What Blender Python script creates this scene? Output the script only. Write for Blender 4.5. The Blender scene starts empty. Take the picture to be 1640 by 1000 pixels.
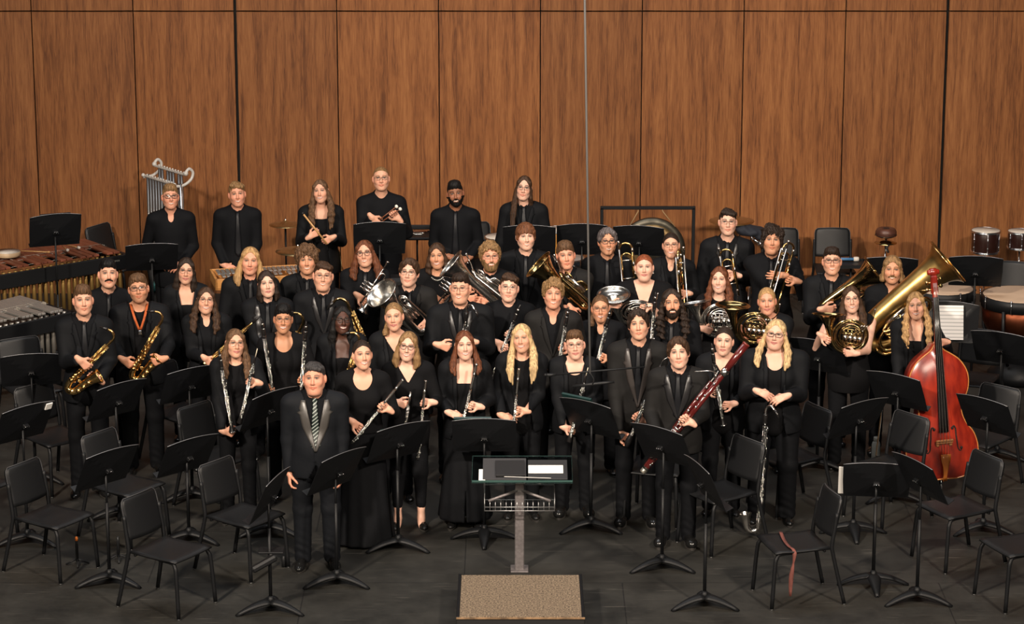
import bpy, math, random, re
import numpy as np
from mathutils import Vector, Matrix, Euler
from concurrent.futures import ThreadPoolExecutor
random.seed(7)
COL = bpy.context.scene.collection
R = math.radians
V = Vector

# ------------------------------------------------------------------ camera geometry (1640 x 1000 frame)
FPX, TILT, CAMH = 4500.0, R(14.5), 7.45
CT, ST = math.cos(TILT), math.sin(TILT)
CAMY = 0.0
def ray(px, py):
    u = (px - 820) / FPX; v = (500 - py) / FPX
    return V((u, CT + v * ST, -ST + v * CT))
def on_z(px, py, z=0.0):
    d = ray(px, py); t = (z - CAMH) / d.z
    return V((d.x * t, d.y * t, z))
def on_y(px, py, y):
    d = ray(px, py); t = y / d.y
    return V((d.x * t, y, CAMH + d.z * t))

# ------------------------------------------------------------------ materials
MATS = {}
def mat(name, col=(.5, .5, .5), rough=.5, metal=0.0, bump=0.0, bscale=200.0, spec=.5, coat=0.0, stretch=None, var=0.0, sheen=0.0):
    if name in MATS: return MATS[name]
    m = bpy.data.materials.new(name); m.use_nodes = True
    nt = m.node_tree; b = nt.nodes['Principled BSDF']
    b.inputs['Base Color'].default_value = (*col, 1); b.inputs['Roughness'].default_value = rough
    b.inputs['Metallic'].default_value = metal; b.inputs['Specular IOR Level'].default_value = spec
    if coat: b.inputs['Coat Weight'].default_value = coat; b.inputs['Coat Roughness'].default_value = .12
    if sheen: b.inputs['Sheen Weight'].default_value = sheen
    if bump or var:
        tc = nt.nodes.new('ShaderNodeTexCoord'); mp = nt.nodes.new('ShaderNodeMapping')
        nz = nt.nodes.new('ShaderNodeTexNoise')
        nt.links.new(tc.outputs['Object'], mp.inputs['Vector']); nt.links.new(mp.outputs['Vector'], nz.inputs['Vector'])
        mp.inputs['Scale'].default_value = stretch or (1, 1, 1)
        nz.inputs['Scale'].default_value = bscale; nz.inputs['Detail'].default_value = 3
        if bump:
            bp = nt.nodes.new('ShaderNodeBump'); bp.inputs['Strength'].default_value = bump; bp.inputs['Distance'].default_value = .01
            nt.links.new(nz.outputs['Fac'], bp.inputs['Height']); nt.links.new(bp.outputs['Normal'], b.inputs['Normal'])
        if var:
            rp = nt.nodes.new('ShaderNodeValToRGB'); e = rp.color_ramp.elements
            e[0].position, e[1].position = .32, .68
            e[0].color = (*[c * (1 - var) for c in col], 1); e[1].color = (*[min(1, c * (1 + var)) for c in col], 1)
            nt.links.new(nz.outputs['Fac'], rp.inputs['Fac']); nt.links.new(rp.outputs['Color'], b.inputs['Base Color'])
    MATS[name] = m
    return m

def attr_mat(name, rough):
    m = bpy.data.materials.new(name); m.use_nodes = True
    nt = m.node_tree; b = nt.nodes['Principled BSDF']
    a = nt.nodes.new('ShaderNodeAttribute'); a.attribute_name = 'Col'
    nt.links.new(a.outputs['Color'], b.inputs['Base Color'])
    b.inputs['Roughness'].default_value = rough; b.inputs['Specular IOR Level'].default_value = .35
    b.inputs['Subsurface Weight'].default_value = .12
    b.inputs['Subsurface Radius'].default_value = (.012, .005, .003); b.inputs['Subsurface Scale'].default_value = .6
    MATS[name] = m
    return m

def glass_mat(name, tint=(1, 1, 1), gloss=.06):
    m = bpy.data.materials.new(name); m.use_nodes = True
    nt = m.node_tree; nt.nodes.clear()
    o = nt.nodes.new('ShaderNodeOutputMaterial'); mx = nt.nodes.new('ShaderNodeMixShader')
    t = nt.nodes.new('ShaderNodeBsdfTransparent'); g = nt.nodes.new('ShaderNodeBsdfGlossy')
    f = nt.nodes.new('ShaderNodeFresnel'); f.inputs['IOR'].default_value = 1.35
    t.inputs['Color'].default_value = (*tint, 1); g.inputs['Roughness'].default_value = .03
    nt.links.new(f.outputs[0], mx.inputs[0]); nt.links.new(t.outputs[0], mx.inputs[1]); nt.links.new(g.outputs[0], mx.inputs[2])
    nt.links.new(mx.outputs[0], o.inputs[0])
    MATS[name] = m
    return m

SKIN = attr_mat('skin', .48)
CLOTH = mat('black_suit_cloth', (.0042, .0047, .0060), .75, bump=.3, bscale=14, spec=.16)
CLOTH2 = mat('charcoal_suit_cloth', (.0085, .0080, .0078), .75, bump=.3, bscale=14, spec=.2)
SHIRTM = mat('black_shirt_cotton', (.0038, .0042, .0055), .8, bump=.25, bscale=18, spec=.14)
KNIT = mat('black_jersey', (.0042, .0042, .0050), .85, bump=.25, bscale=16, spec=.14)
SATIN = mat('black_satin', (.015, .0145, .0155), .34, spec=.45)
SATIN2 = mat('grey_satin', (.06, .055, .05), .36, spec=.6)
TROUS = mat('black_trouser_cloth', (.0036, .0040, .0052), .78, bump=.35, bscale=11, spec=.15)
NAVY = mat('navy_suit_cloth', (.0046, .0056, .0078), .74, bump=.3, bscale=14, spec=.2)
SHOEM = mat('black_leather', (.008, .008, .008), .22, spec=.6)
SOLE = mat('rubber_sole', (.03, .027, .024), .7)
BLKP = mat('black_plastic', (.0085, .009, .010), .46, spec=.35, bump=.05, bscale=400)
BLKM = mat('black_powder_coat', (.006, .0065, .0075), .5, spec=.28)
DESKM = mat('black_desk_paint', (.0055, .006, .0072), .42, spec=.35)
CHROME = mat('chrome', (.75, .75, .76), .14, 1.0)
SILVER = mat('silver_plate', (.66, .64, .60), .24, 1.0)
BRASS = mat('lacquered_brass', (.80, .52, .20), .2, 1.0)
OLDBRASS = mat('worn_brass', (.55, .36, .13), .34, 1.0, var=.3, bscale=9)
DKBRASS = mat('dark_reflective_brass', (.50, .36, .16), .16, 1.0)
EBONY = mat('ebony_wood', (.010, .009, .009), .25, spec=.6)
EDGE = mat('desk_edge_highlight', (.25, .25, .26), .4, .6)  # light caught on the black desk edges, put into the colour
WHITE = mat('white_paper', (.80, .78, .74), .8)
GLASSF = mat('dark_spectacle_frame', (.015, .012, .011), .3)
WIREF = mat('wire_spectacle_frame', (.16, .11, .08), .3, .7)
LENS = glass_mat('spectacle_glass', (.97, .97, .97))

def hairmat(c):
    n = 'hair_%02x%02x%02x' % tuple(int(255 * min(1, q * 2.5) ** .45) for q in c)
    return mat(n, c, .62, bump=.55, bscale=95, stretch=(1, 1, .09), var=.55, spec=.22)

# ------------------------------------------------------------------ hard-surface mesh builder
class MB:
    def __init__(s): s.v = []; s.f = []; s.sm = []
    def add(s, vs, fs, smooth=True, M=None):
        o = len(s.v)
        s.v += [tuple(M @ V(p)) if M else tuple(p) for p in vs]
        s.f += [tuple(i + o for i in f) for f in fs]; s.sm += [smooth] * len(fs)
        return s
    def box(s, c, size, rot=None, bev=0.0):
        x, y, z = [q / 2 for q in size]; b = min(bev, x * .9, y * .9, z * .9)
        M = Matrix.Translation(c) @ (rot.to_4x4() if rot else Matrix())
        if b <= 0:
            vs = [(i * x, j * y, k * z) for i in (-1, 1) for j in (-1, 1) for k in (-1, 1)]
            fs = [(0, 1, 3, 2), (4, 6, 7, 5), (0, 4, 5, 1), (2, 3, 7, 6), (0, 2, 6, 4), (1, 5, 7, 3)]
            return s.add(vs, fs, False, M)
        vs = []; idx = {}
        for i in (-1, 1):
            for j in (-1, 1):
                for k in (-1, 1):
                    for a, p in enumerate(((i * x, j * (y - b), k * (z - b)), (i * (x - b), j * y, k * (z - b)), (i * (x - b), j * (y - b), k * z))):
                        idx[(i, j, k, a)] = len(vs); vs.append(p)
        fs = []
        for t in (-1, 1):
            fs.append([idx[(t, j, k, 0)] for j, k in ((-1, -1), (1, -1), (1, 1), (-1, 1))])
            fs.append([idx[(j, t, k, 1)] for j, k in ((-1, -1), (1, -1), (1, 1), (-1, 1))])
            fs.append([idx[(j, k, t, 2)] for j, k in ((-1, -1), (1, -1), (1, 1), (-1, 1))])
        for i in (-1, 1):
            for j in (-1, 1):
                fs.append([idx[(i, j, -1, 0)], idx[(i, j, 1, 0)], idx[(i, j, 1, 1)], idx[(i, j, -1, 1)]])
                fs.append([idx[(i, -1, j, 0)], idx[(i, 1, j, 0)], idx[(i, 1, j, 2)], idx[(i, -1, j, 2)]])
                fs.append([idx[(-1, i, j, 1)], idx[(1, i, j, 1)], idx[(1, i, j, 2)], idx[(-1, i, j, 2)]])
                for k in (-1, 1): fs.append([idx[(i, j, k, a)] for a in range(3)])
        return s.add(vs, fs, False, M)
    def tube(s, pts, r, seg=10, caps=True, closed=False, flat=1.0):
        P = [V(p) for p in pts]; n = len(P)
        rs = list(r) if hasattr(r, '__len__') else [r] * n
        vs = []; fs = []; up = None
        for i in range(n):
            if closed: t = P[(i + 1) % n] - P[i - 1]
            else: t = P[min(i + 1, n - 1)] - P[max(i - 1, 0)]
            t = t.normalized() if t.length > 1e-9 else V((0, 0, 1))
            if up is None:
                up = V((0, 0, 1)) if abs(t.z) < .9 else V((0, 1, 0))
            u = up - t * up.dot(t)
            u = u.normalized() if u.length > 1e-6 else t.orthogonal().normalized()
            w = t.cross(u); up = u
            for k in range(seg):
                a = 2 * math.pi * k / seg
                vs.append(P[i] + (u * math.cos(a) * flat + w * math.sin(a)) * rs[i])
        m = n if closed else n - 1
        for i in range(m):
            j = (i + 1) % n
            for k in range(seg):
                l = (k + 1) % seg
                fs.append((i * seg + k, i * seg + l, j * seg + l, j * seg + k))
        if caps and not closed:
            fs.append(tuple(range(seg))[::-1]); fs.append(tuple((n - 1) * seg + k for k in range(seg)))
        return s.add(vs, fs)
    def lathe(s, prof, seg=24, M=None, sy=1.0):
        vs = []; fs = []
        for r, z in prof:
            for k in range(seg):
                a = 2 * math.pi * k / seg
                vs.append((r * math.cos(a), r * math.sin(a) * sy, z))
        for i in range(len(prof) - 1):
            for k in range(seg):
                l = (k + 1) % seg
                fs.append((i * seg + k, i * seg + l, (i + 1) * seg + l, (i + 1) * seg + k))
        if prof[0][0] > 1e-5: fs.append(tuple(range(seg))[::-1])
        if prof[-1][0] > 1e-5: fs.append(tuple((len(prof) - 1) * seg + k for k in range(seg)))
        return s.add(vs, fs, True, M)
    def ball(s, c, r, seg=8):
        prof = [(max(1e-6, r * math.sin(math.pi * i / seg)), -r * math.cos(math.pi * i / seg)) for i in range(seg + 1)]
        return s.lathe(prof, seg + 2, Matrix.Translation(c))
    def cyl(s, a, b, r, seg=12): return s.tube([a, b], r, seg)
    def disc(s, c, n, r, h, seg=12):
        n = V(n).normalized(); c = V(c)
        return s.tube([c - n * h / 2, c + n * h / 2], r, seg)
    def prism(s, outline, z0, z1, M=None, smooth=False):
        n = len(outline)
        vs = [(x, y, z0) for x, y in outline] + [(x, y, z1) for x, y in outline]
        fs = [tuple(range(n))[::-1], tuple(range(n, 2 * n))] + [(i, (i + 1) % n, n + (i + 1) % n, n + i) for i in range(n)]
        return s.add(vs, fs, smooth, M)
    def grid(s, P, thick=0.0, smooth=True):
        # P: rows of points; optional thickness along the averaged normal
        nr, nc = len(P), len(P[0])
        vs = [V(p) for row in P for p in row]
        fs = [(i * nc + j, i * nc + j + 1, (i + 1) * nc + j + 1, (i + 1) * nc + j) for i in range(nr - 1) for j in range(nc - 1)]
        if thick:
            N = [V((0, 0, 0)) for _ in vs]
            for f in fs:
                nn = (vs[f[1]] - vs[f[0]]).cross(vs[f[3]] - vs[f[0]])
                for i in f: N[i] += nn
            o = len(vs); base = vs[:]
            vs = vs + [p - (q.normalized() if q.length else q) * thick for p, q in zip(base, N)]
            fs = fs + [tuple(i + o for i in f[::-1]) for f in fs]
            ring = [j for j in range(nc)] + [i * nc + nc - 1 for i in range(1, nr)] + [(nr - 1) * nc + j for j in range(nc - 2, -1, -1)] + [i * nc for i in range(nr - 2, 0, -1)]
            for a, b in zip(ring, ring[1:] + ring[:1]): fs.append((b, a, a + o, b + o))
        return s.add(vs, fs, smooth)
    def mesh(s, name):
        me = bpy.data.meshes.new(name); me.from_pydata(s.v, [], s.f)
        me.polygons.foreach_set('use_smooth', s.sm); me.update()
        return me
    def build(s, name, m, parent=None, loc=None, rot=None):
        me = s.mesh(name); me.materials.append(m)
        o = bpy.data.objects.new(name, me); COL.objects.link(o)
        if parent: o.parent = parent
        if loc is not None: o.location = loc
        if rot is not None: o.rotation_euler = rot
        return o

def tag(o, label, cat, group=None, kind=None):
    if label: o['label'] = label
    if cat: o['category'] = cat
    if group: o['group'] = group
    if kind: o['kind'] = kind
    return o
def thing(name, label=None, cat=None, loc=(0, 0, 0), rz=0.0, group=None):
    o = bpy.data.objects.new(name, None); COL.objects.link(o)
    o.location = loc; o.rotation_euler = (0, 0, rz); o.empty_display_size = .05
    return tag(o, label, cat, group)
def structure(o): o['kind'] = 'structure'; return o
KIDS = {}
def copy_tree(o, parent=None):
    c = o.copy(); COL.objects.link(c)
    if parent: c.parent = parent
    for ch in [q for q in PROTO_KIDS(o)]: copy_tree(ch, c)
    return c
def PROTO_KIDS(o): return list(o.children)
def arc(c, r, a0, a1, n, ax='xz'):
    out = []
    for i in range(n + 1):
        a = R(a0 + (a1 - a0) * i / n); p = [c[0], c[1], c[2]]
        d = {'x': 0, 'y': 1, 'z': 2}
        p[d[ax[0]]] += r * math.cos(a); p[d[ax[1]]] += r * math.sin(a); out.append(tuple(p))
    return out
def smooth_path(pts, n=6, closed=False):
    P = [V(p) for p in pts]; out = []; m = len(P)
    rng = range(m) if closed else range(m - 1)
    for i in rng:
        p1, p2 = P[i], P[(i + 1) % m]
        p0 = P[i - 1] if (i > 0 or closed) else p1 * 2 - p2
        p3 = P[(i + 2) % m] if (i + 2 < m or closed) else p2 * 2 - p1
        for k in range(n):
            t = k / n
            out.append(.5 * ((2 * p1) + (p2 - p0) * t + (2 * p0 - 5 * p1 + 4 * p2 - p3) * t * t + (3 * p1 - p0 - 3 * p2 + p3) * t ** 3))
    if not closed: out.append(P[-1])
    return out
def lerps(vals, n):
    out = []
    for i in range(n):
        t = i / (n - 1) * (len(vals) - 1); k = min(int(t), len(vals) - 2)
        out.append(vals[k] + (vals[k + 1] - vals[k]) * (t - k))
    return out
def orient(root, origin, zdir, xhint):
    z = V(zdir).normalized(); x = V(xhint); x = (x - z * x.dot(z)).normalized(); y = z.cross(x)
    M = Matrix((x, y, z)).transposed().to_4x4(); M.translation = V(origin)
    root.matrix_world = M
    return root
# ------------------------------------------------------------------ implicit surfaces -> one continuous mesh
def axis(lo, hi, coarse, fine):
    out = [lo]
    while out[-1] < hi:
        x = out[-1] + 1e-6; st = coarse
        for a, b, s_ in fine:
            if a - coarse <= x <= b: st = min(st, s_)
        out.append(out[-1] + st)
    return np.array(out, np.float32)
class Field:
    def __init__(s, X, Y, Z):
        s.X, s.Y, s.Z = X, Y, Z
        s.D = np.full((len(X), len(Y), len(Z)), .06, np.float32)
    def sl(s, lo, hi):
        r = []
        for A, l, h in zip((s.X, s.Y, s.Z), lo, hi):
            a = max(0, int(np.searchsorted(A, l)) - 1); b = min(len(A), int(np.searchsorted(A, h)) + 1)
            r.append(slice(a, max(a, b)))
        return tuple(r)
    def xyz(s, q): return s.X[q[0]][:, None, None], s.Y[q[1]][None, :, None], s.Z[q[2]][None, None, :]
    def put(s, q, d, k, sub=False):
        A = s.D[q]
        if A.size == 0: return
        if sub:
            d = -d
            if k > 0:
                h = np.maximum(k - np.abs(A - d), 0) / k
                s.D[q] = np.maximum(A, d) + h * h * (k * .25)
            else: s.D[q] = np.maximum(A, d)
        elif k > 0:
            h = np.maximum(k - np.abs(A - d), 0) / k
            s.D[q] = np.minimum(A, d) - h * h * (k * .25)
        else: s.D[q] = np.minimum(A, d)
    def cap(s, a, b, ra, rb=None, k=.01, sub=False, off=0.0):
        rb = ra if rb is None else rb; ra += off; rb += off
        a = np.array(a, np.float32); b = np.array(b, np.float32); p = max(ra, rb) + max(k, .015) + .02
        q = s.sl(np.minimum(a, b) - p, np.maximum(a, b) + p); x, y, z = s.xyz(q)
        ba = b - a; n = float(ba @ ba) + 1e-12
        x = x - a[0]; y = y - a[1]; z = z - a[2]
        t = np.clip((x * ba[0] + y * ba[1] + z * ba[2]) / n, 0, 1)
        d = np.sqrt((x - t * ba[0]) ** 2 + (y - t * ba[1]) ** 2 + (z - t * ba[2]) ** 2) - (ra + (rb - ra) * t)
        s.put(q, d.astype(np.float32), k, sub)
    def ell(s, c, r, k=.01, rot=None, sub=False, off=0.0):
        r = np.array(r, np.float32) + off; c = np.array(c, np.float32); p = float(r.max() if rot is not None else 0) + max(k, .015) + .02
        e = np.full(3, p) if rot is not None else r + p
        q = s.sl(c - e, c + e); x, y, z = s.xyz(q); x = x - c[0]; y = y - c[1]; z = z - c[2]
        if rot is not None:
            x, y, z = (x * rot[0, 0] + y * rot[1, 0] + z * rot[2, 0], x * rot[0, 1] + y * rot[1, 1] + z * rot[2, 1], x * rot[0, 2] + y * rot[1, 2] + z * rot[2, 2])
        k0 = np.sqrt((x / r[0]) ** 2 + (y / r[1]) ** 2 + (z / r[2]) ** 2)
        k1 = np.sqrt((x / r[0] ** 2) ** 2 + (y / r[1] ** 2) ** 2 + (z / r[2] ** 2) ** 2) + 1e-6
        s.put(q, (k0 * (k0 - 1) / k1).astype(np.float32), k, sub)
    def full(s): return s.xyz((slice(None),) * 3)

CORN = [(i, j, k) for i in (0, 1) for j in (0, 1) for k in (0, 1)]
EDGES = [(a, b) for a in range(8) for b in range(a + 1, 8) if sum(abs(CORN[a][q] - CORN[b][q]) for q in range(3)) == 1]
def nets(F):
    D = F.D; S = D < 0
    n = [q - 1 for q in D.shape]
    cnt = np.zeros(n, np.uint8)
    for i, j, k in CORN: cnt += S[i:i + n[0], j:j + n[1], k:k + n[2]]
    I, J, K = np.nonzero((cnt > 0) & (cnt < 8)); N = len(I)
    idx = np.full(n, -1, np.int32); idx[I, J, K] = np.arange(N, dtype=np.int32)
    C = np.stack([D[I + i, J + j, K + k] for i, j, k in CORN], 1)
    acc = np.zeros((N, 3), np.float32); num = np.zeros(N, np.float32)
    for a, b in EDGES:
        da, db = C[:, a], C[:, b]; m = (da < 0) != (db < 0)
        t = np.where(m, da / np.where(m, da - db, 1), 0)
        for q in range(3): acc[:, q] += np.where(m, CORN[a][q] + t * (CORN[b][q] - CORN[a][q]), 0)
        num += m
    acc /= np.maximum(num, 1)[:, None]
    P = np.stack([A[q] + acc[:, c] * (A[q + 1] - A[q]) for c, (A, q) in enumerate(((F.X, I), (F.Y, J), (F.Z, K)))], 1)
    quads = []
    for ax in range(3):
        u, v = [(1, 2), (2, 0), (0, 1)][ax]
        sa = [slice(1, -1)] * 3; sb = [slice(1, -1)] * 3
        sa[ax] = slice(0, -1); sb[ax] = slice(1, None)
        A, B = S[tuple(sa)], S[tuple(sb)]
        E = np.argwhere(A != B)
        if not len(E): continue
        flip = A[E[:, 0], E[:, 1], E[:, 2]]
        base = E + 1; base[:, ax] -= 1
        def cell(du, dv):
            c = base.copy(); c[:, u] += du; c[:, v] += dv
            return idx[c[:, 0], c[:, 1], c[:, 2]]
        Q = np.stack([cell(-1, -1), cell(0, -1), cell(0, 0), cell(-1, 0)], 1)
        Q[~flip] = Q[~flip][:, ::-1]
        quads.append(Q)
    Q = np.concatenate(quads) if quads else np.zeros((0, 4), np.int32)
    return P, Q[(Q >= 0).all(1)]
def to_mesh(name, P, Q, m, col=None):
    me = bpy.data.meshes.new(name)
    me.vertices.add(len(P)); me.vertices.foreach_set('co', P.astype(np.float32).ravel())
    me.loops.add(len(Q) * 4); me.loops.foreach_set('vertex_index', Q.astype(np.int32).ravel())
    me.polygons.add(len(Q)); me.polygons.foreach_set('loop_start', np.arange(len(Q), dtype=np.int32) * 4)
    me.polygons.foreach_set('use_smooth', np.ones(len(Q), bool))
    me.update(calc_edges=True); me.materials.append(m)
    if col is not None:
        a = me.color_attributes.new('Col', 'FLOAT_COLOR', 'POINT'); a.data.foreach_set('color', np.c_[col, np.ones(len(col))].astype(np.float32).ravel())
    return me
def child(name, me, parent, **kw):
    o = bpy.data.objects.new(name, me); COL.objects.link(o); o.parent = parent
    return o

# ------------------------------------------------------------------ a person
SK = dict(fair=(.66, .36, .245), pale=(.71, .42, .31), tan=(.55, .275, .165), ruddy=(.64, .31, .205), brown=(.27, .115, .062), dark=(.075, .031, .02), olive=(.50, .245, .14))
HC = dict(black=(.005, .0045, .0045), dark=(.021, .0125, .0085), brown=(.042, .021, .011), mid=(.095, .05, .025), auburn=(.10, .032, .013), red=(.20, .055, .022),
          dblond=(.20, .115, .05), blond=(.34, .20, .085), pblond=(.47, .32, .16), grey=(.036, .033, .033), ash=(.10, .085, .085), rust=(.13, .05, .022))

def solve_arm(S, W, L1, L2, pole):
    S, W, pole = V(S), V(W), V(pole); d = W - S; L = d.length; sc = 1.0
    if L > (L1 + L2) * .995: sc = L / ((L1 + L2) * .995); L1 *= sc; L2 *= sc
    a = (L1 * L1 - L2 * L2 + L * L) / (2 * L); hh = math.sqrt(max(L1 * L1 - a * a, 1e-6)); u = d / L
    p = pole - u * pole.dot(u); p = p.normalized() if p.length > 1e-5 else V((0, 1, 0))
    return S + u * a + p * hh, sc
def hand_caps(o, f, n, side, curl, sc=1.0, thumb=1.0, spread=1.0):
    """capsules of a hand: o wrist, f along the fingers, n out of the palm"""
    o, f, n = V(o), V(f).normalized(), V(n); n = (n - f * n.dot(f)).normalized()
    s_ = f.cross(n) if side == 'R' else n.cross(f)
    out = []; kn = []
    for q, (sx, fl) in enumerate(((.028, .088), (.009, .092), (-.010, .088), (-.027, .080))):
        k = o + (f * fl + s_ * sx) * sc
        out.append((o + s_ * sx * .55 * sc + f * .012 * sc, k, .0135 * sc, .0105 * sc, .012)); kn.append(k)
    out.append((o - f * .03 * sc, o + f * .01 * sc, .022 * sc, .023 * sc, .015))
    for q, L in enumerate((.072, .079, .073, .057)):
        p = kn[q]; ang = 0
        sp = s_ * ((1.5 - q) * .09 * spread)
        for seg, (fr, ca) in enumerate(((.44, curl[0]), (.31, curl[1]), (.25, curl[2]))):
            ang += R(ca + (q - 1.5) * 3)
            d = ((f + sp * (1 if seg == 0 else .6)) * math.cos(ang) + n * math.sin(ang)).normalized()
            e = p + d * L * fr * sc
            out.append((p, e, (.0092 - seg * .0008) * sc, (.0086 - seg * .0008) * sc, .004)); p = e
    b = o + (f * .022 + s_ * .020 + n * .006) * sc
    m = b + (f * .50 + s_ * (.62 * thumb) + n * .38).normalized() * .042 * sc
    t = m + (f * .72 + s_ * .12 * thumb + n * .62).normalized() * .034 * sc
    t2 = t + (f * .75 - s_ * .1 + n * .55).normalized() * .022 * sc
    out += [(b, m, .0145 * sc, .0115 * sc, .012), (m, t, .0108 * sc, .0098 * sc, .005), (t, t2, .0098 * sc, .008 * sc, .004)]
    return out

def head_shape(F, T, p, off=0.0, simple=False):
    """T maps head space (origin between the ears at eye height, -y forward) to body space"""
    hs, fw, ch = p['hs'], p['fw'], p['chub']
    rot = np.array(T.to_3x4() if hasattr(T, 'to_3x4') else T)[:3, :3] / hs
    c_ = lambda q: tuple(T @ V(q))
    def E(c, r, k, sub=False): F.ell(c_(c), [q * hs for q in r], k, rot, sub, off if not sub else 0)
    def C(a, b, ra, rb, k, sub=False): F.cap(c_(a), c_(b), ra * hs, rb * hs, k, sub, off if not sub else 0)
    E((0, .018, .032), (.073 * fw, .093, .086), .02)
    E((0, -.022, -.022), (.0665 * fw + ch * .3, .068, .092), .03)
    jw = p['jaw']
    for s in (-1, 1):
        C((s * .0475 * fw * jw, .004, -.050), (s * .019 * jw, -.056, -.101), .0205 + ch * .6, .0165 + ch * .3, .03)
    E((0, -.066, -.101), (.020 * jw + .002, .020, .018), .022)
    E((0, -.053, -.062), (.036 * fw, .038, .04), .02)
    for s in (-1, 1): E((s * .037 * fw, -.057, -.031), (.026 + ch * .5, .026 + ch * .2, .024 + ch * .3), .02)
    if ch > .006: E((0, -.02, -.112), (.05, .05, .022), .03)
    if simple: return
    C((0, -.084, .008), (0, -.106, -.035), .0072, .0115, .012)
    for s in (-1, 1): C((s * .0125, -.093, -.040), (s * .006, -.101, -.040), .0075, .007, .006)
    for s in (-1, 1): C((s * .010, -.085, .021), (s * .042 * fw, -.068, .025), .0085, .008, .014)
    for s in (-1, 1): E((s * .031, -.102, .003), (.018, .02, .0125), .012, True)
    for s in (-1, 1): E((s * .031, -.0735, .003), (.0135, .0125, .012), .003)
    sm = p['smile'] * .003
    for s in (-1, 1):
        C((0, -.0935, -.0615), (s * .024, -.080, -.064 + sm), .0058, .0035, .005)
        C((0, -.0915, -.0755), (s * .022, -.080, -.069 + sm), .0066, .0035, .006)
        E((s * .077 * fw + s * ch * .2, .012, -.006), (.0135, .019, .033), .007)

def body_frame(p):
    h = p['h']; k = h / 1.75; w = p['w']; d = p['d']; hs = p['hs']
    hc = V((p['hx'], -.018, h - .120 * hs))
    T = Matrix.Translation(hc) @ Euler((R(-p['pitch']), R(p['roll']), R(p['turn'])), 'XYZ').to_matrix().to_4x4() @ Matrix.Scale(hs, 4)
    return h, k, w, d, hs, hc, T
def torso(F, p, off, bust=True, hem=None):
    h, k, w, d = p['h'], p['h'] / 1.75, p['w'], p['d']
    F.ell((0, .002, 1.27 * k), (.162 * w, .112 * d, .215 * k), .04, off=off)
    F.cap((-.128 * w, .012, 1.408 * k), (.128 * w, .012, 1.408 * k), .058, .058, .05, off=off * .8)
    F.ell((0, -.004, 1.06 * k), (.148 * w, .108 * d, .21 * k), .045, off=off)
    F.ell((0, .004, .92 * k), (.164 * w, .118 * d, .17 * k), .045, off=off)
    for s in (-1, 1): F.cap((s * .040, .022, 1.478 * k), (s * .15 * w, .014, 1.420 * k), .034 if p['sex'] == 'm' else .030, .040, .04, off=off)
    if p['belly']: F.ell((0, -.035, 1.04 * k), (.13 * w, .10 * d + p['belly'], .17 * k), .045, off=off)
    if p['sex'] == 'f' and bust:
        for s in (-1, 1): F.ell((s * .068 * w, -.075 * d, 1.265 * k), (.062, .055, .062), .045, off=off)
    if hem: F.ell((0, .0, .86 * k), (.176 * w, .132 * d, .24 * k), .04, off=off)

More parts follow.
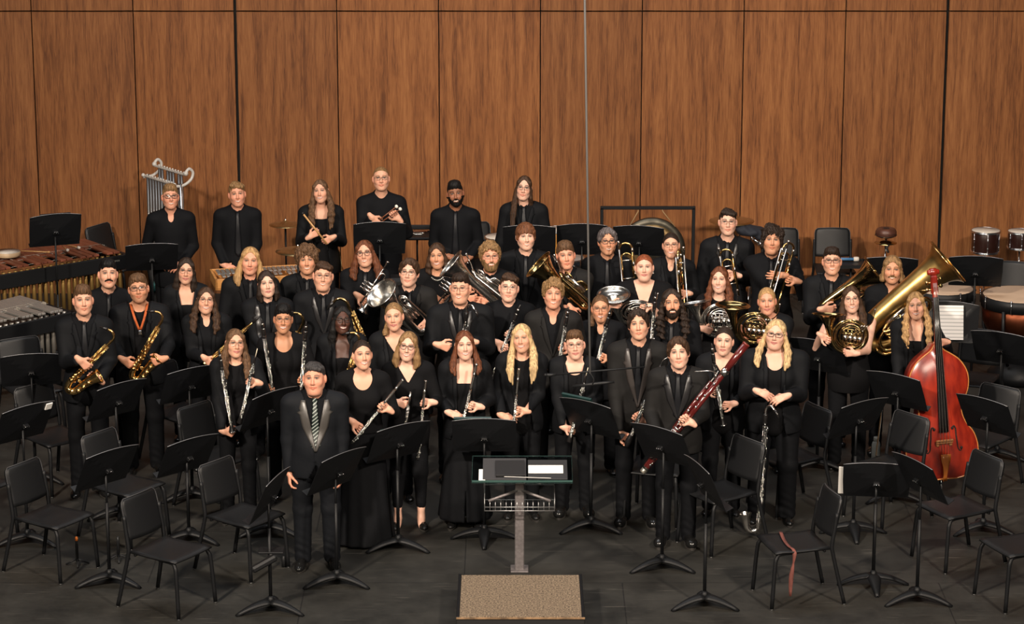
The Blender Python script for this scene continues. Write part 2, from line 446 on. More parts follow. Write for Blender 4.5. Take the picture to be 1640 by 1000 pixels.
def make_person(p):
    """numpy only (runs in a thread): returns list of (part, verts, quads, colours)"""
    h, k, w, d, hs, hc, T = body_frame(p)
    out = {}; fit = p['fit']
    Sh = {s: V((sg * .178 * w, .012, 1.405 * k)) for s, sg in (('R', -1), ('L', 1))}
    L1, L2 = .285 * k, .255 * k
    arms = {}
    for s, sg in (('R', -1), ('L', 1)):
        hd = p['hands'].get(s)
        if hd is None:
            wr = V((sg * (.235 * w + .01), -.05, .865 * k)); f, n, curl = V((0, -.25, -1)), V((-sg, 0, 0)), (22, 28, 20); pole = V((sg * .35, .6, 0)); vis = False
        else:
            wr, f, n, curl, pole, vis = hd
        E_, sc = solve_arm(Sh[s], wr, L1, L2, pole)
        arms[s] = (Sh[s], E_, wr, f, n, curl, vis)
    # ---- body: head, neck, torso, arms, hands in one surface
    fx = [(hc.x - .098 * hs, hc.x + .098 * hs, .0036)]; fy = [(-.15, .06, .0042)]; fz = [(hc.z - .135 * hs, h - .03, .0036)]
    for s in 'RL':
        if arms[s][6]:
            c = arms[s][2] + V(arms[s][3]).normalized() * .07
            fx.append((c.x - .1, c.x + .1, .0055)); fy.append((c.y - .1, c.y + .1, .006)); fz.append((c.z - .1, c.z + .1, .0055))
    allp = [q for s in 'RL' for q in (arms[s][1], arms[s][2] + V(arms[s][3]).normalized() * .19)]
    lo = [min([q[i] for q in allp] + [(-.22 * w, -.16, .83 * k)[i]]) - .05 for i in range(3)]
    hi = [max([q[i] for q in allp] + [(.22 * w, .15, h)[i]]) + .05 for i in range(3)]
    hi[2] = h + .03
    B = Field(axis(lo[0], hi[0], .013, fx), axis(lo[1], hi[1], .013, fy), axis(lo[2], hi[2], .013, fz))
    torso(B, p, 0.0)
    nb = V((0, .022, 1.43 * k)); nt = T @ V((0, .014, -.06)); nr = p['neck']
    B.cap(nb, nt, nr * 1.08, nr * .98, .03)
    B.cap(nb + V((0, -.035, .0)), T @ V((0, -.02, -.085)), nr * .6, nr * .5, .03)
    head_shape(B, T, p)
    for s in 'RL':
        S_, E_, W_, f, n, curl, vis = arms[s]
        B.cap(S_, E_, .047 * fit, .038 * fit, .03); B.cap(E_, W_, .038 * fit, .025, .02)
        for a, b, ra, rb, kk in hand_caps(W_, f, n, s, curl, .98 * (k if p['sex'] == 'm' else k * .96)): B.cap(a, b, ra, rb, kk)
    B.D[:, :, 0] = .05
    P, Q = nets(B)
    # colours of skin, lips, eyes, brows
    Ti = np.array(T.inverted()); L = P @ Ti[:3, :3].T + Ti[:3, 3]
    base = np.array(SK[p['skin']]); col = np.tile(base, (len(P), 1))
    x, y, z = L[:, 0], L[:, 1], L[:, 2]; front = (y < -.035) & (np.abs(z) < .14)
    def mix(m, c): col[:] = col * (1 - m[:, None]) + np.array(c) * m[:, None]
    red = base * np.array((1.0, .72, .66))
    mix(np.where(front, .55 * np.exp(-(((np.abs(x) - .038) / .022) ** 2 + ((z + .028) / .022) ** 2)), 0), red)
    mix(np.where(front, .5 * np.exp(-((x / .013) ** 2 + ((z + .036) / .014) ** 2)), 0), red)
    mix(np.where(np.abs(x) > .068, .5, 0) * (np.abs(z) < .05), red)
    hand = np.zeros(len(P))
    for s in 'RL':
        c = arms[s][2] + V(arms[s][3]).normalized() * .10; hand = np.maximum(hand, np.exp(-(np.linalg.norm(P - np.array(c), axis=1) / .07) ** 2) * .4)
    mix(hand, red)
    sm = p['smile']; hb = np.array(HC[p['hair']]) * .8
    def soft(v, wd): return np.clip(.5 - v / wd, 0, 1) * front      # v < 0 inside, ramp of width wd
    eh = .0058 if sm < 2 else .0044
    ex = np.abs(x) - .0305; ez = z - .006
    def el(a, b, za=0.0): return (np.sqrt((ex / a) ** 2 + ((ez - za) / b) ** 2) - 1) * min(a, b)
    mix(soft(el(.0195, eh + .0058, .0012), .004) * .65, base * .36)
    mix(soft(el(.0142, eh), .003) * .9, (.24, .20, .18))
    mix(soft(el(.0076, .0072), .003), p['iris'])
    mix(soft(np.maximum(np.abs(ez - eh - .0008) - .0020, np.abs(ex) - .0165), .0025) * .95, hb * .5 + base * .06)
    bz = .0235 + .0045 * (1 - (ex / .018) ** 2)
    mix(soft(np.maximum(np.abs(ex - .001) - .019, np.abs(z - bz) - .0036), .0035) * (1 if p['sex'] == 'm' else .85), hb * .8 + base * .05)
    mz = -.0690 + sm * .0034 * (x / .026) ** 2; xw = .028 + .0030 * sm; lw = np.sqrt(np.clip(1 - (x / xw) ** 2, 0, 1))
    lip = np.array(p['lip']) if p['lip'] else base * np.array((.80, .50, .47))
    mix(soft(np.maximum(np.abs(x) - xw, np.abs(z - mz + .0008) - .0100 * lw - .0005), .004) * .85, lip)
    if sm >= 2: mix(soft(np.maximum(np.abs(x) - .0255, np.abs(z - mz) - .0046 * np.sqrt(np.clip(1 - (x / .029) ** 2, 0, 1))), .003) * .92, (.72, .66, .58))
    else: mix(soft(np.maximum(np.abs(x) - .024, np.abs(z - mz) - .0008), .003) * .6, base * .22)
    if p['beard'] == 'stubble': mix(((y < .02) & (z < -.05) & (z > -.125) & ~((np.abs(x) < .03) & (np.abs(z - mz) < .012))).astype(float) * .35, hb + base * .15)
    out['body'] = (P, Q, col)
    # ---- clothing
    of = p['outfit']; jacket = of in ('suit', 'tux', 'blazer'); long_sleeve = of not in ('sleeveless',)
    collar = p['collar']
    def sleeve(F, s, o1, o2, short=False):
        S_, E_, W_, f, n, curl, vis = arms[s]
        F.cap(S_, E_, .050 * fit + o1, .042 * fit + o1, .04)
        if short: return
        e = E_ + (W_ - E_) * .95
        F.cap(E_, e, .042 * fit + o1, .030 + o2, .02)
        ax = (W_ - E_).normalized()
        q = F.sl(np.array(W_) - .09, np.array(W_) + .09); X, Y, Z = F.xyz(q)
        dd = (X - W_.x) * ax.x + (Y - W_.y) * ax.y + (Z - W_.z) * ax.z
        rr = (X - W_.x) ** 2 + (Y - W_.y) ** 2 + (Z - W_.z) ** 2
        F.D[q] = np.where(rr < .08 ** 2, np.maximum(F.D[q], dd + .012), F.D[q])
    lo2 = [min(lo[0], -.27 * w), min(lo[1], -.22), .74 * k]; hi2 = [max(hi[0], .27 * w), max(hi[1], .2), 1.58 * k]
    def newF(st): return Field(axis(lo2[0], hi2[0], st, []), axis(lo2[1], hi2[1], st, []), axis(lo2[2], hi2[2], st, []))
    # shirt / top
    F = newF(.0105 if not jacket else .0115)
    torso(F, p, .009 if jacket else .013, hem=not jacket)
    if not jacket:
        for s in 'RL': 
            if of == 'sleeveless': continue
            sleeve(F, s, .012, .010, short=(of == 'short'))
    X, Y, Z = F.full()
    if collar:
        F.cap(nb + V((0, .004, -.02)), nb + V((0, -.004, .10)), nr + .020, nr + .012, .022)
        # open throat above the collar
        q = F.sl((-.3, -.3, 1.40 * k), (.3, .3, 1.7 * k)); x_, y_, z_ = F.xyz(q)
        F.D[q] = np.maximum(F.D[q], np.where(x_ ** 2 + (y_ - .015) ** 2 < .105 ** 2, (z_ - (1.43 * k + .096 + (y_ - .02) * .55)) * .85, -1).astype(np.float32))
        if collar == 'open': F.ell((0, -.10, 1.452 * k), (.032, .075, .058), .004, sub=True)
    else:
        F.cap(nb + V((0, 0, -.06)), nb + V((0, -.01, .12)), nr + .014, nr + .03, .01, sub=True)
        nk, dp = p['neckline'], p['drop']
        if nk == 'scoop': F.ell((0, -.10, 1.475 * k), (.088, .11, .045 + dp), .01, sub=True)
        elif nk == 'square':
            dd = np.maximum(np.maximum(np.abs(X) - .068, (1.43 * k - dp) - Z), Y - .02); F.D = np.maximum(F.D, -dd)
        elif nk == 'v':
            zb = 1.44 * k - dp; dd = np.maximum((np.abs(X) - .085 * np.clip((Z - zb) / max(.05, 1.47 * k - zb), 0, 1.3)) * .9, np.maximum(Y - .02, zb - Z)); F.D = np.maximum(F.D, -dd.astype(np.float32))
        elif nk == 'crew': F.ell((0, -.05, 1.50 * k), (.07, .09, .06), .01, sub=True)
    F.D[:, :, 0] = .05
    if of == 'gown': F.D = np.maximum(F.D, .98 * k - Z)
    out['shirt'] = nets(F)
    def front_y(FF, x0, z0, off=0.0):
        i = int(np.argmin(np.abs(FF.X - x0))); j = int(np.argmin(np.abs(FF.Z - z0))); c = FF.D[i, :, j]
        b = np.nonzero(c < 0)[0]
        if not len(b): return None
        b = b[0]
        if b == 0: return FF.Y[0] - off
        t = c[b - 1] / (c[b - 1] - c[b]); return float(FF.Y[b - 1] + t * (FF.Y[b] - FF.Y[b - 1])) - off
    out['tie_y'] = [(zz, front_y(F, 0, zz, .004)) for zz in np.linspace(1.470 * k, (p['vbot'] + .004 if jacket and not p['open'] else 1.02) * k, 12)]
    out['neck_y'] = [(zz, front_y(F, 0, zz, .003)) for zz in (1.40 * k, 1.36 * k, 1.3 * k, 1.25 * k, 1.2 * k)]
    if jacket:
        F = newF(.0115); torso(F, p, .021, hem=True)
        for s in 'RL': sleeve(F, s, .017, .016)
        G = Field(F.X, F.Y, F.Z); G.D = F.D.copy()
        X, Y, Z = F.full()
        op = p['open']; zb = p['vbot'] * k; zt = 1.47 * k
        hw = .082 * np.clip((Z - zb) / (zt - zb), 0, 1.4)
        if op: hw = np.maximum(hw, op + .05 * np.clip((zb - Z) / .3, 0, 1))
        dd = np.maximum((np.abs(X) - hw) * .9, Y - .0)
        if not op: dd = np.maximum(dd, zb - Z)
        F.D = np.maximum(F.D, -dd.astype(np.float32))
        F.cap(nb + V((0, 0, -.05)), nb + V((0, -.02, .12)), nr + .024, nr + .05, .01, sub=True)
        # rounded front hem
        F.D = np.maximum(F.D, (.80 * k - Z) * .9)
        if not op:
            dd = np.maximum((np.abs(X) - .0045) * .9, np.maximum(Y + .02, Z - zb)); F.D = np.maximum(F.D, -np.maximum(dd, -(F.D + .012)).astype(np.float32))
            dd = np.maximum(np.abs(X) - .5 * np.clip(.93 * k - Z, 0, 1), Y + .03); F.D = np.maximum(F.D, -dd.astype(np.float32))
        F.D[:, :, 0] = .05
        out['jacket'] = nets(F)
        rows = {-1: [], 1: []}
        def fy(x0, z0):
            i = int(np.clip(np.searchsorted(G.X, x0) - 1, 0, len(G.X) - 2)); t = (x0 - G.X[i]) / (G.X[i + 1] - G.X[i])
            j = int(np.clip(np.searchsorted(G.Z, z0) - 1, 0, len(G.Z) - 2)); u = (z0 - G.Z[j]) / (G.Z[j + 1] - G.Z[j])
            c = (G.D[i, :, j] * (1 - t) + G.D[i + 1, :, j] * t) * (1 - u) + (G.D[i, :, j + 1] * (1 - t) + G.D[i + 1, :, j + 1] * t) * u
            b_ = np.nonzero(c < 0)[0]
            if not len(b_) or b_[0] == 0: return None
            b_ = b_[0]; t = c[b_ - 1] / (c[b_ - 1] - c[b_]); return float(G.Y[b_ - 1] + t * (G.Y[b_] - G.Y[b_ - 1]))
        for s in (-1, 1):
            for t in np.linspace(0, .97, 26):
                z0 = zb + (zt - zb) * t; hw0 = max(.082 * t, op if op else .004)
                wl = p['lapel'] * min(1, .12 + t * 2.0)
                if t > .70: wl *= 1.28 if t < .765 else (.78 if t < .80 else .95 * max(.3, 1 - (t - .80) * 3.2))
                r_ = []
                for q in (0, .25, .5, .75, 1):
                    x0 = s * (hw0 - .006 + (wl + .006) * q); y0 = fy(x0, z0)
                    if y0 is None: r_ = None; break
                    r_.append((x0, min(y0, .02) - .0045 - .003 * math.sin(math.pi * q), z0))
                if r_: rows[s].append(r_)
        out['lapel'] = rows
    return out

# ------------------------------------------------------------------ hair (head space)
def hair_mesh(p):
    st, fw, o = p['style'], p['fw'], p['hopt']
    ch = p['chub'] * .2
    long_ = o.get('len', 0)
    step = .0058 if not long_ else .0068
    zlo = -.16 if not long_ else -long_ - .05
    F = Field(axis(-.19, .19, step, []), axis(-.19, .19, step, []), axis(zlo, .18, step, []))
    t = {'buzz': .004, 'short': .010, 'quiff': .010, 'messy': .015, 'curly': .026, 'bowl': .017, 'curtain': .016, 'side': .013, 'sleek': .008, 'long': .009, 'bob': .012, 'mop': .022}[st]
    tt = o.get('top', t)
    C_ = lambda a, b, ra, rb=None, k=.02, sub=False: F.cap(a, b, ra, rb, k, sub)
    if st in ('buzz', 'short', 'quiff', 'messy', 'side'): F.ell((0, .021, .038), (.0725 * fw + t * .5, .092 + t * .8, .080 + tt), .02)
    else: F.ell((0, .020, .032), (.073 * fw + t, .093 + t, .086 + tt), .02)
    X, Y, Z = F.full(); sd = p['seed']
    hl = o.get('line', .064) + {'long': .010, 'bob': .010, 'sleek': .008, 'quiff': .012, 'short': .010, 'side': .011, 'messy': .008, 'buzz': .006, 'curly': .004, 'curtain': .014}.get(st, 0); wid = o.get('wid', .066 if st in ('buzz', 'short', 'quiff', 'messy', 'side') else .060) * fw + ch
    # face opening
    zc = -.05; fh = hl - zc
    ex_ = 2.0 if st in ('long', 'bob', 'sleek', 'curtain') else 2.35
    cyl = ((np.abs(X / wid) ** ex_ + np.abs((Z - zc) / fh) ** ex_) ** (1 / ex_) - 1) * .055
    if st not in ('sleek', 'long', 'bob', 'buzz'): cyl = cyl + np.where(Z > .0, .0042 * np.sin(X * 150 + sd) + .0030 * np.sin(X * 330 + sd * 2), 0)
    d = np.maximum(cyl, Y - o.get('temple', -.012)); F.D = np.maximum(F.D, -d.astype(np.float32))
    if st in ('buzz', 'short', 'quiff', 'messy', 'curly', 'bowl', 'curtain', 'side', 'mop', 'sleek'):
        ear = o.get('ear', {'bowl': -.03, 'curtain': -.025, 'curly': -.02, 'mop': -.05, 'sleek': .005}.get(st, -.012))
        nape = o.get('nape', -.085)
        # free the ears and the nape
        zl = np.where(Y < .045, ear + np.clip(-.012 - Y, 0, .06) * 1.2, ear + (nape - ear) * np.clip((Y - .045) / .03, 0, 1))
        F.D = np.maximum(F.D, (zl - Z).astype(np.float32) * .8)
    if st in ('quiff', 'short', 'messy'):
        q = o.get('quiff', .014); sx = o.get('sx', 0.0)
        F.ell((sx, -.045, .088), (.055 * fw, .045, .022 + q), .03)
        F.ell((sx * .5, .0, .105), (.058 * fw, .06, .018 + q * .6), .03)
    if st == 'side':
        C_((-.045, -.055, .092), (.055, -.070, .070), .022, .018); C_((-.02, -.03, .11), (.065, -.02, .075), .026, .022)
    if st == 'bowl':
        for i in range(-4, 5): C_((i * .006, -.062, .098), (i * .0148 * fw, -.083 + abs(i) * .0055, o.get('bang', .034)), .016, .011, .012)
        for s in (-1, 1): C_((s * .065 * fw, -.035, .05), (s * .074 * fw, -.022, -.018), .018, .013)
    if st == 'curtain':
        for s in (-1, 1):
            C_((s * .010, -.052, .112), (s * .050, -.074, .076), .014, .014); C_((s * .050, -.074, .076), (s * .074 * fw, -.046, .018), .014, .011)
            C_((s * .022, -.050, .112), (s * .065, -.055, .065), .018, .018)
            C_((s * .072 * fw, -.040, .03), (s * .078 * fw, -.018, o.get('side', -.02)), .016, .011)
    if st == 'mop':
        rng = random.Random(p['seed'])
        for i in range(34):
            a = rng.uniform(0, 2 * math.pi); e = rng.uniform(-.15, 1.35)
            c = V((math.cos(a) * math.cos(e) * .088 * fw, .02 + math.sin(a) * math.cos(e) * .105, .04 + math.sin(e) * .1))
            if c.y < -.03 and c.z < .062: continue
            F.ell(c, (.026, .026, .022), .02)
        for s in (-1, 1): C_((s * .07, -.03, .05), (s * .085, .0, o.get('side', -.07)), .026, .022)
    if st == 'curly':
        rng = random.Random(p['seed'])
        for i in range(60):
            a = rng.uniform(0, 2 * math.pi); e = rng.uniform(.05, 1.5)
            c = V((math.cos(a) * math.cos(e) * .088 * fw, .012 + math.sin(a) * math.cos(e) * .105, .042 + math.sin(e) * .092))
            if c.y < -.02 and c.z < .066: continue
            r_ = rng.uniform(.012, .02); F.ell(c, (r_, r_, r_), .008)
    if st in ('long', 'bob'):
        fl, fr, r_ = o.get('flare', .012), o.get('front', -.06), o.get('r', .024)
        L_ = long_ or .13
        zs = o.get('shoulder', -.19)
        for s in (-1, 1):
            f_ = fr if (o.get('one', 0) in (0, s)) else .09
            C_((s * .014, -.046, .108), (s * .062 * fw, -.050, .056), .014, .013); C_((s * .062 * fw, -.050, .056), (s * .078 * fw, -.022, -.02), .013, r_ * .8)
            pts = [V((s * .077 * fw, -.018, -.02)), V((s * (.080 * fw + fl * .6), -.008, -.09)), V((s * (.084 * fw + fl), .0 + f_ * .35, max(-.15, -L_)))]
            if L_ > .17: pts += [V((s * (.082 * fw + fl * 1.3), f_, max(-L_, -.26)))]
            if L_ > .28: pts += [V((s * (.080 * fw + fl * 1.1), f_ - .02, -L_))]
            rr = [r_ * .85, r_, r_ * 1.08, r_ * 1.1, r_ * .6]
            for dx, dy, kr in ((0, 0, 1), (-.016, -.012, .8), (.008, .026, .9), (.012, .004, .8)):
                if f_ >= .05 and dy < 0: continue
                qs = [q_ + V((s * dx * min(1, i * .5), dy * min(1, i * .6), (dx * 1.2 + dy * .4) * (i == len(pts) - 1))) for i, q_ in enumerate(pts)]
                for i in range(len(qs) - 1): C_(qs[i], qs[i + 1], rr[i] * kr, rr[i + 1] * kr * (1 if i < len(qs) - 2 else .75), .012)
        F.ell((0, .055, -.05), (.078 * fw, .055, .09), .03)
        if L_ > .11: F.ell((0, .075, -min(L_, .2) * .75), (.080 + fl, .036, .085), .03)
        if o.get('backlen'): F.ell((0, .105, -.22), (.085, .03, o['backlen']), .03)
    if st == 'sleek' and o.get('bun', 1):
        F.ell((o.get('bx', 0), .115, o.get('bz', .03)), (.04, .034, .038), .015)
    if o.get('pony'): C_((o['pony'] * .06, .06, -.03), (o['pony'] * .085, .0, -.13), .022, .024); C_((o['pony'] * .085, .0, -.13), (o['pony'] * .09, -.07, -.22), .024, .015)
    if o.get('strands'):
        for s in (-1, 1): C_((s * .05, -.06, .06), (s * .068 * fw, -.055, -.03), .006, .005, .008); C_((s * .068 * fw, -.055, -.03), (s * .075 * fw, -.045, -.08), .005, .003, .006)
    wv = o.get('wave', 0.0); am = o.get('amp', .0022)
    X, Y, Z = F.full()
    ang = np.arctan2(Y - .02, X)
    D = F.D + am * np.sin(ang * 46 + Z * (30 if not wv else 0) + 3 * np.sin(Z * 22)) * np.clip((.12 - Z) / .1, .2, 1)
    if wv: D = D + wv * np.sin(Z * o.get('wf', 95) + 2.2 * np.sin(ang * 3) + X * 40) * np.clip((-.0 - Z) / .1, 0, 1)
    if st in ('quiff', 'short', 'side', 'bowl', 'curtain'): D = D + .0028 * np.sin(X * 190 + Y * 60 + sd) * np.sin(Y * 120 + Z * 70 + sd)
    if st in ('messy', 'mop', 'curly'): D = D + (.0055 if st != 'messy' else .003) * np.sin(X * 170 + 2 * np.sin(Z * 90)) * np.sin(Y * 150 + Z * 120)
    F.D = D.astype(np.float32); F.D[:, :, 0] = .05
    return nets(F)
def beard_mesh(p):
    F = Field(axis(-.1, .1, .0046, []), axis(-.13, .05, .0046, []), axis(-.155, .0, .0046, []))
    T = Matrix.Identity(4); q = dict(p); q['hs'] = 1.0
    head_shape(F, T, q, off=.0035 if p['beard'] != 'full' else .007)
    X, Y, Z = F.full(); b = p['beard']
    if b == 'moustache': d = np.maximum(np.maximum(np.abs(X) - .036, np.abs(Z + .0540 + (X / .036) ** 2 * .010) - .0078), Y + .05)
    else:
        jawl = np.maximum(Z - np.where(np.abs(X) > .052, -.022, -.047 - .02 * np.clip(1 - (np.abs(X) - .03) / .02, 0, 1)), Y - .012)
        mouth = np.maximum(np.abs(X) - .024, np.abs(Z + .0685) - .0105)
        must = np.maximum(np.abs(X) - .031, np.abs(Z + .054 + (X / .03) ** 2 * .006) - .0055)
        d = np.minimum(np.maximum(jawl, -mouth), np.maximum(must, Y + .05))
        if b == 'chin': d = np.maximum(d, np.abs(X) - .045)
    F.D = np.maximum(F.D, d.astype(np.float32)) + .0012 * np.sin(X * 900) * np.sin(Z * 700)
    F.D[:, :, 0] = .05; F.D = F.D.astype(np.float32)
    return nets(F)

def glasses(kind, parent, T):
    r = MB(); lens = []
    fr = {'rect': (.0265, .0155, 4.0), 'round': (.0235, .021, 2.0), 'oval': (.0265, .0185, 2.6), 'big': (.0285, .0225, 3.0)}[kind.split('_')[0]]
    th = .0022 if 'bold' in kind else .0014
    for s in (-1, 1):
        loop = []
        for i in range(28):
            a = 2 * math.pi * i / 28; ca, sa = math.cos(a), math.sin(a); n = 2 / fr[2]
            x = fr[0] * abs(ca) ** n * (1 if ca >= 0 else -1); z = fr[1] * abs(sa) ** n * (1 if sa >= 0 else -1)
            loop.append((s * .033 + x, -.104 + (abs(s * .033 + x) - .033) * .22 * (1 if abs(s * .033 + x) > .033 else .3), z + .0))
        r.tube(loop, th, 6, closed=True); lens.append(loop)
        r.tube([(s * (.033 + fr[0]), -.099, .006), (s * .074, -.085, .008), (s * .081, .01, .004)], th * .9, 6)
    r.tube([(-.009, -.106, .004), (0, -.110, .007), (.009, -.106, .004)], th, 6)
    g = r.build('glasses', GLASSF if 'bold' in kind else WIREF, parent); g.matrix_local = T
    for lp in lens: MB().add(lp, [tuple(range(len(lp)))], False).build('lens', LENS, g)
    return g
# ------------------------------------------------------------------ the cast
DEF = dict(w=1.0, d=1.0, fit=1.0, hs=1.0, fw=1.0, jaw=1.0, chub=0.0, neck=.055, sex='m', belly=0.0, skin='fair', hair='brown', style='short', hopt={}, smile=1,
           iris=(.05, .035, .025), lip=None, beard=None, pitch=13, roll=0, turn=0, hx=0.0, outfit='suit', collar='shirt', neckline='scoop', drop=.05, open=0.0, vbot=1.13,
           lapel=.040, tie=True, glasses=None, yaw=0, hands={}, legs='trousers', shoe='dress', cloth=None)
FDEF = dict(sex='f', w=.86, d=.88, fit=.84, hs=.955, fw=.96, jaw=.93, neck=.043, lip=(.42, .13, .12), outfit='blazer', collar=None, open=.045, vbot=1.05, lapel=.03, tie=False, shoe='flat')
CAST = []
def P(px, py, h, label, **k):
    p = dict(DEF)
    if k.get('sex') == 'f': p.update(FDEF)
    p.update(k); p['px'], p['py'], p['label'], p['h0'] = px, py, label, h
    p['seed'] = len(CAST) * 13 + 5; CAST.append(p); q = random.Random(p['seed']); p['roll'] += q.uniform(-6, 6); p['turn'] += q.uniform(-9, 9); p['pitch'] += q.uniform(-3, 3)
    return p
LP = 'musicians posed on stage'
# hands: side: (px, py, toward-camera offset, mode, image angle of the thing held in degrees)
# ---- percussionists at the back wall
P(272, 294, 1.78, 'sandy-haired person in black shirt and glasses beside the tubular chimes', hair='dblond', hopt=dict(quiff=.012), glasses='rect_bold', smile=2, outfit='shirt', collar='open', tie=False, skin='ruddy', neck=.05, hands=dict(R=(262, 425, .16, 'flat', 0), L=(280, 428, .17, 'flat', 0)))
P(379, 290, 1.75, 'person with short blond hair in black shirt and tie behind the boxed bells', hair='dblond', style='side', hopt=dict(line=.062, ear=-.02), smile=2, outfit='shirt', skin='ruddy', hands=dict(R=(372, 430, .16, 'flat', 0), L=(388, 432, .17, 'flat', 0)))
P(513, 286, 1.76, 'person with long wavy brown hair in black blazer holding a wooden mallet in both hands', sex='f', hair='mid', style='long', hopt=dict(len=.38, front=-.10, wave=.004, flare=.02), smile=2, w=.95, chub=.003, hands=dict(R=(506, 373, .24, 'b', -60), L=(522, 386, .24, 'b', -60)), open=.06, neckline='square', drop=.06)
P(610, 265, 1.90, 'person with buzz cut and glasses in black shirt holding two white-headed mallets', hair='dblond', style='buzz', glasses='rect', outfit='shirt', w=1.06, collar='shirt', tie=False, smile=1, skin='fair', hands=dict(R=(603, 356, .27, 'b', 40), L=(632, 344, .27, 'w', 40)))
P(729, 289, 1.79, 'person with black hair and short beard in dark shirt and tie, hands clasped low', hair='black', style='quiff', hopt=dict(quiff=.022, line=.06), skin='brown', beard='short', smile=2, outfit='shirt', w=1.04, hands=dict(R=(731, 416, .17, 'flat', 0), L=(738, 419, .20, 'flat', 0)))
P(839, 280, 1.84, 'person with very long straight brown hair and glasses at the back wall', hair='brown', style='long', hopt=dict(len=.40, front=-.09, one=-1, flare=.0, r=.018, line=.072, backlen=.2), glasses='rect', outfit='suit', w=.98, fw=.92, skin='pale', smile=1, vbot=1.2)
# ---- brass, top row
P(842, 356, 1.82, 'person with reddish brown bowl-cut hair in black suit and wide dark tie', hair='rust', style='bowl', hopt=dict(bang=.038, ear=-.045), w=1.10, fw=1.03, chub=.006, skin='pale', smile=2, outfit='suit', vbot=1.0)
P(973, 364, 1.78, 'person with swept lilac-grey hair and black glasses holding a trombone', hair='ash', style='curtain', hopt=dict(side=.01), glasses='rect_bold', smile=2, outfit='shirt', skin='tan', hands=dict(L=(993, 470, .24, 'w', 90)))
P(1075, 371, 1.71, 'person with dark tied-back hair and wire glasses in front of the gong', sex='f', hair='dark', style='sleek', hopt=dict(bun=0), glasses='oval', smile=2, w=.95, outfit='blazer', collar='open', chub=.003, hands=dict(L=(1090, 470, .22, 'w', 85)))
P(1166, 333, 1.88, 'tall person with brown hair and glasses in satin-lapelled tuxedo holding a trombone', hair='dark', style='side', glasses='rect', outfit='tux', w=1.05, skin='pale', hands=dict(L=(1168, 440, .24, 'w', 80)))
P(1237, 362, 1.78, 'person with tousled dark curls in black shirt and tie holding a trombone', hair='dark', style='mop', hopt=dict(side=-.06, line=.06), w=1.12, chub=.009, fw=1.04, outfit='shirt', smile=1, skin='tan', hands=dict(R=(1247, 441, .30, 'point', 75), L=(1265, 448, .28, 'w', 75)))
P(1333, 395, 1.80, 'person with short dark hair and glasses in black suit cradling a silver euphonium', hair='dark', style='quiff', hopt=dict(quiff=.01), glasses='rect_bold', smile=2, w=1.05, outfit='suit', skin='fair', hands=dict(R=(1331, 495, .26, 'b', 20), L=(1345, 520, .2, 'w', 20)))
P(1430, 408, 1.80, 'person with chin-length blond hair and moustache hugging a large brass tuba', hair='dblond', style='bob', hopt=dict(len=.07, line=.06, flare=.006, front=0, r=.016), beard='moustache', smile=2, outfit='shirt', collar='open', tie=False, skin='tan', w=.98, hands=dict(R=(1425, 520, .30, 'b', 40), L=(1450, 500, .30, 'w', 40)))
# ---- third row
P(400, 394, 1.80, 'person with shoulder-length blond hair in black suit in front of the boxed bells', hair='blond', style='long', hopt=dict(len=.19, flare=.02, front=-.02, line=.068, r=.026), w=1.08, fw=1.02, outfit='suit', jaw=1.05, skin='ruddy')
P(491, 394, 1.76, 'person with thick tousled brown fringe smiling below the suspended cymbal', hair='mid', style='mop', hopt=dict(side=-.01, line=.045), smile=2, outfit='suit', skin='tan')
P(584, 383, 1.74, 'person with long reddish hair and round glasses raising a silver trumpet', hair='auburn', style='long', hopt=dict(len=.20, flare=.03, front=-.03, line=.07, wave=.003, r=.027), glasses='round_bold', smile=2, outfit='shirt', skin='fair', w=.95, hands=dict(L=(597, 466, .28, 'w', 52), R=(583, 482, .26, 'w', 52)))
P(700, 388, 1.66, 'person with wavy bob and pearl necklace in black top holding a silver trumpet', sex='f', hair='brown', style='bob', hopt=dict(len=.14, flare=.016, front=-.01, wave=.004), smile=2, outfit='top', neckline='crew', w=1.02, chub=.006, skin='tan', hands=dict(L=(718, 478, .26, 'w', 52), R=(706, 484, .25, 'w', 52)))
P(785, 388, 1.75, 'person with curly golden hair, glasses and beard holding a silver baritone horn', hair='dblond', style='curly', glasses='rect', beard='short', smile=2, outfit='shirt', w=1.12, chub=.008, fw=1.04, skin='ruddy', hands=dict(R=(757, 478, .28, 'b', 10), L=(768, 482, .25, 'w', 10)))
P(906, 386, 1.76, 'person with tousled light brown hair in dark jacket holding a gold euphonium across the chest', hair='mid', style='messy', hopt=dict(quiff=.022), w=1.06, fw=1.02, outfit='suit', cloth='charcoal', skin='ruddy', smile=0, hands=dict(R=(921, 504, .30, 'b', 30), L=(893, 500, .22, 'w', 20)))
P(655, 413, 1.76, 'person with centre-parted brown hair in charcoal suit behind a silver euphonium', hair='brown', style='curtain', hopt=dict(side=.01), glasses='oval', outfit='suit', cloth='charcoal', skin='pale', hands=dict(R=(645, 510, .25, 'w', -40), L=(676, 525, .28, 'w', -40)))
P(517, 418, 1.76, 'person with swept brown hair and glasses in tuxedo behind a tenor saxophone', hair='brown', style='side', hopt=dict(line=.07), glasses='rect', outfit='tux', w=1.12, chub=.008, fw=1.03, smile=2, skin='fair', tie=True)
P(297, 411, 1.68, 'person with long dark hair and clear glasses in open blazer at the marimba end', sex='f', hair='dark', style='long', hopt=dict(len=.22, front=.02, flare=.004, r=.020), glasses='oval', smile=1, skin='fair', drop=.10, neckline='square')
P(172, 415, 1.80, 'person with dark moustache and short hair in black shirt in front of the marimba', hair='black', style='short', beard='moustache', outfit='shirt', skin='fair', smile=0, w=1.02)
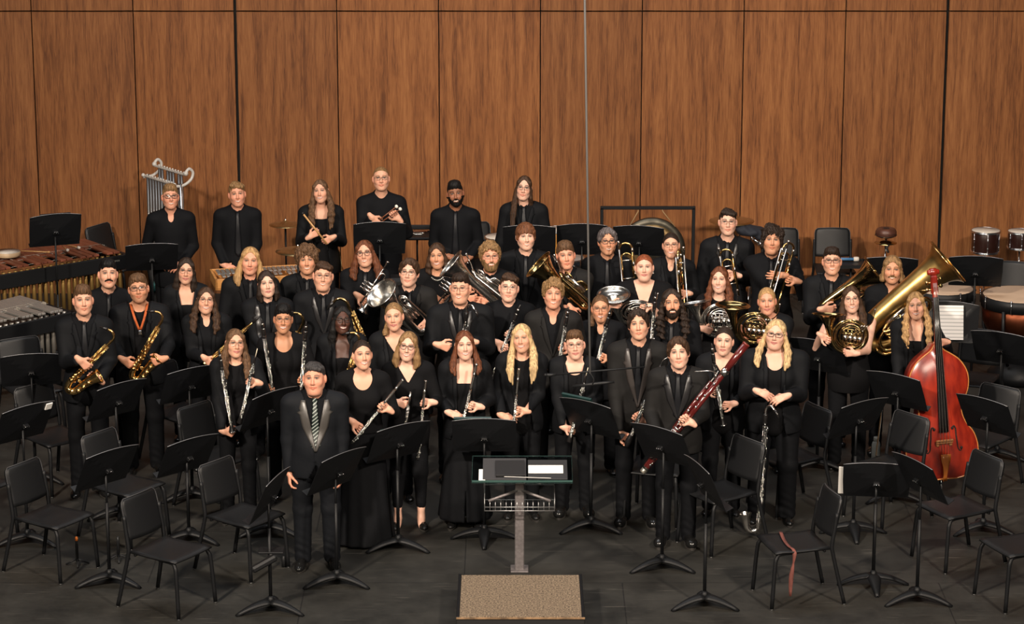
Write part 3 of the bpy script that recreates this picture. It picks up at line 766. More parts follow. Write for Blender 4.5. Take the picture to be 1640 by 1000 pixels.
P(221, 438, 1.77, 'person with glasses and orange neck strap holding a gold alto saxophone with both hands', hair='mid', style='messy', hopt=dict(quiff=.012, line=.062), glasses='rect_bold', outfit='blazer', collar=None, neckline='crew', tie=False, open=.055, vbot=1.05, w=1.10, fw=1.03, skin='tan', beard='stubble', hands=dict(R=(208, 583, .30, 'b', 52), L=(247, 579, .32, 'fist', 52)))
P(132, 456, 1.82, 'person with short swept-up hair in black suit and tie, leftmost saxophonist', hair='mid', style='quiff', hopt=dict(quiff=.02), outfit='suit', skin='fair', neck=.056, smile=1, hands=dict(R=(138, 585, .32, 'b', 45), L=(150, 602, .24, 'w', 45)))
P(329, 458, 1.63, 'person with long wavy hair and round glasses behind the leftmost clarinettist', sex='f', hair='brown', style='long', hopt=dict(len=.27, front=-.07, flare=.022, wave=.005), glasses='round', smile=2, skin='fair', collar='open', chub=.002, hands=dict(R=(338, 582, .28, 'b', 45)))
P(427, 432, 1.70, 'person with dark chin-length hair in satin-lapelled tuxedo jacket, unsmiling', sex='f', hair='dark', style='bob', hopt=dict(len=.13, flare=.002, front=.02, r=.02), outfit='tux', open=.03, vbot=1.0, lapel=.06, collar='shirt', w=.98, skin='pale', smile=0, tie=True, hands=dict(R=(445, 575, .26, 'b', 70)))
P(453, 487, 1.70, 'person with short black hair and glasses in black top holding a clarinet in each hand', sex='f', hair='black', style='messy', hopt=dict(quiff=.02), glasses='oval', smile=2, outfit='top', neckline='scoop', drop=.07, skin='olive', w=.92, hands=dict(L=(483, 608, .28, 'w', 80), R=(433, 622, .26, 'w', -75)))
P(547, 489, 1.62, 'person with dark skin and long black hair in glasses and open blazer', sex='f', hair='black', style='long', hopt=dict(len=.28, front=.04, flare=.006, line=.066), glasses='oval_bold', smile=2, skin='dark', lip=(.20, .045, .045), neckline='square', drop=.12, open=.06)
P(631, 483, 1.71, 'person with tied-back blond hair and closed eyes behind the bobbed flautist', sex='f', hair='dblond', style='sleek', hopt=dict(bun=0, pony=-1), smile=1, skin='fair', neckline='v', drop=.10, open=.05)
P(737, 437, 1.82, 'heavy-set person with glasses in satin-lapelled tuxedo holding a bass clarinet', hair='dark', style='short', hopt=dict(quiff=.008), glasses='rect', outfit='tux', w=1.20, d=1.15, chub=.012, fw=1.05, belly=.04, smile=2, skin='fair', fit=1.12, hands=dict(R=(717, 556, .30, 'fist', 85), L=(745, 548, .22, 'w', 85)))
P(815, 437, 1.72, 'person with swept brown hair and thin glasses in black shirt holding a clarinet low', hair='brown', style='side', glasses='rect', outfit='shirt', smile=1, skin='pale', neck=.052, tie=False, hands=dict(R=(808, 556, .28, 'w', 62), L=(816, 535, .22, 'w', 62)))
P(886, 447, 1.80, 'person with curly sandy hair and broad smile in open-collared suit holding a clarinet', hair='dblond', style='curly', hopt=dict(top=.02), outfit='suit', cloth='charcoal', collar='open', tie=False, smile=2, skin='ruddy', fw=.96, hands=dict(R=(890, 590, .25, 'w', 80), L=(903, 556, .21, 'w', 80)))
P(962, 471, 1.59, 'person with pulled-back brown hair and glasses smiling beside the hanging microphone cable', sex='f', hair='mid', style='sleek', hopt=dict(bun=0, pony=-1), glasses='oval', smile=2, skin='tan', collar='open', outfit='top', w=.94, hands=dict(L=(963, 572, .28, 'w', 75), R=(955, 585, .24, 'w', 75)))
P(1032, 406, 1.68, 'person with red updo and pearl earrings in deep v-neck black dress holding a silver horn', sex='f', hair='red', style='sleek', hopt=dict(bun=1, bz=.07), skin='pale', outfit='short', neckline='v', drop=.22, w=1.12, chub=.009, fw=1.03, fit=1.05, smile=1, hands=dict(R=(990, 488, .30, 'b', 20), L=(1030, 492, .32, 'w', -20)))
P(1076, 461, 1.76, 'bearded person with long curly dark hair in black shirt and tie', hair='dark', style='long', hopt=dict(len=.26, front=-.06, flare=.02, wave=.008, wf=120, amp=.004, line=.07), beard='full', smile=2, outfit='shirt', skin='tan', w=1.02, hands=dict(R=(1048, 560, .26, 'w', 85)))
P(1153, 425, 1.68, 'person with long auburn waves holding a silver french horn', sex='f', hair='auburn', style='long', hopt=dict(len=.32, front=-.08, flare=.018, wave=.004), smile=2, skin='pale', outfit='top', neckline='crew', hands=dict(R=(1139, 530, .34, 'fist', 20), L=(1160, 532, .26, 'w', 20)))
P(1229, 459, 1.64, 'person with curly blond tied-back hair holding a gold french horn', sex='f', hair='blond', style='sleek', hopt=dict(bun=0, strands=1), smile=1, skin='ruddy', w=1.0, chub=.005, neckline='v', drop=.06, open=.05, hands=dict(L=(1216, 550, .32, 'fist', 30), R=(1195, 540, .25, 'w', 30)))
P(1364, 456, 1.64, 'person with long brown hair and glasses in sleeveless black top hugging a french horn', sex='f', hair='brown', style='long', hopt=dict(len=.27, front=-.05, flare=.014), glasses='round', smile=2, outfit='sleeveless', neckline='scoop', drop=.03, skin='pale', w=.98, fit=1.0, chub=.003, hands=dict(L=(1356, 565, .34, 'b', 90), R=(1326, 545, .30, 'w', 60)))
P(1468, 466, 1.66, 'person with long wavy blond hair standing behind the double bass', sex='f', hair='blond', style='long', hopt=dict(len=.34, front=-.10, flare=.02, wave=.005, one=0, r=.02), smile=2, skin='fair', open=.06, neckline='square', drop=.10, hx=0, hands=dict(L=(1501, 548, .43, 'w', 88), R=(1440, 640, .2, 'hang', 0)))
# ---- front row
P(376, 525, 1.63, 'person with long brown hair and glasses holding a clarinet and an oboe', sex='f', hair='mid', style='long', hopt=dict(len=.27, front=-.08, flare=.016, wave=.004), glasses='oval', smile=1, skin='fair', outfit='blazer', neckline='crew', open=.075, hands=dict(L=(400, 611, .28, 'w', 72), R=(374, 694, .20, 'fist', -80)))
P(503, 579, 1.66, 'conductor in tuxedo with wide grey satin lapels and striped tie', hair='grey', style='side', hopt=dict(ear=-.005, nape=-.06), outfit='tux', w=1.12, d=1.08, fw=1.05, chub=.008, skin='ruddy', smile=1, belly=.02, lapel=.062, vbot=1.05, hands=dict(R=(464, 776, .06, 'hang', 0), L=(546, 775, .06, 'hang', 0)), iris=(.02, .012, .01), lapelm='grey')
P(580, 543, 1.70, 'person in floor-length black gown with scoop neck holding a dark-bodied flute', sex='f', hair='dark', style='sleek', hopt=dict(bun=0, line=.066), smile=2, outfit='gown', neckline='scoop', drop=.075, skin='fair', w=.92, legs='gown', turn=6, hands=dict(R=(576, 686, .26, 'w', 50), L=(613, 650, .28, 'w', 50)))
P(653, 530, 1.65, 'person with blond bob and dark glasses in black blouse holding two silver flutes', sex='f', hair='dblond', style='bob', hopt=dict(len=.15, flare=.014, front=-.0, line=.068, r=.026), glasses='oval_bold', smile=2, outfit='top', neckline='v', drop=.11, collar=None, skin='pale', legs='crop', w=.90, hands=dict(R=(650, 648, .28, 'fist', 85), L=(679, 645, .28, 'w', 84)))
P(744, 528, 1.65, 'person with auburn half-up hair and long black skirt holding a flute with both hands', sex='f', hair='auburn', style='long', hopt=dict(len=.22, front=-.06, flare=.026, line=.07, r=.018), smile=2, skin='pale', neckline='square', drop=.11, open=.07, legs='skirt', hands=dict(R=(735, 668, .21, 'flat', -10), L=(755, 650, .22, 'w', 75)))
P(836, 517, 1.65, 'person with very long straight blond hair holding a flute', sex='f', hair='pblond', style='long', hopt=dict(len=.36, front=-.11, flare=.018, line=.07, r=.022), smile=2, skin='fair', neckline='crew', open=.06, hands=dict(R=(818, 672, .25, 'flat', -10), L=(829, 658, .29, 'w', 80)))
P(921, 528, 1.58, 'short-haired person in round glasses and chunky black shoes holding an oboe low', sex='f', hair='mid', style='short', hopt=dict(quiff=.006, line=.06), glasses='oval', smile=1, skin='pale', neckline='scoop', drop=.06, open=.06, jaw=.95, fw=1.0, shoe='boot', w=.92, hands=dict(R=(917, 690, .24, 'w', 75), L=(925, 655, .24, 'w', 75)))
P(1023, 494, 1.82, 'serious person with dark wavy hair in tuxedo holding an english horn low', hair='dark', style='curtain', hopt=dict(side=-.015), outfit='tux', skin='fair', smile=0, w=1.06, vbot=1.0, lapel=.05, lapelm='grey', cloth='charcoal', shoe='boot', hands=dict(R=(1004, 702, .22, 'w', 62), L=(1022, 668, .22, 'w', 62)))
P(1087, 539, 1.72, 'person with centre-parted brown hair in tuxedo holding a dark red bassoon', hair='brown', style='curtain', hopt=dict(side=-.01), outfit='tux', skin='pale', smile=1, w=1.0, cloth='charcoal', shoe='boot', lapel=.05, vbot=1.1, hands=dict(L=(1097, 671, .34, 'w', 52), R=(1062, 706, .28, 'w', 52)))
P(1160, 522, 1.60, 'person with tied-back dark hair in v-neck blazer holding a clarinet in both hands', sex='f', hair='dark', style='sleek', hopt=dict(bun=0), skin='pale', smile=0, neckline='v', drop=.10, open=.06, w=.95, chub=.002, hands=dict(R=(1145, 627, .28, 'w', -82), L=(1161, 650, .28, 'w', -82)))
P(1243, 510, 1.72, 'broad person with long platinum blond hair and dark glasses, hands on bass clarinet', sex='f', hair='pblond', style='long', hopt=dict(len=.27, front=-.07, flare=.034, wave=.002, line=.07, r=.02), glasses='rect_bold', skin='pale', smile=1, w=1.18, d=1.2, fit=1.15, chub=.012, fw=1.06, neckline='scoop', drop=.08, open=.06, belly=.02, hands=dict(R=(1229, 634, .30, 'flat', -10), L=(1244, 641, .33, 'flat', -10)))

LEGS = {}
def leg_mesh(kind, sex):
    key = (kind, sex)
    if key in LEGS: return LEGS[key]
    if kind in ('gown', 'skirt'):
        F = Field(axis(-.36, .36, .014, []), axis(-.3, .3, .014, []), axis(.0, 1.08, .014, []))
        X, Y, Z = F.full()
        z0 = .02 if kind == 'gown' else .07
        rx = .165 + .095 * np.clip((1.0 - Z), 0, 1) ** 1.3; ry = .125 + .09 * np.clip((1.0 - Z), 0, 1) ** 1.2
        a = np.arctan2(Y, X); fold = 1 + .035 * np.sin(a * 11 + Z * 2) * np.clip(.95 - Z, 0, 1)
        d = (np.sqrt((X / rx) ** 2 + (Y / ry) ** 2) - fold) * .12
        d = np.maximum(d, np.maximum(Z - 1.0, z0 - Z))
        if kind == 'skirt': d = np.maximum(d, -np.maximum(np.abs(X) - .008 * np.clip((.6 - Z) * 2, 0, 1), Y + .02))
        F.D = np.minimum(F.D, d.astype(np.float32))
    else:
        F = Field(axis(-.32, .32, .012, []), axis(-.25, .25, .012, []), axis(.0, 1.1, .012, []))
        za = .055 if kind != 'crop' else .19
        ra = .058 if kind != 'crop' else .044
        for s in (-1, 1):
            F.cap((s * .088, .0, .90), (s * .098, -.005, .50), .092, .066, .03)
            F.cap((s * .098, -.005, .50), (s * .102, .02, za), .066, ra, .03)
        F.ell((0, .005, .94), (.158, .115, .13), .04)
        X, Y, Z = F.full()
        a = .003 * np.sin(Z * 95 + X * 60 + 4 * np.sin(Y * 30)) * np.clip((.32 - Z) * 6, .15, 1)
        F.D = np.maximum(F.D + a, np.maximum((za - .03) - Z, Z - 1.02)).astype(np.float32)
    F.D[:, :, 0] = .05; F.D[:, :, -1] = .05
    LEGS[key] = to_mesh(kind, *nets(F), TROUS)
    return LEGS[key]
SHOES = {}
def shoe_mesh(kind):
    if kind in SHOES: return SHOES[kind]
    F = Field(axis(-.07, .07, .006, []), axis(-.22, .1, .006, []), axis(0, .16, .006, []))
    if kind == 'boot':
        F.cap((0, .03, .05), (0, .03, .12), .045, .046, .02); F.cap((0, .03, .045), (.0, -.13, .045), .044, .042, .02); F.ell((0, -.14, .045), (.048, .06, .04), .02)
    elif kind == 'dress':
        F.cap((0, .03, .045), (0, .03, .075), .040, .040, .02); F.cap((0, .03, .04), (0, -.12, .034), .040, .037, .02); F.ell((0, -.14, .03), (.041, .07, .03), .02)
    else:
        F.cap((0, .04, .03), (0, -.10, .022), .032, .030, .02); F.ell((0, -.12, .022), (.036, .05, .022), .02)
        F.ell((0, -.0, .07), (.026, .075, .05), .008, sub=True)
    X, Y, Z = F.full(); F.D = np.maximum(F.D, .012 - Z); 
    up = to_mesh('shoe', *nets(F), SHOEM)
    m = MB(); hh = {'boot': .03, 'dress': .016, 'flat': .008}[kind]
    o = []
    for i in range(28):
        a = 2 * math.pi * i / 28; w_ = .046 if kind != 'flat' else .036
        yy = -.055 - .135 * math.cos(a); xx = w_ * math.sin(a) * (1.0 if yy < -.06 else .88)
        o.append((xx, yy))
    m.prism(o, 0, hh)
    sm = m.mesh('sole'); sm.materials.append(SOLE)
    SHOES[kind] = (up, sm)
    return SHOES[kind]

def setup(p):
    p['h'] = p['h0'] - .012
    g = on_z(p['px'], p['py'], p['h0']); p['pos'] = V((g.x, g.y, 0))
    face = math.degrees(math.atan2(-g.x, g.y)) + p['yaw']; p['rz'] = R(face)
    p['M'] = Matrix.Translation(p['pos']) @ Matrix.Rotation(p['rz'], 4, 'Z'); Mi = p['M'].inverted()
    hs = {}
    for s, sp in p['hands'].items():
        px, py, off, mode, ang = sp
        t = Mi @ on_y(px, py, g.y - off); sg = -1 if s == 'R' else 1
        a = V((math.cos(R(ang)), 0, math.sin(R(ang)))); f = V((-sg, 0, .12)); f = (f - a * f.dot(a))
        f = f.normalized() if f.length > .3 else V((-sg, 0, 0))
        pole = V((sg * .30, .42, -.85)); vis = True
        if mode == 'w': n = V((0, -1, 0)); curl = (64, 72, 45); wr = t - f * .070 - n * .026
        elif mode == 'b': n = V((0, 1, 0)); curl = (48, 55, 35); wr = t - f * .075 - n * .022
        elif mode == 'fist': n = V((-sg * .35, 1, 0)); f = V((-sg * .9, -.15, -.25)); curl = (80, 80, 50); wr = t - f.normalized() * .075 - n.normalized() * .02
        elif mode == 'flat': n = V((0, .75, -.65)); f = V((-sg * .85, -.25, -.30)); curl = (22, 25, 18); wr = t - f.normalized() * .085
        elif mode == 'point': n = V((.2, 1, 0)); f = V((-.95, -.3, .05)); curl = (12, 20, 15); wr = t - f.normalized() * .05
        elif mode == 'hang': n = V((-sg, .15, 0)); f = V((0, -.22, -1)); curl = (30, 38, 25); wr = t - f.normalized() * .09; pole = V((sg * .2, .7, 0))
        elif mode == 'neck': n = V((-.55, -.8, 0)); f = V((-.6, .2, .55)); curl = (58, 62, 40); wr = t - f.normalized() * .075 - n.normalized() * .03
        hs[s] = (wr, f, n, curl, pole, vis)
    p['hands'] = hs
    return p
for p in CAST: setup(p)
def compute(p):
    r = make_person(p); r['hair'] = hair_mesh(p)
    if p['beard'] and p['beard'] != 'stubble': r['beard'] = beard_mesh(p)
    return r
DEBUG_N = globals().get('DEBUG_N')
if DEBUG_N: CAST = [CAST[i] for i in DEBUG_N]
with ThreadPoolExecutor(4) as ex: DATA = list(ex.map(compute, CAST))

STRIPE = None
def tie_material():
    m = bpy.data.materials.new('striped_tie'); m.use_nodes = True; nt = m.node_tree; b = nt.nodes['Principled BSDF']
    tc = nt.nodes.new('ShaderNodeTexCoord'); mp = nt.nodes.new('ShaderNodeMapping'); w = nt.nodes.new('ShaderNodeTexWave'); r = nt.nodes.new('ShaderNodeValToRGB')
    mp.inputs['Rotation'].default_value = (0, R(38), 0); w.bands_direction = 'Z'; w.inputs['Scale'].default_value = 14
    r.color_ramp.elements[0].color = (.012, .02, .018, 1); r.color_ramp.elements[1].color = (.32, .36, .33, 1)
    r.color_ramp.elements[0].position = .72; r.color_ramp.elements[1].position = .8
    nt.links.new(tc.outputs['Object'], mp.inputs[0]); nt.links.new(mp.outputs[0], w.inputs[0]); nt.links.new(w.outputs['Fac'], r.inputs[0]); nt.links.new(r.outputs[0], b.inputs['Base Color'])
    b.inputs['Roughness'].default_value = .4
    return m
TIEM = mat('black_satin_tie', (.0065, .007, .009), .45, spec=.3)
for p, D in zip(CAST, DATA):
    h, k, w, d, hs, hc, T = body_frame(p)
    root = thing('person', p['label'], 'person', p['pos'], p['rz'], LP); p['root'] = root
    child('body', to_mesh('body', *D['body'][:2], SKIN, D['body'][2]), root)
    cl = CLOTH2 if p['cloth'] == 'charcoal' else (NAVY if 'conductor' in p['label'] else CLOTH)
    top = {'top': 'blouse', 'gown': 'bodice', 'sleeveless': 'top', 'short': 'dress_top'}.get(p['outfit'], 'shirt' if p['sex'] == 'm' or p['collar'] else 'top')
    child(top, to_mesh('shirt', *D['shirt'], SHIRTM if p['collar'] else KNIT), root)
    if 'jacket' in D:
        child('jacket', to_mesh('jacket', *D['jacket'], cl), root)
        lm = (SATIN2 if p['cloth'] is None else mat('dim_satin', (.040, .034, .032), .36, spec=.5)) if p.get('lapelm') == 'grey' else (SATIN if p['outfit'] == 'tux' else cl)
        lb = MB()
        for s in (-1, 1):
            if len(D['lapel'][s]) > 3: lb.grid(D['lapel'][s] if s > 0 else [r_[::-1] for r_ in D['lapel'][s]], .004)
        lb.build('lapels', lm, root)
    if p['collar'] == 'shirt' and p['tie']:
        pts = [(z, y) for z, y in D['tie_y'] if y is not None]
        rows = []
        n = len(pts)
        for i, (z, y) in enumerate(pts):
            t = i / (n - 1); wd = .019 if i == 0 else .012 + .026 * t
            if i == n - 1: wd = .004
            yb = min(y, pts[max(0, i - 1)][1] + .01) - (.010 if i < 2 else .003)
            rows.append([(x * wd, yb - .004 * (1 - x * x), z) for x in (-1, -.5, 0, .5, 1)])
        m = MB().grid(rows, .005)
        if p.get('lapelm') == 'grey' and p['cloth'] is None: STRIPE = STRIPE or tie_material(); tm = STRIPE
        else: tm = TIEM
        m.build('tie', tm, root)
        if p['collar'] == 'shirt':
            c = MB(); yk = pts[0][1]
            for s in (-1, 1):
                c.grid([[(s * .050, .0, 1.485 * k), (s * .030, yk + .012, 1.485 * k), (s * .008, yk - .004, 1.472 * k)], [(s * .056, .004, 1.462 * k), (s * .040, yk + .000, 1.445 * k), (s * .030, yk - .010, 1.425 * k)]], .004)
            c.build('collar', SHIRTM, root)
    lg = p['legs']
    o = child({'gown': 'gown_skirt', 'skirt': 'skirt', 'crop': 'cropped_trousers'}.get(lg, 'trousers'), leg_mesh(lg, p['sex']), root)
    if 'conductor' in p['label']: o.data = o.data.copy(); o.data.materials[0] = NAVY
    ws = w * (1.0 if p['sex'] == 'm' else 1.04); o.scale = (ws, d * 1.02, k)
    if lg == 'crop':
        a = MB()
        for s in (-1, 1): a.tube([(s * .102 * ws, .02, .24), (s * .102 * ws, .022, .12), (s * .102 * ws, .015, .06), (s * .104 * ws, -.03, .03), (s * .107 * ws, -.09, .022)], [.042, .031, .036, .032, .026], 12)
        am = a.build('ankles', mat('bare_ankle_skin', SK['pale'], .5), root)
    if lg != 'gown':
        up, sl = shoe_mesh(p['shoe'])
        for s in (-1, 1):
            q = child('shoe', up, root); q.location = (s * .104 * ws, .005, 0); q.rotation_euler = (0, 0, s * R(10)); child('sole', sl, q)
    hr = child('hair', to_mesh('hair', *D['hair'], hairmat(HC[p['hair']])), root); hr.matrix_local = T
    if 'beard' in D:
        b = child('moustache' if p['beard'] == 'moustache' else 'beard', to_mesh('beard', *D['beard'], hairmat([q * .8 for q in HC[p['hair']]])), root); b.matrix_local = T
    if p['glasses']: glasses(p['glasses'], root, T @ Matrix.Diagonal((p['fw'], 1, 1, 1)))
    # small adornments read from the photograph
    L = p['label']
    nz = 1.44 * k
    def neck_loop(r, z0, drop, tr, m, name, beads=False):
        ring = []
        for i in range(40):
            a = 2 * math.pi * i / 40
            x = r * math.sin(a); fr_ = max(0, math.cos(a)); y = .015 - r * 1.1 * math.cos(a)
            ring.append(V((x, y - fr_ ** 2 * drop * .45, z0 - drop * fr_ ** 2)))
        b = MB()
        if beads:
            for q in ring: b.ball(q, tr, 5)
        else: b.tube(ring, tr, 6, closed=True)
        return b.build(name, m, root)
    if 'pearl necklace' in L: neck_loop(.086, 1.468 * k, .055, .0058, mat('pearl', (.7, .66, .6), .3), 'necklace', True)
    if 'orange neck strap' in L:
        b = MB()
        for s in (-1, 1):
            rows = []
            for i in range(9):
                t = i / 8; x = s * (.072 * (1 - t) + .006 * t); z = 1.50 * k - .19 * t; y = -.02 - .135 * min(1, t * 2.2) ** .8 - .012
                rows.append([(x - .010, y, z), (x + .010, y, z)])
            b.grid(rows, .004)
        b.build('neck_strap', mat('orange_webbing', (.42, .085, .015), .7), root)
        MB().box((0, -.168, 1.285 * k), (.028, .01, .04), bev=.004).build('strap_clip', SILVER, root)
    if 'earrings' in L:
        for s in (-1, 1):
            e = MB().ball((0, 0, 0), .007, 6); e.tube([(0, 0, .0), (0, 0, .022)], .0018, 5); e = e.build('earring', mat('pearl', (.7, .66, .6), .3), root); e.location = T @ V((s * .083, -.01, -.052))
# ------------------------------------------------------------------ instruments (built once at the origin along +z, then copied)
REDWOOD = mat('red_maple', (.085, .009, .008), .22, spec=.6, coat=.5, var=.3, bscale=6, stretch=(3, 3, .5))
BONE = mat('ivory_ring', (.62, .55, .42), .4)
PROTO = {}
def proto(kind, fn):
    if kind not in PROTO: PROTO[kind] = fn()
    else: return copy_tree(PROTO[kind])
    return PROTO[kind]
def keys_straight(z0, z1, r, n, seed, side=1):
    rng = random.Random(seed); m = MB()
    for i in range(n):
        z = z0 + (z1 - z0) * (i + .5) / n; a = R(-90 + rng.choice((0, 0, 0, 22, -24, 40, -42)))
        c = V((math.cos(a) * (r + .006), math.sin(a) * (r + .006), z)); d = V((math.cos(a), math.sin(a), 0))
        m.disc(c, d, rng.uniform(.0058, .0076), .004, 10); m.cyl(d * r, c, .002, 6)
    for a0 in (-50, -128, -90):
        a = R(a0); x, y = math.cos(a) * (r + .004), math.sin(a) * (r + .004)
        for q in range(3):
            za = z0 + (z1 - z0) * (q / 3 + .03); zb = z0 + (z1 - z0) * ((q + 1) / 3 - .04)
            m.cyl((x, y, za), (x, y, zb), .0014, 6)
            for zz in (za, zb, (za + zb) / 2): m.ball((x, y, zz), .0036, 5)
    for i in range(5):
        z = z0 + (z1 - z0) * rng.uniform(.05, .95); a = R(-90 + rng.uniform(-60, 60)); x, y = math.cos(a) * (r + .005), math.sin(a) * (r + .005)
        m.tube([(x, y, z), (x * 1.35, y * 1.35, z + .012), (x * 1.3, y * 1.3, z + .028)], [.003, .0042, .002], 6)
    return m
def clarinet():
    t = thing('clarinet')
    MB().lathe([(.0125, .055), (.0135, .06), (.0135, .33), (.0150, .335), (.0150, .35), (.0130, .355), (.0130, .54), (.0155, .545), (.0165, .575), (.0145, .605), (.0135, .61)], 14).build('body', EBONY, t)
    MB().lathe([(.026, 0), (.030, .001), (.0285, .008), (.020, .03), (.0150, .055), (.0140, .06)], 16).build('bell', EBONY, t)
    MB().lathe([(.0120, .608), (.0125, .63), (.0105, .655), (.0055, .69), (.003, .695)], 12, sy=.9).build('mouthpiece', EBONY, t)
    l = MB(); l.lathe([(.0138, .628), (.0140, .652), (.0132, .653)], 12)
    for z in (.058, .335, .352, .545, .606): l.lathe([(.0152, z - .003), (.0158, z), (.0152, z + .003)], 14)
    l.lathe([(.0300, .0), (.0310, .002), (.0300, .005)], 16)
    l.build('rings', SILVER, t)
    keys_straight(.07, .535, .0135, 17, 3).build('keywork', SILVER, t)
    return t
def oboe():
    t = thing('oboe')
    MB().lathe([(.021, 0), (.023, .004), (.018, .04), (.0125, .08), (.0118, .3), (.0100, .54), (.0085, .57), (.006, .578)], 12).build('body', EBONY, t)
    keys_straight(.06, .52, .0115, 24, 9).build('keywork', SILVER, t)
    MB().lathe([(.004, .575), (.0035, .61), (.0045, .625), (.003, .645)], 8, sy=.7).build('reed', BONE, t)
    return t
def english_horn():
    t = thing('english_horn')
    MB().lathe([(.012, 0), (.022, .012), (.029, .045), (.026, .08), (.0155, .12), (.014, .45), (.012, .72), (.008, .735)], 14).build('body', EBONY, t)
    keys_straight(.13, .70, .0138, 26, 12).build('keywork', SILVER, t)
    MB().tube(smooth_path([(0, 0, .73), (0, 0, .77), (.015, 0, .80), (.03, 0, .815)], 5), .0028, 8).build('bocal', SILVER, t)
    return t
def flute(dark=False):
    t = thing('flute')
    if dark: MB().lathe([(.0098, 0), (.0098, .02), (.0105, .022), (.0105, .40), (.0098, .42)], 12).build('body', EBONY, t); MB().lathe([(.0115, .41), (.0115, .44), (.0105, .445), (.0105, .655), (.0112, .658), (.0112, .665)], 12).build('head_joint', SILVER, t)
    else: MB().lathe([(.0098, 0), (.0102, .004), (.0096, .01), (.0096, .12), (.0108, .125), (.0108, .14), (.0096, .145), (.0096, .44)], 12).build('body', SILVER, t); MB().lathe([(.0112, .44), (.0112, .465), (.0100, .47), (.0100, .655), (.0110, .658), (.0110, .667)], 12).build('head_joint', SILVER, t)
    m = MB(); m.lathe([(.003, -.004), (.011, -.002), (.012, .002), (.003, .004)], 14, Matrix.Translation((0, -.011, .575)) @ Matrix.Rotation(R(90), 4, 'X'), sy=1.4); m.build('lip_plate', SILVER, t)
    keys_straight(.015, .42, .0098, 20, 21).build('keywork', SILVER, t)
    return t
def piccolo():
    t = thing('piccolo')
    MB().lathe([(.0085, 0), (.0085, .20)], 10).build('body', EBONY, t); MB().lathe([(.0092, .2), (.0092, .315)], 10).build('head_joint', SILVER, t)
    keys_straight(.01, .2, .0085, 12, 23).build('keywork', SILVER, t)
    return t
def bass_clarinet():
    t = thing('bass_clarinet')
    MB().lathe([(.019, .10), (.021, .11), (.0185, .12), (.0175, .95), (.0195, .955), (.0195, .99), (.0165, 1.0)], 14).build('body', EBONY, t)
    m = keys_straight(.14, .93, .0185, 34, 31)
    for i in range(9): m.tube([(.020, -.006 + .004 * (i % 3), .15 + i * .085), (.027, -.008, .19 + i * .085), (.02, -.01, .22 + i * .085)], .0034, 6)
    m.build('keywork', SILVER, t)
    n = 16
    MB().tube(smooth_path([(0, 0, .10), (0, 0, .055), (-.018, 0, .03), (-.055, 0, .025), (-.085, 0, .05), (-.100, 0, .12), (-.108, 0, .17)], 4), lerps([.016, .017, .018, .021, .025, .034, .052], 25), 16, caps=False).build('bell', SILVER, t)
    MB().tube(smooth_path([(0, 0, .99), (0, 0, 1.03), (.012, -.01, 1.062), (.04, -.035, 1.07), (.065, -.055, 1.045)], 5), .0105, 10).build('neck', SILVER, t)
    MB().tube([(.062, -.052, 1.048), (.085, -.07, 1.02), (.10, -.083, .985)], [.013, .012, .005], 10).build('mouthpiece', EBONY, t)
    MB().cyl((0, 0, 0), (0, 0, .12), .005, 8).build('peg', CHROME, t)
    return t
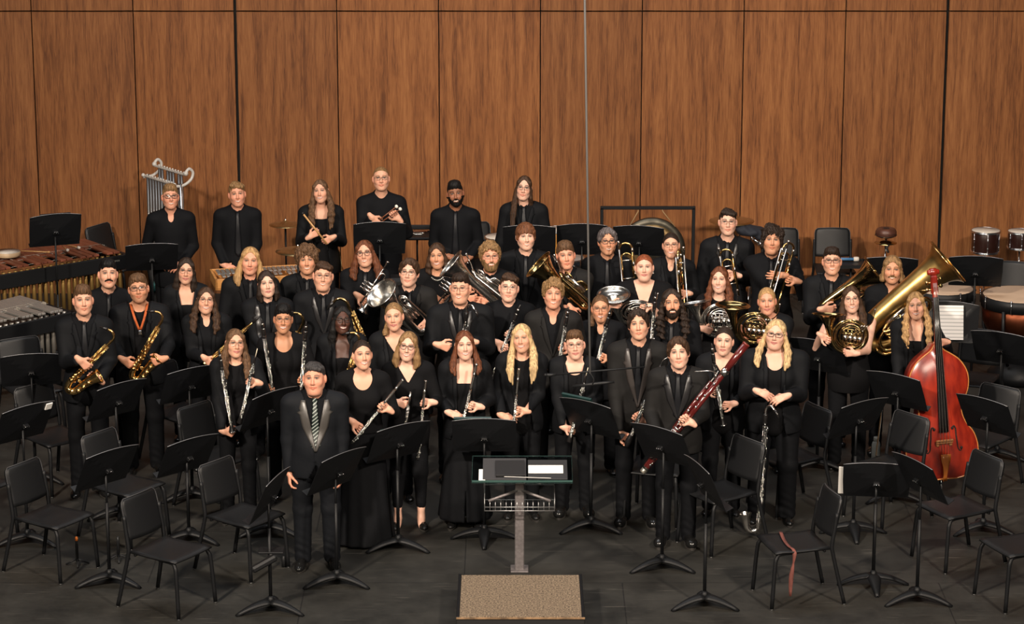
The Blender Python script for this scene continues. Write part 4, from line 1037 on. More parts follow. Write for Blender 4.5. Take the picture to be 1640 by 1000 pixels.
def sax(big=1.0, body=BRASS, name='alto_saxophone'):
    t = thing(name); S = big
    q = lambda pts: [tuple(c * S for c in p) for p in pts]
    path = smooth_path(q([(0, 0, .50), (0, 0, .30), (0, 0, .10), (0, 0, .03), (.012, 0, -.015), (.045, 0, -.035), (.080, 0, -.012), (.092, 0, .04), (.098, 0, .10), (.112, 0, .17), (.132, 0, .235)]), 5)
    rad = lerps([.0115 * S, .016 * S, .022 * S, .0265 * S, .0285 * S, .030 * S, .0315 * S, .033 * S, .037 * S, .044 * S, .062 * S], len(path))
    MB().tube(path, rad, 18, caps=False).build('body', body, t)
    # bell lip
    MB().tube([tuple(path[-1] + V((math.cos(a) * .062 * S * .97, math.sin(a) * .062 * S, -math.cos(a) * .019 * S))) for a in [2 * math.pi * i / 26 for i in range(26)]], .0042 * S, 6, closed=True).build('bell_rim', body, t)
    MB().tube(smooth_path(q([(0, 0, .50), (0, 0, .535), (-.012, 0, .565), (-.05, 0, .585), (-.095, 0, .572)]), 5), lerps([.0125 * S, .0118 * S, .0108 * S, .0098 * S, .0085 * S], 21), 10).build('neck', body, t)
    MB().tube(q([(-.088, 0, .575), (-.115, 0, .562), (-.15, 0, .540)]), [.0135 * S, .0125 * S, .005 * S], 10).build('mouthpiece', EBONY, t)
    m = MB(); rng = random.Random(5)
    for i in range(15):
        z = .05 + .028 * i; r = (.027 - .00092 * i * 1.1); a = R(-90 + rng.choice((0, 35, -35, 60, -10)))
        c = V((math.cos(a) * (r + .006), math.sin(a) * (r + .006), z)) * S; d = V((math.cos(a), math.sin(a), 0))
        m.disc(c, d, (.0175 - .0006 * i) * S, .005 * S, 14); m.disc(c + d * .004 * S, d, .006 * S, .005 * S, 8)
    for x, y in ((-.012, -.026), (.014, -.027), (-.024, -.012), (.024, -.016), (.03, .002)):
        m.cyl((x * S, y * S, .04 * S), (x * .75 * S, y * .8 * S, .47 * S), .0024 * S, 6)
        for i in range(8): m.ball((x * (1 - .03 * i) * S, y * (1 - .025 * i) * S, (.05 + .055 * i) * S), .0062 * S, 5)
    for i, z in enumerate((-.0, .055, .11)):
        c = V((.098 + z * .12, -.041 - i * .003, z + .03)) * S; m.disc(c, (0, -1, 0), .021 * S, .006 * S, 16)
        m.tube([c + V((-.02, -.008, -.02)) * S, c + V((0, -.014, 0)) * S, c + V((.02, -.008, .02)) * S], .0026 * S, 6)
    m.disc(V((.04, -.035, -.03)) * S, (0, -1, -.4), .022 * S, .006 * S, 14)
    m.cyl(V((.022, 0, .09)) * S, V((.075, 0, .075)) * S, .004 * S, 8); m.tube([tuple(V((.050 + .012 * math.cos(a), 0, .083 + .012 * math.sin(a))) * S) for a in [R(30 * i) for i in range(12)]], .003 * S, 6, closed=True)
    m.build('keywork', BRASS, t)
    return t
def soprano():
    t = thing('soprano_saxophone')
    MB().lathe([(.044, 0), (.045, .003), (.034, .02), (.024, .07), (.020, .14), (.012, .48), (.010, .52), (.008, .56)], 16).build('body', BRASS, t)
    m = keys_straight(.08, .48, .018, 18, 17); m.build('keywork', BRASS, t)
    MB().tube([(0, 0, .55), (0, 0, .60), (0, 0, .64)], [.012, .011, .005], 10).build('mouthpiece', EBONY, t)
    return t
def bassoon():
    t = thing('bassoon')
    b = MB(); b.lathe([(.026, .05), (.030, .06), (.030, .42), (.026, .44)], 16, sy=1.35); b.build('boot_joint', REDWOOD, t)
    MB().tube([(.018, 0, .43), (.018, 0, 1.0)], [.024, .023], 14).build('bass_joint', REDWOOD, t)
    MB().tube([(-.02, .0, .43), (-.02, 0, .90)], [.018, .014], 12).build('wing_joint', REDWOOD, t)
    MB().tube([(.018, 0, 1.03), (.016, 0, 1.15), (.015, 0, 1.30)], [.024, .029, .030], 14).build('bell_joint', REDWOOD, t)
    r = MB(); r.lathe([(.0270, .035), (.0275, .06), (.0265, .065)], 16, sy=1.35)
    for z in (.42, .445): r.lathe([(.031, z - .006), (.032, z), (.031, z + .006)], 16, sy=1.3)
    r.tube([(.018, 0, .995), (.018, 0, 1.05)], .0312, 14)
    for i in range(16):
        z = .09 + i * .058; x = (.03 if z < .42 else .028) * (-1 if i % 2 else .5)
        r.disc((x * .7, -.036 if z < .42 else -.022, z), (0, -1, 0), .011, .006, 10)
        r.cyl((x * .9, -.034 if z < .42 else -.02, z - .02), (x * .9, -.034 if z < .42 else -.02, z + .045), .0028, 6)
    r.build('keywork', SILVER, t)
    MB().tube([(.015, 0, 1.295), (.015, 0, 1.308)], .032, 14).build('bell_ring', mat('bright_red_maple', (.16, .02, .014), .25, coat=.5), t)
    MB().lathe([(.024, .0), (.026, .005), (.026, .05)], 14, sy=1.3).build('boot_cap', mat('pewter_cap', (.5, .47, .4), .35, .8), t)
    MB().tube(smooth_path([(-.02, 0, .89), (-.022, 0, .95), (-.04, -.015, .975), (-.08, -.035, .965), (-.13, -.05, .925), (-.17, -.05, .89)], 6), lerps([.0055, .005, .0045, .004, .0035, .0025], 31), 8).build('bocal', SILVER, t)
    return t
def trumpet():
    # bell at z = 0, mouthpiece at z = .50
    t = thing('trumpet')
    prof = [(.060, 0), (.061, .002), (.045, .012), (.030, .035), (.020, .075), (.013, .14), (.0085, .22), (.006, .30)]
    MB().lathe(prof, 20, Matrix.Translation((.052, 0, 0))).build('bell', SILVER, t)
    m = MB(); m.tube(smooth_path([(.052, 0, .29), (.052, 0, .36), (.046, 0, .385), (.026, 0, .395), (.006, 0, .385), (0, 0, .36), (0, 0, .28)], 4), .006, 8)
    m.tube([(0, 0, .20), (0, 0, .06)], .0062, 8); m.tube(smooth_path([(0, 0, .07), (.002, 0, .05), (.025, 0, .036), (.048, 0, .05), (.052, -.004, .07), (.052, -.006, .12)], 4), .0058, 8)
    m.tube([(-.002, 0, .05), (-.002, 0, .44)], .0056, 8); m.build('tubing', SILVER, t)
    for i in range(3):
        v = MB(); z = .185 + i * .033
        v.cyl((-.06, 0, z), (.068, 0, z), .0135, 12); v.cyl((-.06, 0, z), (-.085, 0, z), .004, 6); v.disc((-.088, 0, z), (1, 0, 0), .0095, .006, 12); v.cyl((.068, 0, z), (.075, 0, z), .009, 10); v.build('valve', SILVER, t)
    MB().lathe([(.0055, .43), (.006, .47), (.009, .49), (.0135, .505), (.0135, .512)], 12, Matrix.Translation((-.002, 0, 0))).build('mouthpiece', SILVER, t)
    return t
def trombone():
    # seen from behind: bell section loops up, bell hanging down
    t = thing('trombone')
    m = MB()
    m.tube([(-.06, 0, -.55), (-.06, 0, .0)] + arc((0, 0, .0), .06, 180, 0, 12) + [(.06, 0, .0), (.06, 0, -.40)], .0098, 10); m.build('main_tubing', BRASS, t)
    f = MB(); f.tube([(-.048, .015, -.28)] + [(-.048, .015, -.085)] + arc((0, .015, -.085), .048, 180, 0, 10) + [(.048, .015, -.26)], .008, 10)
    f.tube(smooth_path([(-.048, .015, -.27), (-.04, .02, -.32), (-.02, .025, -.345), (-.02, .02, -.40)], 4), .008, 8); f.build('valve_tubing', BRASS, t)
    v = MB(); v.lathe([(.022, -.02), (.024, 0), (.022, .02)], 14, Matrix.Translation((-.03, .02, -.36)) @ Matrix.Rotation(R(90), 4, 'X')); v.build('rotor', SILVER, t)
    for z in (-.10, -.27): MB().cyl((-.06, 0, z), (.06, 0, z), .0055, 8).build('brace', SILVER, t)
    for s in (-1, 1):
        for z in (-.03, -.16): MB().cyl((s * .06, 0, z), (s * .06, 0, z + .04), .0105, 10).build('ferrule', SILVER, t)
    MB().lathe([(.0088, -.35), (.011, -.5), (.018, -.62), (.032, -.72), (.06, -.79), (.105, -.835), (.106, -.84)], 24, Matrix.Translation((.06, 0, 0))).build('bell', BRASS, t)
    s = MB(); s.tube([(-.06, -.06, .02), (-.06, -.06, -.68)] + arc((-.06, -.02, -.68), .04, 180, 360, 8, 'yz') + [(-.06, .02, .0)], .007, 8)
    s.cyl((-.06, -.06, -.05), (-.06, .02, -.05), .005, 8); s.build('slide', SILVER, t)
    MB().lathe([(.006, .02), (.007, .06), (.013, .09), (.0135, .10)], 12, Matrix.Translation((-.06, -.06, 0))).build('mouthpiece', SILVER, t)
    return t
def horn(metal, name='french_horn'):
    # coil in the xz plane facing -y, bell throat to -x, flare opening upward/backward
    t = thing(name)
    rng = random.Random(8); m = MB()
    for k, (r, y, tr, ex) in enumerate(((.150, .0, .0075, 1.0), (.134, -.016, .0065, .98), (.118, .012, .006, 1.03), (.104, -.010, .006, .95), (.088, -.026, .006, 1.05), (.145, -.018, .0065, .93))):
        a0 = rng.uniform(0, 1); pts = [(r * math.cos(a) * ex, y + .006 * math.sin(3 * a + k), r * math.sin(a) * .94) for a in [2 * math.pi * i / 40 for i in range(40)]]
        m.tube(pts, tr, 8, closed=True)
    for k in range(5):
        x = -.07 + k * .034; m.tube(smooth_path([(x, -.02, .07), (x + .008, -.035, .02), (x + .006, -.035, -.04), (x + .022, -.035, -.07), (x + .03, -.03, -.03), (x + .024, -.03, .04)], 4), .0055, 7)
    for k in range(4): m.tube(smooth_path([(-.09 + .01 * k, -.025 + .008 * k, .05 - .035 * k), (-.02, -.038, .065 - .04 * k), (.06, -.036, .045 - .035 * k), (.10, -.02, .0 - .02 * k)], 4), .0052, 7)
    m.build('tubing', metal, t)
    for k in range(4): v = MB(); v.lathe([(.019, -.026), (.020, -.02), (.020, .02), (.017, .026)], 14, Matrix.Translation((-.045 + k * .042, -.02, -.01)) @ Matrix.Rotation(R(90), 4, 'X')); v.disc((-.045 + k * .042, -.052, -.01), (0, -1, 0), .015, .006, 12); v.build('valve', SILVER, t)
    for k in range(3): v = MB(); v.tube([(.05 + k * .022, -.03, .06), (.065 + k * .022, -.04, .095), (.08 + k * .022, -.05, .115)], .0045, 6); v.build('lever', SILVER, t)
    path = smooth_path([(.06, .015, -.148), (-.03, .018, -.155), (-.115, .02, -.115), (-.165, .03, -.02), (-.19, .045, .06), (-.20, .06, .115), (-.203, .068, .14), (-.204, .07, .150)], 5)
    MB().tube(path, lerps([.009, .013, .018, .025, .038, .072, .128, .150], len(path)), 26, caps=False).build('bell', metal, t)
    MB().tube(smooth_path([(.10, -.01, .08), (.15, -.03, .13), (.165, -.05, .19), (.165, -.06, .23)], 5), lerps([.006, .005, .0042, .004], 16), 8).build('leadpipe', metal, t)
    MB().lathe([(.004, .225), (.0055, .255), (.0095, .268), (.0098, .274)], 10, Matrix.Translation((.165, -.06, 0))).build('mouthpiece', SILVER, t)
    return t
def euphonium(metal, name='euphonium', S=1.0):
    # bell opens to +z, bow at the bottom, valves on -y
    t = thing(name)
    path = smooth_path([(-.07, 0, .30), (-.075, 0, .05), (-.06, 0, -.03), (0, 0, -.062), (.06, 0, -.03), (.07, 0, .06), (.068, 0, .22), (.062, 0, .34), (.055, 0, .43), (.05, 0, .505), (.05, 0, .53)], 5)
    rad = lerps([.012, .018, .022, .028, .034, .040, .048, .060, .085, .128, .150], len(path))
    MB().tube([p * S for p in path], [r * S for r in rad], 26, caps=False).build('bell', metal, t)
    rim = path[-1]
    MB().tube([tuple((rim + V((math.cos(a) * .150, math.sin(a) * .150, 0))) * S) for a in [2 * math.pi * i / 40 for i in range(40)]], .0042 * S, 6, closed=True).build('bell_rim', metal, t)
    m = MB(); sc = lambda P: [tuple(c * S for c in p) for p in P]
    m.tube(sc(smooth_path([(-.07, 0, .29), (-.07, -.02, .33), (-.035, -.05, .345), (0, -.06, .30), (0, -.065, .18)], 5)), .011 * S, 10)
    m.tube(sc(smooth_path([(-.03, -.07, .2), (-.05, -.09, .26), (-.01, -.10, .30), (.03, -.09, .26), (.03, -.07, .12), (0, -.07, .05)], 5)), .0085 * S, 8)
    for k in range(3): m.tube(sc(smooth_path([(-.03 + k * .033, -.085, .17), (-.05 + k * .03, -.12, .14), (-.045 + k * .03, -.12, .06), (-.025 + k * .03, -.09, .06)], 4)), .007 * S, 8)
    m.tube(sc(smooth_path([(.06, -.06, .10), (.085, -.075, .2), (.09, -.08, .28), (.075, -.10, .33)], 5)), .0065 * S, 8); m.build('tubing', metal, t)
    for k in range(3): v = MB(); v.cyl(tuple(c * S for c in (-.03 + k * .034, -.075, .06)), tuple(c * S for c in (-.03 + k * .034, -.075, .23)), .0155 * S, 14); v.cyl(tuple(c * S for c in (-.03 + k * .034, -.075, .23)), tuple(c * S for c in (-.03 + k * .034, -.075, .265)), .004 * S, 6); v.disc(V((-.03 + k * .034, -.075, .268)) * S, (0, 0, 1), .011 * S, .006 * S, 10); v.build('valve', SILVER, t)
    MB().tube(sc(smooth_path([(.075, -.10, .32), (.06, -.13, .37), (.05, -.15, .42)], 4)), lerps([.006 * S, .0055 * S, .005 * S], 9), 8).build('leadpipe', SILVER, t)
    MB().lathe([(.005, 0), (.007, .03), (.0145, .052), (.0155, .062)], 12, Matrix.Translation(V((.05, -.15, .415)) * S) @ Matrix.Rotation(R(25), 4, 'X') @ Matrix.Scale(S, 4)).build('mouthpiece', SILVER, t)
    return t
def tuba():
    t = thing('tuba')
    path = smooth_path([(-.13, 0, .45), (-.14, 0, .15), (-.12, 0, .02), (-.03, 0, -.06), (.06, 0, -.03), (.10, 0, .08), (.105, 0, .3), (.10, 0, .52), (.09, 0, .70), (.08, 0, .82), (.076, 0, .885), (.075, 0, .90)], 6)
    MB().tube(path, lerps([.024, .036, .050, .066, .078, .086, .094, .104, .122, .155, .206, .228], len(path)), 34, caps=False).build('bell', OLDBRASS, t)
    MB().tube([tuple(path[-1] + V((math.cos(a) * .228, math.sin(a) * .228, 0))) for a in [2 * math.pi * i / 48 for i in range(48)]], .005, 6, closed=True).build('bell_rim', BRASS, t)
    MB().lathe([(.088, .3), (.0905, .305), (.0915, .335), (.089, .34)], 30, Matrix.Translation((.105, 0, 0))).build('patch_band', mat('dull_nickel', (.32, .27, .2), .4, .9), t)
    m = MB()
    m.tube(smooth_path([(-.13, 0, .44), (-.125, -.02, .52), (-.06, -.05, .56), (.0, -.08, .5), (-.01, -.10, .35)], 5), .019, 12)
    for k in range(4):
        x = -.09 + .036 * k; m.tube(smooth_path([(x, -.10, .30), (x - .03, -.14, .27), (x - .04, -.15, .15), (x - .01, -.14, .10), (x + .01, -.11, .16)], 4), .011, 9)
    m.tube(smooth_path([(-.14, -.08, .36), (-.19, -.10, .28), (-.19, -.11, .10), (-.13, -.10, .0), (-.04, -.10, .02), (0, -.10, .12)], 5), .014, 10)
    m.tube(smooth_path([(-.16, -.06, .44), (-.22, -.08, .36), (-.225, -.09, .14), (-.17, -.08, -.02), (-.08, -.08, -.06)], 5), .016, 10)
    m.build('tubing', BRASS, t)
    for k in range(4): v = MB(); v.cyl((-.09 + .04 * k, -.10, .16), (-.09 + .04 * k, -.10, .36), .019, 14); v.cyl((-.09 + .04 * k, -.10, .36), (-.09 + .04 * k, -.10, .40), .005, 6); v.disc((-.09 + .04 * k, -.10, .405), (0, 0, 1), .014, .007, 12); v.build('valve', SILVER, t)
    MB().tube(smooth_path([(.02, -.10, .42), (.06, -.14, .50), (.07, -.19, .57), (.03, -.22, .63)], 5), lerps([.009, .008, .007, .006], 16), 8).build('leadpipe', BRASS, t)
    MB().lathe([(.006, 0), (.009, .04), (.018, .065), (.019, .075)], 14, Matrix.Translation((.03, -.22, .628)) @ Matrix.Rotation(R(-40), 4, 'Y')).build('mouthpiece', SILVER, t)
    return t
def double_bass():
    t = thing('double_bass')
    VARN = bpy.data.materials.new('red_varnish'); VARN.use_nodes = True; nt = VARN.node_tree; b = nt.nodes['Principled BSDF']
    tc = nt.nodes.new('ShaderNodeTexCoord'); n = nt.nodes.new('ShaderNodeTexNoise'); mp = nt.nodes.new('ShaderNodeMapping'); mp.inputs['Scale'].default_value = (5, 5, 1.6)
    n.inputs['Scale'].default_value = 3; n.inputs['Detail'].default_value = 5; r = nt.nodes.new('ShaderNodeValToRGB'); e = r.color_ramp.elements
    e[0].position = .3; e[0].color = (.14, .0065, .004, 1); e[1].position = .72; e[1].color = (.40, .030, .0095, 1)
    nt.links.new(tc.outputs['Object'], mp.inputs[0]); nt.links.new(mp.outputs[0], n.inputs[0]); nt.links.new(n.outputs['Fac'], r.inputs[0]); nt.links.new(r.outputs[0], b.inputs['Base Color'])
    b.inputs['Roughness'].default_value = .30; b.inputs['Coat Weight'].default_value = .9; b.inputs['Coat Roughness'].default_value = .22
    half = smooth_path([(.0, 0, 0), (.14, 0, .0), (.245, 0, .045), (.305, 0, .15), (.312, 0, .27), (.280, 0, .38), (.225, 0, .455), (.192, 0, .53), (.186, 0, .60), (.215, 0, .675), (.250, 0, .76), (.258, 0, .85), (.238, 0, .93), (.185, 0, 1.01), (.115, 0, 1.065), (.055, 0, 1.105), (.024, 0, 1.15)], 4)
    H = [(max(p.x, 0), p.z) for p in half]
    ol = [(x, z) for x, z in H] + [(-x, z) for x, z in H[::-1][:-1]]
    # arched belly, ribs and back as nested outline rings
    depth = .16; ins = [(1.0, 0), (1.0, 1), (.985, 1.004), (.93, 1.018), (.86, 1.031), (.78, 1.044), (.7, 1.055), (.6, 1.066), (.5, 1.075), (.4, 1.081), (.25, 1.086), (.1, 1.088)]
    vs = []; fs = []; no = len(ol); spine = [(0, z) for x, z in ol]
    def ring(f, y): return [(x * f, y, z * (f + (1 - f)) * 1 + (1 - f) * (.52 - z) * .55) for x, z in ol]
    rings = [ring(f, -depth * (q - .5) if q <= 1 else -depth * .5 - (q - 1) * .80) for f, q in ins]
    back = [ring(f, depth * .5 + (1 - f) ** .6 * .03) for f in (.97, .85, .6, .3, .05)]
    allr = back[::-1] + [ring(1.0, depth * .5)] + rings[1:]
    for q in allr: vs += q
    for i in range(len(allr) - 1):
        for k in range(no):
            l = (k + 1) % no; fs.append((i * no + k, i * no + l, (i + 1) * no + l, (i + 1) * no + k))
    fs.append(tuple(range(no))[::-1]); fs.append(tuple((len(allr) - 1) * no + k for k in range(no)))
    MB().add(vs, fs, True).build('body', VARN, t)
    pm = MB(); e1 = [(x * .985, -depth * .5 - .002, z) for x, z in ol]
    pm.tube(e1, .006, 6, closed=True); pm.build('purfling', mat('golden_edge', (.5, .2, .05), .35, coat=.5), t)
    MB().grid([[(x * w_, y_ - .0, z) for x in (-1, -.5, 0, .5, 1)] for z, w_, y_ in ((.42, .040, -.172), (.6, .038, -.166), (.9, .032, -.155), (1.2, .027, -.142), (1.56, .022, -.128))], .016).build('fingerboard', EBONY, t)
    MB().tube([(0, -.085, 1.02), (0, -.10, 1.12), (0, -.105, 1.3), (0, -.105, 1.52), (0, -.095, 1.6)], [.038, .028, .023, .021, .022], 12).build('neck', VARN, t)
    sc = MB(); sc.box((0, -.09, 1.66), (.055, .05, .16), bev=.01); sc.lathe([(.024, -.030), (.034, -.026), (.034, .026), (.024, .030)], 20, Matrix.Translation((0, -.075, 1.765)) @ Matrix.Rotation(R(90), 4, 'Y')); sc.lathe([(.018, -.05), (.024, -.04), (.024, .04), (.018, .05)], 14, Matrix.Translation((0, -.08, 1.765)) @ Matrix.Rotation(R(90), 4, 'Y'))
    sc.build('scroll', VARN, t)
    for s, z in ((-1, 1.62), (1, 1.645), (-1, 1.68), (1, 1.705)): pg = MB(); pg.cyl((s * .02, -.09, z), (s * .052, -.085, z), .007, 8); pg.disc((s * .058, -.085, z), (0, 1, 0), .016, .008, 12); pg.build('tuning_peg', BRASS, t)
    br = MB(); br.box((0, -.168, .335), (.15, .016, .03), bev=.006); br.box((0, -.185, .35), (.15, .012, .02), bev=.005)
    for s in (-1, 1): br.box((s * .055, -.155, .312), (.03, .018, .03), bev=.006)
    br.build('bridge', mat('maple_bridge', (.30, .12, .04), .45), t)
    tp = MB(); tp.grid([[(x * w_, y_, z) for x in (-1, -.4, .4, 1)] for z, w_, y_ in ((.235, .042, -.188), (.19, .040, -.182), (.12, .022, -.165), (.04, .015, -.135), (-.005, .02, -.115))], .014); tp.build('tailpiece', mat('boxwood', (.46, .135, .022), .35, coat=.4), t)
    st = MB()
    for k in range(4): x = (k - 1.5) * .018; st.tube([(x * 1.1, -.195, .235), (x * 1.5, -.20, .352), (x * .9, -.168, 1.0), (x * .55, -.140, 1.57), (x * .5, -.115, 1.68)], .0016, 5)
    st.build('strings', mat('steel_string', (.7, .68, .62), .3, 1.0), t)
    fh = MB()
    for s in (-1, 1):
        fh.tube(smooth_path([(s * .072, -.150, .445), (s * .092, -.149, .462), (s * .105, -.146, .435), (s * .108, -.146, .38), (s * .115, -.145, .32), (s * .122, -.142, .265), (s * .142, -.138, .245), (s * .156, -.134, .265)], 4), .0065, 8); fh.ball((s * .077, -.148, .445), .0125, 6); fh.ball((s * .15, -.134, .268), .0155, 6)
    fh.build('f_holes', mat('f_hole_dark', (.008, .004, .003), .8), t)
    MB().cyl((0, 0, -.17), (0, 0, .02), .007, 8).build('endpin', CHROME, t)
    return t

def pose(kind, fn, who, A, B, label, cat, xh=(1, 0), off=.24, group=None, offB=None, roll_y=0.0, at=0.0, mir=False):
    """A and B are photo points the long axis runs through; 'at' is the local z that sits on A"""
    y = CASTBY(who)['pos'].y; a = on_y(*A, y - off); b = on_y(*B, y - (offB if offB is not None else off))
    root = proto(kind, fn)
    z = (b - a).normalized(); x = V((xh[0], roll_y, xh[1]))
    orient(root, a - z * at, z, x)
    if mir: root.matrix_world = root.matrix_world @ Matrix.Diagonal((1, -1, 1, 1))
    tag(root, label, cat, group); root.name = root.name
    return root
_by = {}
def CASTBY(key):
    if not _by:
        for p in CAST: _by[p['px']] = p
    return _by[key]
FULL = not DEBUG_N
if FULL:
    pose('alto', sax, 132, (109, 615), (180, 545), 'gold alto saxophone held low by the leftmost saxophonist', 'saxophone', (1, -.6), .27)
    pose('alto', sax, 221, (211, 598), (259, 514), 'gold alto saxophone held with both hands by the person with an orange neck strap', 'saxophone', (1, -.2), .29)
    pose('tenor', lambda: sax(1.25, DKBRASS, 'tenor_saxophone'), 517, (604, 600), (557, 488), 'gold tenor saxophone in front of a tuxedo, its neck curving to the left', 'saxophone', (1, .4), .26, at=-.02)
    pose('tenor', None, 427, (432, 625), (489, 510), 'tenor saxophone with its neck arching beside the chin-length dark hair', 'saxophone', (1, -.3), .24)
    pose('alto', sax, 547, (545, 640), (578, 536), 'alto saxophone half hidden behind the person in the scoop-neck gown', 'saxophone', (1, -.3), .24)
    pose('sopr', soprano, 329, (329, 583), (392, 528), 'straight gold soprano saxophone slanting behind the front clarinettist\'s hair', 'saxophone', (1, 0), .26)
    CL = 'clarinets'
    pose('clar', clarinet, 376, (372, 692), (353, 575), 'clarinet hanging from the lowered hand at the left end of the front row', 'clarinet', (1, 0), .24)
    pose('oboe', oboe, 376, (388, 660), (409, 572), 'oboe held upright by the person with long brown hair and a clarinet', 'oboe', (1, 0), .30, at=.10)
    pose('clar', None, 453, (481, 645), (489, 535), 'clarinet held upright beside the conductor\'s head', 'clarinet', (1, 0), .30)
    pose('clar', None, 453, (439, 640), (424, 545), 'clarinet hanging in front of the black top, left of the conductor', 'clarinet', (1, 0), .26)
    pose('fluted', lambda: flute(True), 580, (563, 711), (637, 619), 'flute with dark wooden body held by the person in the gown', 'flute', (1, 0), .28)
    pose('picc', piccolo, 653, (648, 688), (656, 638), 'short dark piccolo in the left-hand fist of the bobbed flautist', 'piccolo', (1, 0), .30)
    pose('flute', flute, 653, (669, 737), (682, 608), 'long silver flute held upright by the person with a blond bob', 'flute', (1, 0), .30)
    pose('flute', None, 744, (742, 672), (763, 585), 'silver flute held by the person with auburn hair behind the middle stand', 'flute', (1, 0), .22, at=.19)
    pose('flute', None, 836, (822, 685), (831, 592), 'silver flute held upright by the person with very long straight blond hair', 'flute', (1, 0), .30, at=.17)
    pose('oboe', None, 921, (911, 708), (939, 600), 'oboe held low by the short-haired person in glasses', 'oboe', (1, 0), .27)
    pose('ehorn', english_horn, 1023, (1003, 716), (1047, 612), 'english horn held low by the serious person in tuxedo', 'english horn', (1, 0), .26)
    pose('bsn', bassoon, 1087, (1029, 757), (1186, 558), 'dark red bassoon held diagonally with a silver crook', 'bassoon', (1, .7), .33, offB=.26)
    pose('clar', None, 1160, (1158, 681), (1141, 562), 'clarinet held bell down by the person in the v-neck blazer', 'clarinet', (1, 0), .31)
    pose('bcl', bass_clarinet, 1243, (1213, 856), (1227, 650), 'tall bass clarinet standing on its peg in front of the platinum blond person', 'bass clarinet', (1, 0), .42, offB=.36)
    pose('bcl', None, 737, (733, 650), (748, 492), 'bass clarinet held upright by the heavy-set person in tuxedo', 'bass clarinet', (1, 0), .25, at=.18)
    pose('clar', None, 815, (800, 574), (828, 502), 'clarinet held low by the person with swept brown hair', 'clarinet', (1, 0), .27, at=.19)
    pose('clar', None, 886, (895, 582), (907, 514), 'clarinet held against the charcoal suit of the broadly smiling person', 'clarinet', (1, 0), .25, at=.20)
    pose('clar', None, 962, (957, 578), (972, 519), 'clarinet held by the smiling person next to the microphone cable', 'clarinet', (1, 0), .28, at=.22)
    pose('clar', None, 1076, (1042, 560), (1048, 492), 'clarinet held beside the bearded person with curly hair', 'clarinet', (1, 0), .25, at=.20)
    TR = 'trumpets'
    pose('tpt', trumpet, 584, (573, 494), (619, 424), 'silver trumpet pointing down, held by the person with long reddish hair', 'trumpet', (1, -.3), .30)
    pose('tpt', None, 700, (697, 492), (738, 437), 'silver trumpet held by the person with the pearl necklace', 'trumpet', (1, -.3), .30)
    pose('tbn', trombone, 973, (1002, 400), (1000, 380), 'trombone with its slide loops beside the person with lilac hair', 'trombone', (1, 0), .27)
    pose('tbn', None, 1166, (1163, 410), (1160, 390), 'trombone in front of the tall tuxedoed person with glasses', 'trombone', (1, 0), .27)
    pose('tbn', None, 1075, (1088, 410), (1087, 396), 'trombone seen edge on in front of the person by the gong', 'trombone', (.3, 0), .24, roll_y=1.0)
    pose('tbn', None, 1237, (1262, 400), (1270, 372), 'trombone tilted over the shoulder of the person with tousled curls', 'trombone', (1, -.2), .30, roll_y=.5)
    pose('hrns', lambda: horn(SILVER), 1153, (1152, 512), (1150, 470), 'silver french horn held by the person with long auburn waves', 'french horn', (1, 0), .32)
    pose('hrng', lambda: horn(DKBRASS), 1229, (1208, 525), (1216, 485), 'gold french horn held by the person with curly blond hair', 'french horn', (1, .15), .30, offB=.34)
    pose('hrng', None, 1364, (1362, 538), (1368, 500), 'dark gold french horn hugged by the person in the sleeveless top', 'french horn', (1, 0), .30)
    pose('hrns', None, 1032, (1018, 500), (1022, 470), 'silver french horn with its bell lying flat beside the red updo', 'french horn', (1, .2), .26, offB=.36)
    pose('euph', lambda: euphonium(SILVER), 655, (676, 522), (632, 478), 'silver euphonium lying across the charcoal suit, bell up to the left', 'euphonium', (.6, -1), .30, roll_y=.5, offB=.46)
    pose('euph', None, 785, (798, 480), (756, 446), 'silver baritone horn with its bell up to the left below the curly blond person', 'baritone horn', (.6, -1), .28, roll_y=.5)
    pose('euphg', lambda: euphonium(DKBRASS), 906, (935, 485), (885, 440), 'gold euphonium held across the chest of the unsmiling person in charcoal', 'euphonium', (.6, -1), .30, roll_y=.5)
    pose('euphg', None, 1333, (1327, 497), (1412, 437), 'dark gold euphonium held by the person with short dark hair, bell up to the right', 'euphonium', (.6, 1), .19, roll_y=.2)
    pose('tuba', tuba, 1430, (1404, 535), (1511, 443), 'large worn brass tuba with its bell up to the right', 'tuba', (-.7, 1), .36, roll_y=.1, at=.03, mir=True)
    y = CASTBY(1468)['pos'].y
    r = proto('dbass', double_bass); a = on_y(1507, 764, y - .50); b = on_y(1491, 445, y - .36)
    orient(r, a, (b - a), (1, .12, 0)); tag(r, 'glossy red double bass standing upright at the right', 'double bass')
    # mallets
    def mallet(name, who, A, B, off, hr, headm, stickm, label, rr=.006):
        yy = CASTBY(who)['pos'].y; a = on_y(*A, yy - off); b = on_y(*B, yy - off); L = (b - a).length
        t = thing(name, label, 'mallet'); MB().lathe([(rr, 0), (rr, L)], 10).build('stick', stickm, t)
        MB().lathe([(.001, L - hr * .9), (hr * .8, L - hr * .6), (hr, L), (hr * .8, L + hr * .6), (.001, L + hr * .9)], 14).build('head', headm, t)
        orient(t, a, b - a, (1, 0.1, 0)); return t
    PINE = mat('pale_stick_wood', (.50, .28, .11), .5); FELT = mat('white_felt', (.72, .68, .60), .9); RWD = mat('rosewood_stick', (.16, .05, .02), .4)
    mallet('mallet', 513, (524, 391), (485, 342), .27, .016, BLKP, PINE, 'wooden mallet with black head held by the long-haired percussionist', .009)
    mallet('mallet', 610, (598, 360), (635, 331), .29, .019, FELT, RWD, 'upper white-headed mallet held by the buzz-cut percussionist')
    mallet('mallet', 610, (602, 362), (641, 335), .31, .019, FELT, RWD, 'lower white-headed mallet held by the buzz-cut percussionist')
